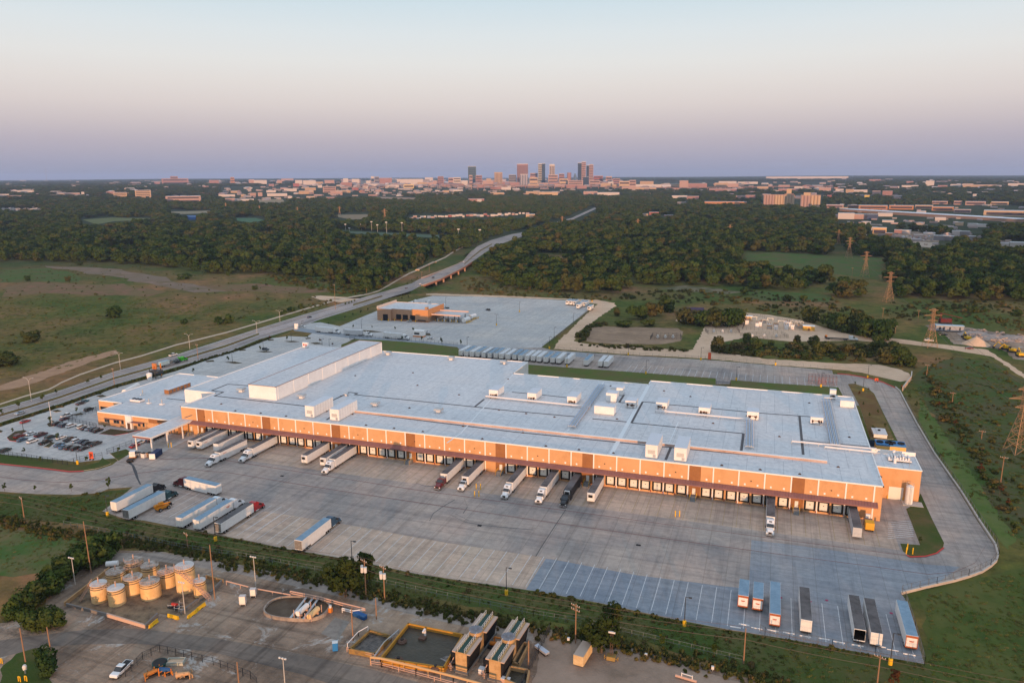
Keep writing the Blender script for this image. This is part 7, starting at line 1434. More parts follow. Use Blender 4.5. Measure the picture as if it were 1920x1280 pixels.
for i,(px,py)in enumerate(((1379,1176),(1395,1171),(1419,1178),(1449,1182),(1479,1187),(1510,1193),(1545,1198),(1573,1204),(1608,1210),(1650,1212),(1674,1219),(1705,1227))):
 p=P(px,py);o=MB().box((0,0,.1),(2.6,.25,.2),0,0,(1,.7)).build('wheel_stop',TRIM);o.location=(p.x,p.y,.03);props(o,'white concrete wheel stop at the head of the blue grey stalls','wheel stop','wheel stops of the blue grey stalls')
for px,py in((899,985),(1197,1021.5),(529,892)):
 p=P(px,py);o=MB().bb(-.7,.7,-.5,.5,0,.04).build('drain_grate',BLACK);o.location=(p.x,p.y,.02);props(o,'dark drain grate in the middle of the truck yard','drain','drain grates of the truck yard')
for i,(px,py)in enumerate(((1464,1120),(1519,1127),(1550,1125),(1671,1149))):
 p=P(px,py);o=MB().cyl((0,0,0),(0,0,.03),.42,None,14).build('painted_dot',M('magenta_paint%d'%i,(.35,.05,.12),.7));o.location=(p.x,p.y,.045);props(o,'magenta spot painted at the top of a blue grey stall line','marking','magenta spots on the stall lines')
a,b=P(1516,719),P(1569,725);t=thing('steel_cage','rusty steel pipe cage standing on the stalls behind the warehouse','cage',(a.x,a.y,0));L=b.x-a.x;mb=MB()
for z in(.4,2.4,4.4):
 for y in(0,5):mb.bar((0,y,z),(L,y,z),.14)
for i in range(9):
 for y in(0,5):mb.bar((L*i/8,y,0),(L*i/8,y,4.4),.14)
 mb.bar((L*i/8,0,4.4),(L*i/8,5,4.4),.14)
sub('frame',mb,M('cage_mauve',(.22,.13,.13),.7),t);mb=MB()
for i in range(7):mb.bar((L*(.34+.045*i),-.2,.1),(L*(.34+.045*i),-.2,3.6),.1)
sub('gate',mb,M('cage_red',(.42,.12,.08),.7),t)
for px,b_,tp,lab in((1330,675,661,'leaning orange barrier panel beside the back road'),(172,862,847,'orange red barrier panel on the gate lawn'),(1643,716,709,'orange barrier panel at the road bend'),(1693,727,722,'red barrel at the short orange wall')):
 p=P(px,b_);h=HT(p,tp);t=thing('barrier',lab,'barrier',(p.x,p.y,.05),.2);sub('panel',MB().bb(-.9,.9,-.06,.06,.5,h),M('barrier_orange_%d'%px,(.62,.10,.04),.6),t);sub('foot',MB().bb(-.8,-.6,-.4,.4,0,.5).bb(.6,.8,-.4,.4,0,.5),CHASSIS,t)
p=P(98,795);h=HT(p,753);t=thing('flagpole','tall pale flagpole at the end of the back row of cars','flagpole',(p.x,p.y,.1));sub('pole',MB().cyl((0,0,0),(-.35,0,h),.14,.07,8),PINKPIPE,t);sub('base',MB().cyl((0,0,0),(0,0,.5),.35,None,10),CURB,t)
p=P(292,708);h=HT(p,681);t=thing('sign_tower','orange sign box on a dark steel frame beside the main road','sign',(p.x,p.y,0));mb=MB()
for x in(-2,2):
 for y in(-2,2):mb.bar((x,y,0),(x,y,h-3),.3)
mb.bar((-2,-2,1),(2,-2,h-4),.15);mb.bar((2,-2,1),(-2,-2,h-4),.15);mb.bb(-2.2,4,-2,2,2.5,4.5);sub('frame',mb,POLE,t);s_=sub('sign_box',MB().bb(-1.4,1.4,-.4,.4,h-3.4,h),M('sign_orange',(.50,.19,.07),.6),t);sub('sign_mark',MB().bb(-.9,.9,-.5,-.4,h-3.2,h-2.6).bb(-.3,.9,-.5,-.4,h-2.4,h-1.6),M('sign_dark_orange',(.35,.10,.02),.6),s_)
t.children[0].name='steel_frame'
p=P(303,705);t=thing('sign_post','slim orange post right of the orange sign box','post',(p.x,p.y,0));sub('post',MB().bb(-.25,.25,-.25,.25,0,7.5),ORANGE,t);sub('foot',MB().bb(-.5,.5,-.5,.5,0,.3),CURB,t)
p=P(281,712);t=thing('water_vessel','white rounded vessel on the hedge below the sign tower','vessel',(p.x,p.y,0));sub('shell',MB().lathe((0,0,0),[(1.1,0),(1.5,2.6),(1.6,3.6),(1.2,4.0)],14),WHITE,t);sub('lid',MB().cyl((0,0,4.0),(0,0,4.2),.6,None,10),TRIM,t)
for px,py,lab,c in((260,856,'grey bin by the canopy apron',STEEL),(270,857,'cream and red bin on the canopy apron',PINKPIPE),(281,856,'brown crate on the canopy apron',RUST)):
 p=P(px,py);t=thing('bin',lab,'bin',(p.x,p.y,.02));sub('body',MB().box((0,0,.9),(1.6,1.4,1.8),0,0,(1.08,1.08)),c,t);sub('lid',MB().bb(-.9,.9,-.8,.8,1.8,1.92),CHASSIS,t)
p=P(293,856);t=thing('compactor','dark blue waste compactor with white end on the canopy apron','compactor',(p.x,p.y,.02),.3);sub('body',MB().bb(-1.2,1.2,-3,3,.2,2.4),M('compactor_blue',(.02,.04,.10),.5),t);sub('end_panel',MB().bb(-1.2,1.2,-3.3,-3,.2,2.4),TRIM,t)
for i,(px,py)in enumerate(((556,617),(552,616))):
 if i:continue
 p=P(px,py);t=thing('entrance_sign','white entrance sign panel beside the truck entrance','sign',(p.x,p.y,0));sub('panel',MB().bb(-1.6,1.6,-.15,.15,.4,4.2),WHITE,t);sub('base',MB().bb(-1.8,1.8,-.3,.3,0,.4),CURB,t)
for lab,pr in(('dark sliding gate in the back lawn gap',[(1343,722),(1369,724)]),('dark gate at the drive behind the north car park',[(656,637),(664,638)])):
 a,b=P(*pr[0]),P(*pr[1]);t=thing('gate',lab,'gate',(a.x,a.y,.03));L=b.x-a.x;sub('frame',MB().bar((0,0,2.2),(L,0,2.2),.12).bar((0,0,.2),(L,0,.2),.12).bar((0,0,0),(0,0,2.4),.16).bar((L,0,0),(L,0,2.4),.16),IRON,t);mb=MB()
 for i in range(int(L/.3)):mb.bar((i*.3,0,.2),(i*.3,0,2.2),.05)
 o=sub('bars',mb,IRON,t);o['kind']='stuff'
 #substation, work yard, hidden house
sp=[(1392,618),(1402,596),(1425,595),(1450,602),(1475,604),(1505,612),(1520,618),(1478,620),(1430,620),(1392,618)]
fence('iron fence around the crowded substation',sp,2.6,IRON,3,2,pale=.6,name='iron_fence')
rr=random.Random(3);SG='equipment of the fenced substation'
for i in range(26):
 u=1398+rr.random()*112;v=600+(u-1398)*.11+rr.random()*(618-600-(u-1398)*.11)*.9+1;p=P(u,v)
 k=i%3;t=thing(('transformer','switchgear','busbar_frame')[k],('cream transformer with bushings in the fenced substation','low orange lit switchgear cabinet in the fenced substation','tall steel busbar frame in the fenced substation')[k],('transformer','switchgear','busbar')[k],(p.x,p.y,0),rr.choice((0,.1)),('transformers of the substation','switchgear of the substation','busbar frames of the substation')[k])
 if k==0:sub('tank',MB().bb(-1.3,1.3,-1,1,0,3.2),PINKPIPE,t);sub('bushing',MB().cyl((-.7,0,3.2),(-.7,0,4.5),.2,.1,8).cyl((.7,0,3.2),(.7,0,4.5),.2,.1,8),BRICKD,t)
 elif k==1:sub('cabinet',MB().bb(-1.8,1.8,-.8,.8,0,2.0+rr.random()),M('switch_tan',(.5,.3,.18),.7)if not bpy.data.materials.get('switch_tan')else bpy.data.materials['switch_tan'],t);sub('door',MB().bb(-1.6,1.6,-.85,-.8,.2,1.8),STEEL,t)
 else:sub('frame',MB().bar((-2,0,0),(-2,0,5),.2).bar((2,0,0),(2,0,5),.2).bar((-2.4,0,5),(2.4,0,5),.25),STEEL,t);sub('insulator',MB().cyl((-1,0,5),(-1,0,5.8),.14,.08,6).cyl((1,0,5),(1,0,5.8),.14,.08,6),CERAM,t)
for px,py,lab in((1400,600,'pale control hut at the left end of the substation'),(1516,619,'low yellow hut at the right end of the substation')):
 p=P(px,py);t=thing('control_hut',lab,'hut',(p.x,p.y,0));sub('wall',MB().bb(-4,4,-2,2,0,3.2),M('hut_%d'%px,(.62,.42,.22)if px<1500 else(.6,.36,.08),.7),t);sub('roof',MB().bb(-4.2,4.2,-2.2,2.2,3.2,3.5),TRIM,t);sub('door',MB().bb(-.6,.6,-2.06,-2,0,2.2),BRICKD,t)
p=P(1299,592);t=thing('house','purple roofed house half hidden in the tree grove','house',(p.x,p.y,0),.2);sub('wall',MB().bb(-8,8,-4,4,0,4),M('house_wall',(.3,.26,.26),.8),t);sub('roof',MB().prof([(-4.6,4),(0,7),(4.6,4)],-8.5,8.5),M('purple_roof',(.10,.065,.10),.8),t);sub('window',MB().bb(-5,-3,-4.1,-4,1.2,2.8),DARKG,t)
p=P(1779,621);t=thing('site_office','long grey site trailer office with blue white roof in the work yard','site office',(p.x,p.y,0),.06);sub('wall',MB().bb(-9,9,-2,2,.6,4.2),M('office_grey',(.30,.31,.34),.7),t);sub('roof',MB().bb(-9.3,9.3,-2.3,2.3,4.2,4.6),M('office_roof',(.35,.47,.55),.6),t)
for x in(-6.5,-4,0,6.5):sub('window',MB().bb(x-.5,x+.5,-2.06,-2,1.2,3.4),DARKG,t)
sub('skirting',MB().bb(-8.8,8.8,-1.8,1.8,0,.6),CHASSIS,t)
p=P(1776,610);t=thing('crane','dark red crawler crane behind the site office','crane',(p.x,p.y+8,0),.2);RC=M('crane_red',(.11,.022,.02),.7);sub('body',MB().bb(-4,4,-2,2,1.2,4),RC,t);sub('boom',MB().bar((-3,0,3.5),(-4,0,8),.6).bar((-4,0,8),(12,0,4.5),.45),RC,t);sub('track',MB().bb(-4,4,-2.6,-1.6,0,1.2).bb(-4,4,1.6,2.6,0,1.2),CHASSIS,t)
p=P(1830,645);mb=MB();mb.lathe((0,0,0),[(8.5,0),(5.5,1.9),(2.4,3.9),(.4,5.0)],22);o=mb.build('gravel_heap',GRAVEL);o.location=(p.x,p.y,0);props(o,'conical pale gravel heap in the work yard','heap')
def rubble(lab,u0,u1,v0,v1,n,seed):
 r=random.Random(seed);a=P((u0+u1)/2,(v0+v1)/2);mb=MB()
 for i in range(n):
  q=P(r.uniform(u0,u1),r.uniform(v0,v1));s=r.uniform(.6,2.2);mb.box((q.x-a.x,q.y-a.y,r.uniform(.2,1.8)),(s,s*r.uniform(.4,1),s*r.uniform(.2,.6)),r.uniform(0,3))
 mb.lathe((0,0,0),[((u1-u0)*.32,0),((u1-u0)*.18,1.6),(.8,2.4)],14)
 o=mb.build('rubble_heap',M('rubble_%d'%seed,(.42,.33,.28),.95,0,(.26,.22,.2),.4));o.location=(a.x,a.y,0);props(o,lab,'rubble',None,'stuff')
rubble('grey rubble spread behind the gravel heap',1812,1850,620,636,120,5);rubble('pinkish rubble right of the gravel heap',1840,1880,626,642,130,6);rubble('dark and white debris at the right picture edge',1884,1922,630,642,90,8)
YM=M('plant_yellow',(.60,.36,.02),.5)
for px,py,lab,rz in((1813,637,'yellow loader in front of the grey rubble',.3),(1896,660,'yellow excavator at the right edge of the work yard',1.2),(1912,668,'yellow wheel loader nearest at the right picture edge',.1),(1885,655,'dark and yellow digger left of the yellow excavator',1.6)):
 p=P(px,py);t=thing('excavator',lab,'digger',(p.x,p.y,0),rz,'yellow machines of the work yard');sub('body',MB().bb(-1.6,1.6,-2.6,1.2,1.1,2.6),YM,t);sub('cab',MB().bb(-1.5,-.2,.2,1.8,2.6,4.0),M('cab_dark',(.05,.05,.05),.3)if not bpy.data.materials.get('cab_dark')else bpy.data.materials['cab_dark'],t);b_=sub('boom',MB().bar((.6,1,2.2),(.6,4.5,4.6),.5).bar((.6,4.5,4.6),(.6,6.6,1.6),.4),YM,t);sub('bucket',MB().bb(-.3,1.5,6.2,7.2,.4,1.6),CHASSIS,b_)
 for s_ in(-1.4,1.4):sub('track',MB().bb(s_-.35,s_+.35,-2.4,2.4,0,1.1),CHASSIS,t)
 #tank farm and water plant in the foreground
TANKM=M('cream_tank',(.76,.48,.22),.7,0,(.62,.37,.15),.6,(.80,.54,.28),.2,spec=.1);TOPM=M('dirty_tank_top',(.30,.225,.17),.9,0,(.16,.11,.08),1.0,(.48,.42,.37),.6);TOPW=M('pale_tank_top',(.60,.56,.53),.7,0,(.5,.45,.42),.8);BAND=M('dark_band',(.05,.05,.06),.7)
STAIR=M('pinkish_stair_steel',(.52,.33,.25),.6)
def pz(px,py,top,rad_px=None):
 return P(px,py)
TF=M('tank_yard_floor',(.24,.17,.105),1,0,(.07,.05,.038),.3,(.30,.21,.13),.12,bump=2)
sheet('tank_yard_ground',[(125,1133),(205,1070),(235,1050),(380,1082),(415,1092),(394,1118),(382,1128),(345,1158),(300,1150),(272,1176),(205,1155)],.045,TF)
TG='cream storage tanks of the tank farm'
TK=[(189.5,1131.5,174,204,1100,TOPW,'front left tank with pale top at the head of the stairs'),(221.5,1137,206,236.5,1108,TOPW,'front tank with pale top joined by a gantry to its left neighbour'),(220,1100,203.5,238,1078,TOPM,'dirty topped tank behind the two front left tanks'),(253,1118,234.5,269,1089,TOPM,'dirty topped tank in the middle, right behind a front tank'),(285,1126,267,303,1097,TOPM,'brown topped front tank in the centre of the tank farm'),(254,1082,236,269,1057,TOPM,'rear left tank with dirty top and thin vent'),(284,1088,267,300,1066,TOPM,'rear middle tank with dirty top'),(316,1104,298,330,1077,TOPM,'grey topped tank left of the tallest tank'),(351,1113,334,369,1068,TOPW,'tallest tank with pink top'),(377,1121,366,389,1093,TOPW,'small tank at the foot of the long stair on the right')]
TW=[]
for px,by,l,r_,ty,tm,lab in TK:
 p=P(px,by);w=PX(p.x,p.y,0)[2];rad=(r_-l)/2*w/FPX;d=Vector((p.x,p.y,0)).normalized();c=p+d*rad;h=HT(p,ty)
 t=thing('storage_tank',lab,'tank',(c.x,c.y,.05),0,TG)
 sub('shell',MB().lathe((0,0,0),[(rad,0),(rad,h)],28),TANKM,t)
 mb=MB();mb.lathe((0,0,h),[(rad*1.0,0),(rad*.98,.12),(.3,rad*.16)],28);tp=sub('cone_top',mb,tm,t)
 for z in(h-.35,h-1.0):
  mb=MB();n=28
  for i in range(n):
   a,b=2*PI*i/n,2*PI*(i+1)/n;r1=rad+.05
   mb.add([(r1*math.cos(a),r1*math.sin(a),z),(r1*math.cos(b),r1*math.sin(b),z),(r1*math.cos(b),r1*math.sin(b),z+.2),(r1*math.cos(a),r1*math.sin(a),z+.2)],[(0,1,2,3)])
  sub('band',mb,BAND,t)
 sub('vent_pipe',MB().cyl((0,0,h),(0,0,h+1.7),.16,None,8).cyl((0,0,h+1.7),(0,0,h+1.8),.22,None,8),STAIR,tp)
 mb=MB();n=10
 for i in range(n+1):
  a=-2.6+i*.23;mb.bar((rad*math.cos(a),rad*math.sin(a),h),(rad*math.cos(a),rad*math.sin(a),h+1.0),.05)
  if i:b=-2.6+(i-1)*.23;mb.bar((rad*math.cos(a),rad*math.sin(a),h+1.0),(rad*math.cos(b),rad*math.sin(b),h+1.0),.05)
 if tm is TOPM or px>340:sub('guard_rail',mb,STAIR,t)
 sub('manhole',MB().cyl((rad*.3,-rad*.96,.9),(rad*.3,-rad*.96-.12,.9),.4,None,12),TANKM,t);TW.append((c,rad,h))
def stair(label,a,b,w=.9):
 t=thing('stairway',label,'stairs',(a.x,a.y,a.z));d=b-a;n=Vector((-d.y,d.x,0)).normalized()*w/2;k=max(6,int(d.length/.7));sm=MB();rm=MB();o=Vector((0,0,0))
 for s_ in(-1,1):
  sm.bar(o+n*s_,d+n*s_,.12);rm.bar(o+n*s_+Vector((0,0,1)),d+n*s_+Vector((0,0,1)),.07);rm.bar(o+n*s_+Vector((0,0,.5)),d+n*s_+Vector((0,0,.5)),.05)
  for i in range(0,k+1,3):q=d*(i/k)+n*s_;rm.bar(q,q+Vector((0,0,1)),.06)
 for i in range(k+1):q=d*(i/k);sm.bar(q-n,q+n,.12)
 sub('stringer',sm,STAIR,t);sub('handrail',rm,STAIR,t);return t
g=P(152,1126);c,r_,h=TW[0];stair('steep stair climbing to the front left tank',Vector((g.x,g.y,.1)),Vector((c.x-r_*.9,c.y-r_*.2,h)))
g=P(394,1126);c,r_,h=TW[8];c9,r9,h9=TW[9];stair('long stair from the ground up past the small right tank',Vector((g.x,g.y,.1)),Vector((c9.x-r9*.2,c9.y-r9,h9)));stair('upper stair leading on to the tallest tank',Vector((c9.x-r9*.5,c9.y-r9,h9)),Vector((c.x-r_*.1,c.y-r_,h)))
c0,r0,h0=TW[0];c1,r1,h1=TW[1];stair('short gantry between the two front left tanks',Vector((c0.x,c0.y-r0,h0-.2)),Vector((c1.x-r1,c1.y,h1-.2)),1.0)
c0,r0,h0=TW[4];c1,r1,h1=TW[8];stair('gantry from the centre tanks across to the tallest tank',Vector((c0.x,c0.y+r0,h0)),Vector((c1.x-r1,c1.y,h0+1)),1.0)
c0,r0,h0=TW[2];c1,r1,h1=TW[6];stair('gantry between the rear tanks',Vector((c0.x+r0*.6,c0.y+r0*.6,h0)),Vector((c1.x-r1*.8,c1.y,h0)),1.0)
BUND=M('tan_bund_wall',(.44,.27,.13),.85,0,(.36,.22,.11),.6);PBUND=M('pink_bund_wall',(.56,.38,.29),.85);GBUND=M('grey_bund_wall',(.20,.18,.165),.9)
def wall(label,pts,h,m,th=.3,joint=True):
 ws=pw(pts);t=thing('bund_wall',label,'wall',(ws[0].x,ws[0].y,.03),0,'low walls of the plant');o=Vector((ws[0].x,ws[0].y,0));mb=MB();cp=MB()
 for a,b in zip(ws[:-1],ws[1:]):
  d=b-a;c=(a+b)/2-o;rz=math.atan2(d.y,d.x);mb.box((c.x,c.y,h/2),(d.length+th,th,h),rz);cp.box((c.x,c.y,h+.03),(d.length+th+.1,th+.12,.06),rz)
 sub('wall',mb,m,t);sub('coping',cp,m,t);return t
wall('tan bund wall at the left of the tank farm',[(122,1135),(205,1070)],1.1,BUND)
wall('grey low front bund wall of the tank farm',[(126,1136),(202,1155)],.8,GBUND)
wall('pink lit front bund wall of the tank farm',[(202,1156),(272,1177)],.95,PBUND)
wall('grey end bund wall by the lone yellow barrier',[(273,1177),(295,1156)],1.0,GBUND)
wall('grey bund wall behind the two yellow barriers',[(340,1152),(372,1128),(394,1116),(416,1093)],1.0,GBUND)
wall('tan bund wall at the right rear of the tank farm',[(388,1084),(418,1092)],1.0,BUND)
for a,b,lab in(((280,1178),(296,1165),'yellow concrete barrier at the front corner of the tank farm'),((315,1156),(335,1161),'yellow concrete barrier lying crosswise at the pump bay'),((352,1160),(369,1147),'lower one of two yellow barriers beside the grey bund wall'),((369,1146),(385,1134),'upper one of two yellow barriers beside the grey bund wall')):
 A,B=P(*a),P(*b);d=B-A;c=(A+B)/2;t=thing('concrete_barrier',lab,'barrier',(c.x,c.y,.03),math.atan2(d.y,d.x),'yellow concrete barriers of the tank farm');sub('body',MB().prof([(-.3,0),(-.3,.2),(-.12,.45),(-.1,.95),(.1,.95),(.12,.45),(.3,.2),(.3,0)],-d.length/2,d.length/2),YELL,t);sub('lifting_slot',MB().bb(-.5,.5,-.31,-.2,0,.12),CHASSIS,t)
rr=random.Random(9);p=P(328,1138);t=thing('pump_set','red and dark pump set in the bay of the tank farm','pump',(p.x,p.y,.04));sub('motor',MB().cyl((-.8,0,.8),(.8,0,.8),.45,None,12),M('pump_red',(.4,.04,.03),.5),t);sub('skid',MB().bb(-1.6,1.6,-1,1,0,.3),CHASSIS,t)
mb=MB()
for i in range(7):x,y=rr.uniform(-2.4,3.4),rr.uniform(-1.5,1.4);mb.cyl((x,y,0),(x,y,rr.uniform(.8,1.7)),.12,None,6);mb.bar((x,y,.7),(x+1.2,y+.4,.7),.15)
sub('piping',mb,STEEL,t)
p=P(211,1062);t=thing('drum','white horizontal drum behind the rear left tanks','drum',(p.x,p.y,.03),.5);sub('shell',MB().cyl((-1.6,0,1.0),(1.6,0,1.0),.8,None,14),WHITE,t);sub('saddle',MB().bb(-1,-.7,-.6,.6,0,.4).bb(.7,1,-.6,.6,0,.4),CHASSIS,t)
for px,by,ty,lab in((456,1134,1116,'white cabinet on short legs nearer the tank farm'),(475,1118,1103,'white cabinet at the head of the pipe rack')):
 p=P(px,by);h=HT(p,ty);t=thing('control_cabinet',lab,'cabinet',(p.x,p.y,.03),.4);sub('box',MB().bb(-.8,.8,-.6,.6,.5,h),M('cab_white_%d'%px,(.62,.54,.50),.5),t);sub('leg',MB().bb(-.7,-.6,-.5,.5,0,.5).bb(.6,.7,-.5,.5,0,.5),STEEL,t);sub('door',MB().bb(-.7,.7,-.64,-.6,.6,h-.1),DOORW,t)
def pipeline(label,pts,z,dia,m,n=1,gap=.5,posts=5,name='pipe_rack',fence_like=False):
 ws=[Vector((q.x,q.y,0))for q in pw(pts)];o=ws[0];t=thing(name,label,'pipes',(o.x,o.y,.02),0,'pipe runs of the water plant')
 for k in range(n):
  mb=MB()
  for a,b in zip(ws[:-1],ws[1:]):mb.cyl(a-o+Vector((0,0,z-k*gap)),b-o+Vector((0,0,z-k*gap)),dia/2,None,8)
  sub('pipe',mb,m,t)
 for a,b in zip(ws[:-1],ws[1:]):
  L=(b-a).length;c=max(1,int(L/posts))
  for i in range(c+1):q=a.lerp(b,i/c)-o;sub('support_post',MB().bar((q.x,q.y,0),(q.x,q.y,z+.1),.16),m,t)
 return t
pipeline('pinkish pipe run from the tank farm to the oval pond',[(425,1096),(478,1110),(545,1122)],1.2,.35,STAIR)
pipeline('pinkish pipe run above the oval pond',[(545,1119),(600,1130),(640,1141),(685,1152)],1.8,.35,STAIR,2,.6)
pipeline('pale double pipe beside the blue crate',[(642,1148),(662,1153),(684,1150)],1.3,.28,PINKPIPE,2,.5)
p=P(675,1157);t=thing('crate','long dark blue crate below the pipe run','crate',(p.x,p.y,.03),-.25);sub('body',MB().bb(-2,2,-.6,.6,.1,1.1),M('crate_blue',(.02,.08,.22),.5),t);sub('lid',MB().bb(-2.05,2.05,-.65,.65,1.1,1.18),M('crate_blue_lid',(.03,.11,.28),.5),t)
p=P(620,1147);t=thing('pump_stand','small orange pump stand beside the oval pond','pump',(p.x,p.y,.03));sub('body',MB().bb(-.4,.4,-.4,.4,0,1.3),ORANGE,t);sub('head',MB().cyl((0,0,1.3),(0,0,2.0),.35,None,10),CERAM,t)
oc=P(557,1143);a_,b_=(P(616,1150)-P(499,1140)),None
t=thing('oval_pond','oval brown settling pond with low concrete rim','pond',(oc.x,oc.y,0),math.atan2(a_.y,a_.x));RA=a_.length/2;RB=5.2;n=40;mb=MB();wm=MB()
def ov(s,z,i):q=2*PI*i/n;e=.75;cx,sy=math.cos(q),math.sin(q);return(RA*s*math.copysign(abs(cx)**e,cx),RB*s*math.copysign(abs(sy)**e,sy),z)
vs=[ov(1,0,i)for i in range(n)]+[ov(1,1.0,i)for i in range(n)]+[ov(.95,1.0,i)for i in range(n)]+[ov(.95,.35,i)for i in range(n)]
mb.add(vs,[(k*n+i,k*n+(i+1)%n,(k+1)*n+(i+1)%n,(k+1)*n+i)for k in range(3)for i in range(n)]);sub('concrete_rim',mb,M('rim_concrete',(.36,.29,.24),.9,0,(.25,.2,.17),.8),t)
wm.add([ov(.955,.4,i)for i in range(n)],[tuple(range(n))]);sub('water',wm,M('brown_water',(.085,.052,.03),.5,0,(.12,.08,.05),.3,spec=.15),t)
for x in(-.1,.12,.3):sub('catwalk',MB().bb(RA*x+1.2,RA*x+1.8,-RB,RB*.9,1.0,1.1),STEEL,t)
for px0,px1,lab in(((558,1152),(577,1134),'white horizontal filter drum on the oval pond, left one'),((579,1156),(597,1140),'cream horizontal filter drum on the oval pond, right one'))if False else((((558,1150),(576,1134)),None,'white horizontal filter drum on the oval pond, left one'),(((579,1156),(596,1140)),None,'cream horizontal filter drum on the oval pond, right one')):
 A,B=P(*px0[0],2.0),P(*px0[1],2.0);d=B-A;c=(A+B)/2;t=thing('filter_drum',lab,'drum',(c.x,c.y,1.0),math.atan2(d.y,d.x),'filter drums over the oval pond');L=d.length;sub('shell',MB().cyl((-L/2,0,1),(L/2,0,1),.7,None,14),WHITE if 'white' in lab else TANKM,t);sub('saddle',MB().bb(-L*.3-.15,-L*.3+.15,-.7,.7,0,.5).bb(L*.3-.15,L*.3+.15,-.7,.7,0,.5),STAIR,t);sub('end_frame',MB().bar((-L/2-.3,-.9,0),(-L/2-.3,-.9,2.1),.15).bar((-L/2-.3,.9,0),(-L/2-.3,.9,2.1),.15).bar((L/2+.3,-.9,0),(L/2+.3,-.9,2.1),.15).bar((L/2+.3,.9,0),(L/2+.3,.9,2.1),.15),STAIR,t)
p=P(629,1218);h=HT(p,1199);t=thing('portable_toilet','bright blue portable toilet alone on the plant yard','toilet',(p.x,p.y,.03),.5);TB=M('toilet_blue',(.03,.18,.45),.45);sub('cabin',MB().bb(-.62,.62,-.62,.62,.1,2.2),TB,t);sub('roof',MB().prof([(-.68,2.2),(0,2.45),(.68,2.2)],-.68,.68),M('toilet_roof',(.42,.52,.58),.5),t);sub('door',MB().bb(-.5,.5,-.65,-.62,.2,2.1),TB,t)
YW=M('yellow_basin_wall',(.52,.25,.03),.7,0,(.44,.21,.04),.8);YWD=M('worn_basin_wall',(.34,.20,.06),.8,0,(.2,.13,.06),.7);WATER=M('dark_basin_water',(.05,.042,.028),.35,0,(.085,.068,.045),.25,(.06,.052,.036),.6,bump=1.2,spec=.2)
def basin(label,pts,h,m,water,lvl,th=.35):
 ws=[Vector((q.x,q.y,0))for q in pw(pts)];o=ws[0];t=thing('settling_basin',label,'basin',(o.x,o.y,.03))
 for a,b in zip(ws,ws[1:]+ws[:1]):
  d=b-a;c=(a+b)/2-o;mb=MB();mb.box((c.x,c.y,h/2),(d.length+th,th,h),math.atan2(d.y,d.x));sub('basin_wall',mb,m,t)
 mb=MB();mb.add([(q.x-o.x,q.y-o.y,lvl)for q in ws],[tuple(range(len(ws)))]);sub('water',mb,water,t);return t,o
B1=[(714.5,1244),(766,1179),(868,1200),(832,1262)]
bt,bo=basin('large settling basin with yellow walls and dark water',B1,1.7,YW,WATER,.75)
basin('small worn settling basin full of dark sludge',[(656,1224),(694,1189),(733,1199),(703,1233)],1.3,YWD,M('sludge',(.03,.027,.025),.35,0,(.12,.10,.085),.6,bump=2,spec=.4),.5)
basin('long narrow basin right of the second cooling tower',[(962,1250),(982,1212),(991,1215),(972,1253)],1.4,BUND,WATER,.5)
basin('small dark basin at the bottom right of the plant',[(948,1283),(957,1258),(992,1265),(986,1300)],1.5,BUND,WATER,.4)
for px,py,lab in((754,1203,'brown round buoy at the left wall of the large basin'),(817,1253,'brown round aerator near the front of the large basin'),(747,1238,'dark aerator in the left corner of the large basin')):
 p=P(px,py,.8);t=thing('aerator',lab,'aerator',(p.x,p.y,.78));sub('float',MB().lathe((0,0,0),[(1.1,-.1),(1.2,.3),(.8,.7)],14),COIL,t);sub('hub',MB().cyl((0,0,.7),(0,0,1.0),.4,None,10),CHASSIS,t)
p=P(797,1186,1.5);t=thing('basin_ladder','pale vertical pipe over the back wall of the large basin','pipe',(p.x,p.y,0));sub('pipe',MB().bar((0,0,0),(0,0,2.6),.4).bar((0,0,2.6),(0,-1.2,2.4),.4),PINKPIPE,t);sub('outlet',MB().bb(-.8,.8,-2.2,-.8,.8,1.3),COIL,t)
mb=MB();rr=random.Random(4)
q=P(845,1235,.8);mb.add([(q.x+rr.uniform(.6,1)*3.0*math.cos(a),q.y+rr.uniform(.6,1)*1.6*math.sin(a),.815)for a in[k/14*2*PI for k in range(14)]],[tuple(range(14))]);o=mb.build('foam_patch',M('foam',(.35,.31,.29),.9,0,(.08,.07,.06),1.3));props(o,'patch of pale foam on the large basin beside the cooling tower','foam',None,'stuff')
pipeline('thick yellow pipe railing along the front of the large basin',[(695,1245),(714,1247),(780,1263),(850,1281),(930,1303)],1.9,.55,M('yellow_pipe',(.56,.34,.16),.6),1,.5,3.0,'pipe_railing')
pipeline('thin lower double rail in front of the large basin',[(696,1247),(716,1250),(780,1267),(850,1286),(930,1308)],1.1,.16,STAIR,2,.5,3.2,'pipe_railing')
pipeline('thin rail in front of the small sludge basin',[(651,1221),(668,1226),(705,1235)],1.2,.15,STAIR,2,.5,3.0,'pipe_railing')
pipeline('pale pipe along the left side of the small basin',[(652,1214),(672,1192),(690,1182)],1.2,.22,PINKPIPE,1,.5,4)
pipeline('grey walkway pipe between the two basins',[(702,1238),(720,1212),(748,1188)],1.2,.3,STEEL,2,.4,4)
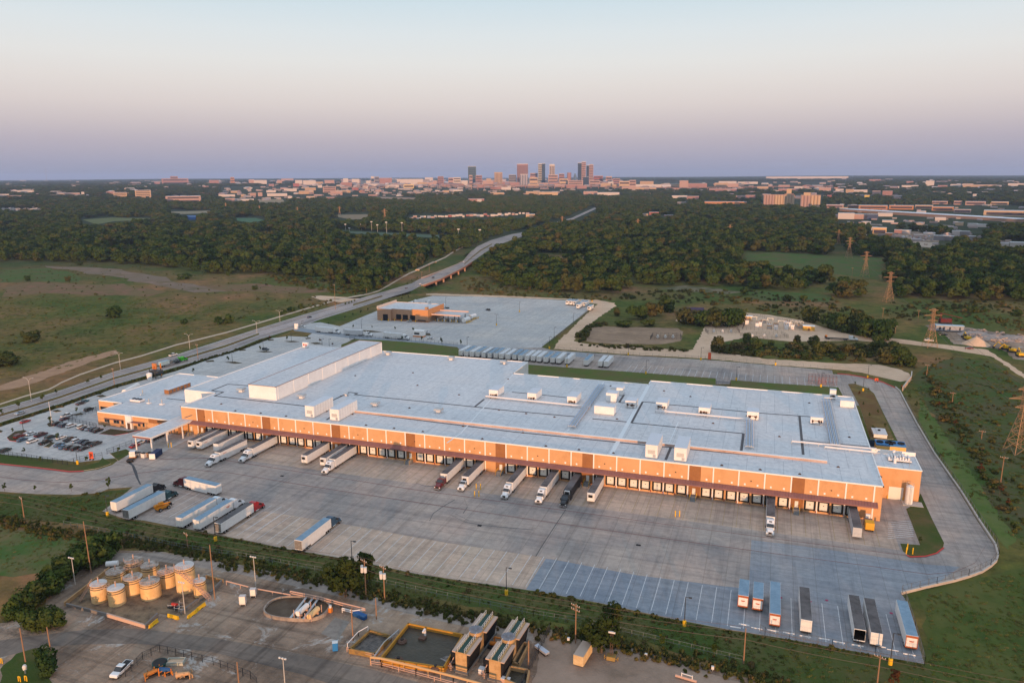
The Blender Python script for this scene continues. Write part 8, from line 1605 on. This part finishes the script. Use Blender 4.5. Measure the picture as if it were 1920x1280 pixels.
def cooling(label,bx,by,dark):
 A=P(bx,by);rz=-math.atan2(A.x,A.y)*0-.05;t=thing('cooling_tower',label,'cooling tower',(A.x,A.y,.03),rz,'cooling towers of the water plant');BR=M('tower_tan_%d'%bx,(.52,.33,.16),.7,0,(.42,.25,.11),.9)
 L=7.0;H=5.2;W_=1.75
 for k,y0 in enumerate((0,L+2.4)):
  c=MB();c.prof([(y0,0),(y0,H),(y0+L,H),(y0+L,0)],-W_*.8,W_*.8);b=sub('cell_casing',c,BR,t)
  for s_ in(-1,1):
   m_=MB();m_.add([(s_*W_*.8,y0+.2,.5),(s_*W_*1.25,y0+.2,H-.3),(s_*W_*1.25,y0+L-.2,H-.3),(s_*W_*.8,y0+L-.2,.5),(s_*W_*.8,y0+.2,H-.3),(s_*W_*.8,y0+L-.2,H-.3)],[(0,1,2,3),(0,4,1),(3,2,5),(1,4,5,2)]);sub('louvre_bank',m_,BLACK,b)
   m_=MB();m_.bb(min(s_*W_*.75,s_*W_*1.3),max(s_*W_*.75,s_*W_*1.3),y0,y0+L,H-.3,H);sub('top_edge',m_,M('tower_top_%d_%d_%d'%(bx,k,s_),(.50,.36,.28),.6),b)
   m_=MB()
   for i in range(8):m_.bar((s_*W_*.5,y0+L*i/7,H),(s_*W_*.5,y0+L*i/7,H+1.1),.045)
   for z in(.55,1.1):m_.bar((s_*W_*.5,y0,H+z),(s_*W_*.5,y0+L,H+z),.05)
   sub('handrail',m_,TRIM,b)
  m_=MB();m_.bb(-W_*.45,W_*.45,y0+.1,y0+L-.1,H,H+.12);sub('green_deck',m_,M('deck_green_%d_%d'%(bx,k),(.03,.07,.06),.6),b)
 m_=MB();m_.bb(-W_*.8,W_*.8,L,L+2.4,0,H-.8);sub('bridge_casing',m_,BR,t)
 m_=MB();m_.lathe((0,L+1.2,H-.8),[(1.75,0),(1.6,.8),(1.75,1.7)],22);f=sub('fan_stack',m_,BR,t);m_=MB();m_.cyl((0,L+1.2,H+.92),(0,L+1.2,H+.98),1.7,None,22)
 for i in range(6):a=i*PI/6;m_.bar((-1.7*math.cos(a),L+1.2-1.7*math.sin(a),H+1.03),(1.7*math.cos(a),L+1.2+1.7*math.sin(a),H+1.03),.1)
 sub('fan_guard',m_,M('guard_%d'%bx,(.22,.22,.24),.5),f)
 m_=MB();m_.bb(-W_*1.0,W_*1.0,-.4,2*L+3,0,.5);sub('cold_basin',m_,GBUND,t)
 m_=MB();m_.cyl((-2.9,3,0),(-2.9,3,3.0),1.15,None,14);m_.bar((-2.9,3,2.4),(-1.4,3,2.4),.4);sub('side_vessel',m_,BLACK,t);m_=MB();m_.bar((-3.4,.5,.3),(-2.2,2.2,3.4),.18);m_.bar((-2.6,0,0),(-2.6,0,1.5),.2);m_.bar((-3.2,.6,0),(-3.2,.6,1.3),.2);m_.bar((-3.6,.3,.8),(-2.2,.3,.8),.2);sub('feed_piping',m_,STAIR,t)
cooling('tan cooling tower with round fan stack beside the large basin',865,1261,0)
cooling('tan cooling tower with round fan stack, right one of the two',928,1276,1)
p=P(904,1262);t=thing('chemical_tote','pinkish tote between the two cooling towers','tote',(p.x,p.y,.03));sub('body',MB().bb(-.7,.7,-.6,.6,.15,1.5),PINKPIPE,t);sub('pallet',MB().bb(-.75,.75,-.65,.65,0,.15),WOOD,t)
p=P(948,1279);t=thing('chemical_tote','pink crate at the bottom edge beside the small dark basin','tote',(p.x,p.y,.03));sub('body',MB().bb(-1.0,1.0,-.5,.5,.15,1.1),STAIR,t);sub('lid',MB().bb(-1.05,1.05,-.55,.55,1.1,1.2),PINKPIPE,t)
p=P(925,1214);t=thing('pump_set','orange pump set between the rear ends of the cooling towers','pump',(p.x,p.y,.03));sub('motor',MB().cyl((-.8,0,1.2),(.8,0,1.2),.5,None,12),ORANGE,t);sub('skid',MB().bb(-1.2,1.2,-.8,.8,0,.7),CHASSIS,t);sub('piping',MB().bar((0,.8,0),(0,.8,2.4),.3).bar((0,.8,2.4),(1.6,.8,2.4),.3),ORANGE,t)
p=P(1084,1248);q=P(1098,1225);t=thing('shipping_container','cream shipping container standing alone on the gravel pad','container',(p.x,p.y,.04),-.12);CC_=M('container_cream',(.62,.46,.26),.6,0,(.54,.38,.2),.8);sub('body',MB().bb(-1.22,1.22,0,6.06,.12,2.6),CC_,t);sub('roof',MB().bb(-1.22,1.22,0,6.06,2.6,2.66),M('container_roof',(.42,.34,.28),.7),t)
for s_ in(-1,1):sub('door',MB().bb(min(.02*s_,1.2*s_),max(.02*s_,1.2*s_),-.06,0,.15,2.55).bb(s_*.4-.03,s_*.4+.03,-.1,-.06,.15,2.55).bb(s_*.85-.03,s_*.85+.03,-.1,-.06,.15,2.55),CC_,t)
mb=MB();y=.3
while y<6:mb.bb(1.22,1.27,y,y+.15,.15,2.55);mb.bb(-1.27,-1.22,y,y+.15,.15,2.55);y+=.3
o=sub('corrugation',mb,CC_,t);o['kind']='stuff'
p=P(1016,1222);t=thing('scrap_stack','stack of pale metal panels leaning at the fence corner','panels',(p.x,p.y,.3),.9);sub('panel',MB().box((0,0,.5),(1.2,4.2,.5),.1),M('panel_pale',(.48,.50,.56),.4,.4),t);sub('rack',MB().bb(-.5,.5,-1.8,1.8,-.3,.2),CHASSIS,t)
p=P(1286,1275);t=thing('pipe_gantry','low pinkish pipe frame at the bottom edge right of centre','pipe frame',(p.x,p.y,.04),-.15);sub('base_pipe',MB().cyl((-2.4,0,.5),(2.4,0,.5),.3,None,10),STAIR,t);sub('upper_frame',MB().bar((-1,0,.5),(-1,0,1.7),.16).bar((1.4,0,.5),(1.4,0,1.7),.16).bar((-1,0,1.5),(1.4,0,1.5),.14),PINKPIPE,t)
rr=random.Random(21)
for px,py,lab,c,nm in((312,1262,'blue pump body in the fenced pump pit',(.03,.09,.22),'pump'),(300,1247,'green round tub in the fenced pump pit',(.03,.09,.08),'tub'),(345,1270,'tangle of tan valves at the right of the pump pit',(.5,.3,.16),'valve_group'),(285,1267,'orange and dark skid at the left of the pump pit',(.4,.16,.04),'skid'),(330,1243,'pale frame box at the back of the pump pit',(.42,.42,.36),'frame_box')):
 p=P(px,py);t=thing(nm,lab,nm.replace('_',' '),(p.x,p.y,.04),rr.uniform(0,1));mm=M('pit_%d'%px,c,.6)
 if nm=='tub':sub('shell',MB().lathe((0,0,0),[(1.5,0),(1.7,.9)],18),mm,t);sub('rim',MB().cyl((0,0,.9),(0,0,.96),1.5,None,18),CHASSIS,t)
 elif nm=='frame_box':sub('frame',MB().bb(-2,2,-1,-.85,0,.9).bb(-2,2,.85,1,0,.9).bb(-2,-1.85,-.85,.85,0,.9).bb(1.85,2,-.85,.85,0,.9),mm,t);sub('fill',MB().bb(-1.85,1.85,-.85,.85,0,.5),GRAVEL,t)
 else:
  sub('casing',MB().cyl((-1.6,0,.8),(1.2,0,1.1),.6,.4,12),mm,t);sub('pedestal',MB().bb(-1.2,1.2,-.6,.6,0,.4),CHASSIS,t);mb=MB()
  for i in range(6):x,y=rr.uniform(-2,2),rr.uniform(-1.2,1.2);mb.cyl((x,y,0),(x,y,rr.uniform(.8,2.0)),.13,None,6);mb.bar((x,y,.8),(x+rr.uniform(-1,1),y+rr.uniform(-1,1),.9),.16)
  sub('piping',mb,ORANGE if 'blue' in lab else mm,t)
for px,py,lab,c in((79,1262,'white tank on a post at the bottom left grass',CERAM),(3,1243,'bent yellow pipe guard at the left picture edge',YELL),(37,1277,'yellow pipe post left of the white post tank',YELL),(49,1276,'yellow pipe post right of its twin at the bottom left',YELL),(846,1180,'white bucket',CERAM)):
 if px==846:continue
 p=P(px if px!=79 else 48,py);t=thing('pipe_guard' if c is YELL else 'post_tank',lab,'guard' if c is YELL else 'tank',(p.x,p.y,.04))
 if c is YELL:sub('pipe',MB().cyl((-.3,0,0),(-.3,0,1.2),.12,None,8).cyl((-.3,0,1.2),(.3,0,1.2),.12,None,8),c,t);sub('leg',MB().cyl((.3,0,0),(.3,0,1.2),.12,None,8),c,t)
 else:sub('post',MB().cyl((0,0,0),(0,0,1.2),.15,None,8),STEEL,t);sub('tank',MB().lathe((0,0,1.0),[(.4,0),(.5,.8),(.3,1.2)],12),c,t)
for px,py in((1066,1203),(1211,1233),(1336,1257)):
 p=P(px,py);t=thing('marker_box','small white marker box at the edge of the gravel pad','marker box',(p.x,p.y,.03),0,'white marker boxes at the gravel pad');sub('box',MB().bb(-.3,.3,-.25,.25,.5,1.2),CERAM,t);sub('post',MB().bb(-.08,.08,-.08,.08,0,.5),STEEL,t)
 #air
mb=MB();mb.bb(-33000,33000,-33000,33000,-6,330);hz=bpy.data.materials.new('haze_air');hz.use_nodes=True;n=hz.node_tree.nodes;n.clear();ho=n.new('ShaderNodeOutputMaterial');hv=n.new('ShaderNodeVolumePrincipled');hv.inputs['Color'].default_value=(.50,.64,.95,1);hv.inputs['Density'].default_value=4e-5;hv.inputs['Anisotropy'].default_value=.1
hz.node_tree.links.new(hv.outputs[0],ho.inputs['Volume']);o=mb.build('haze',hz);props(o,'thin bluish evening haze over the whole landscape','haze',None,'stuff')
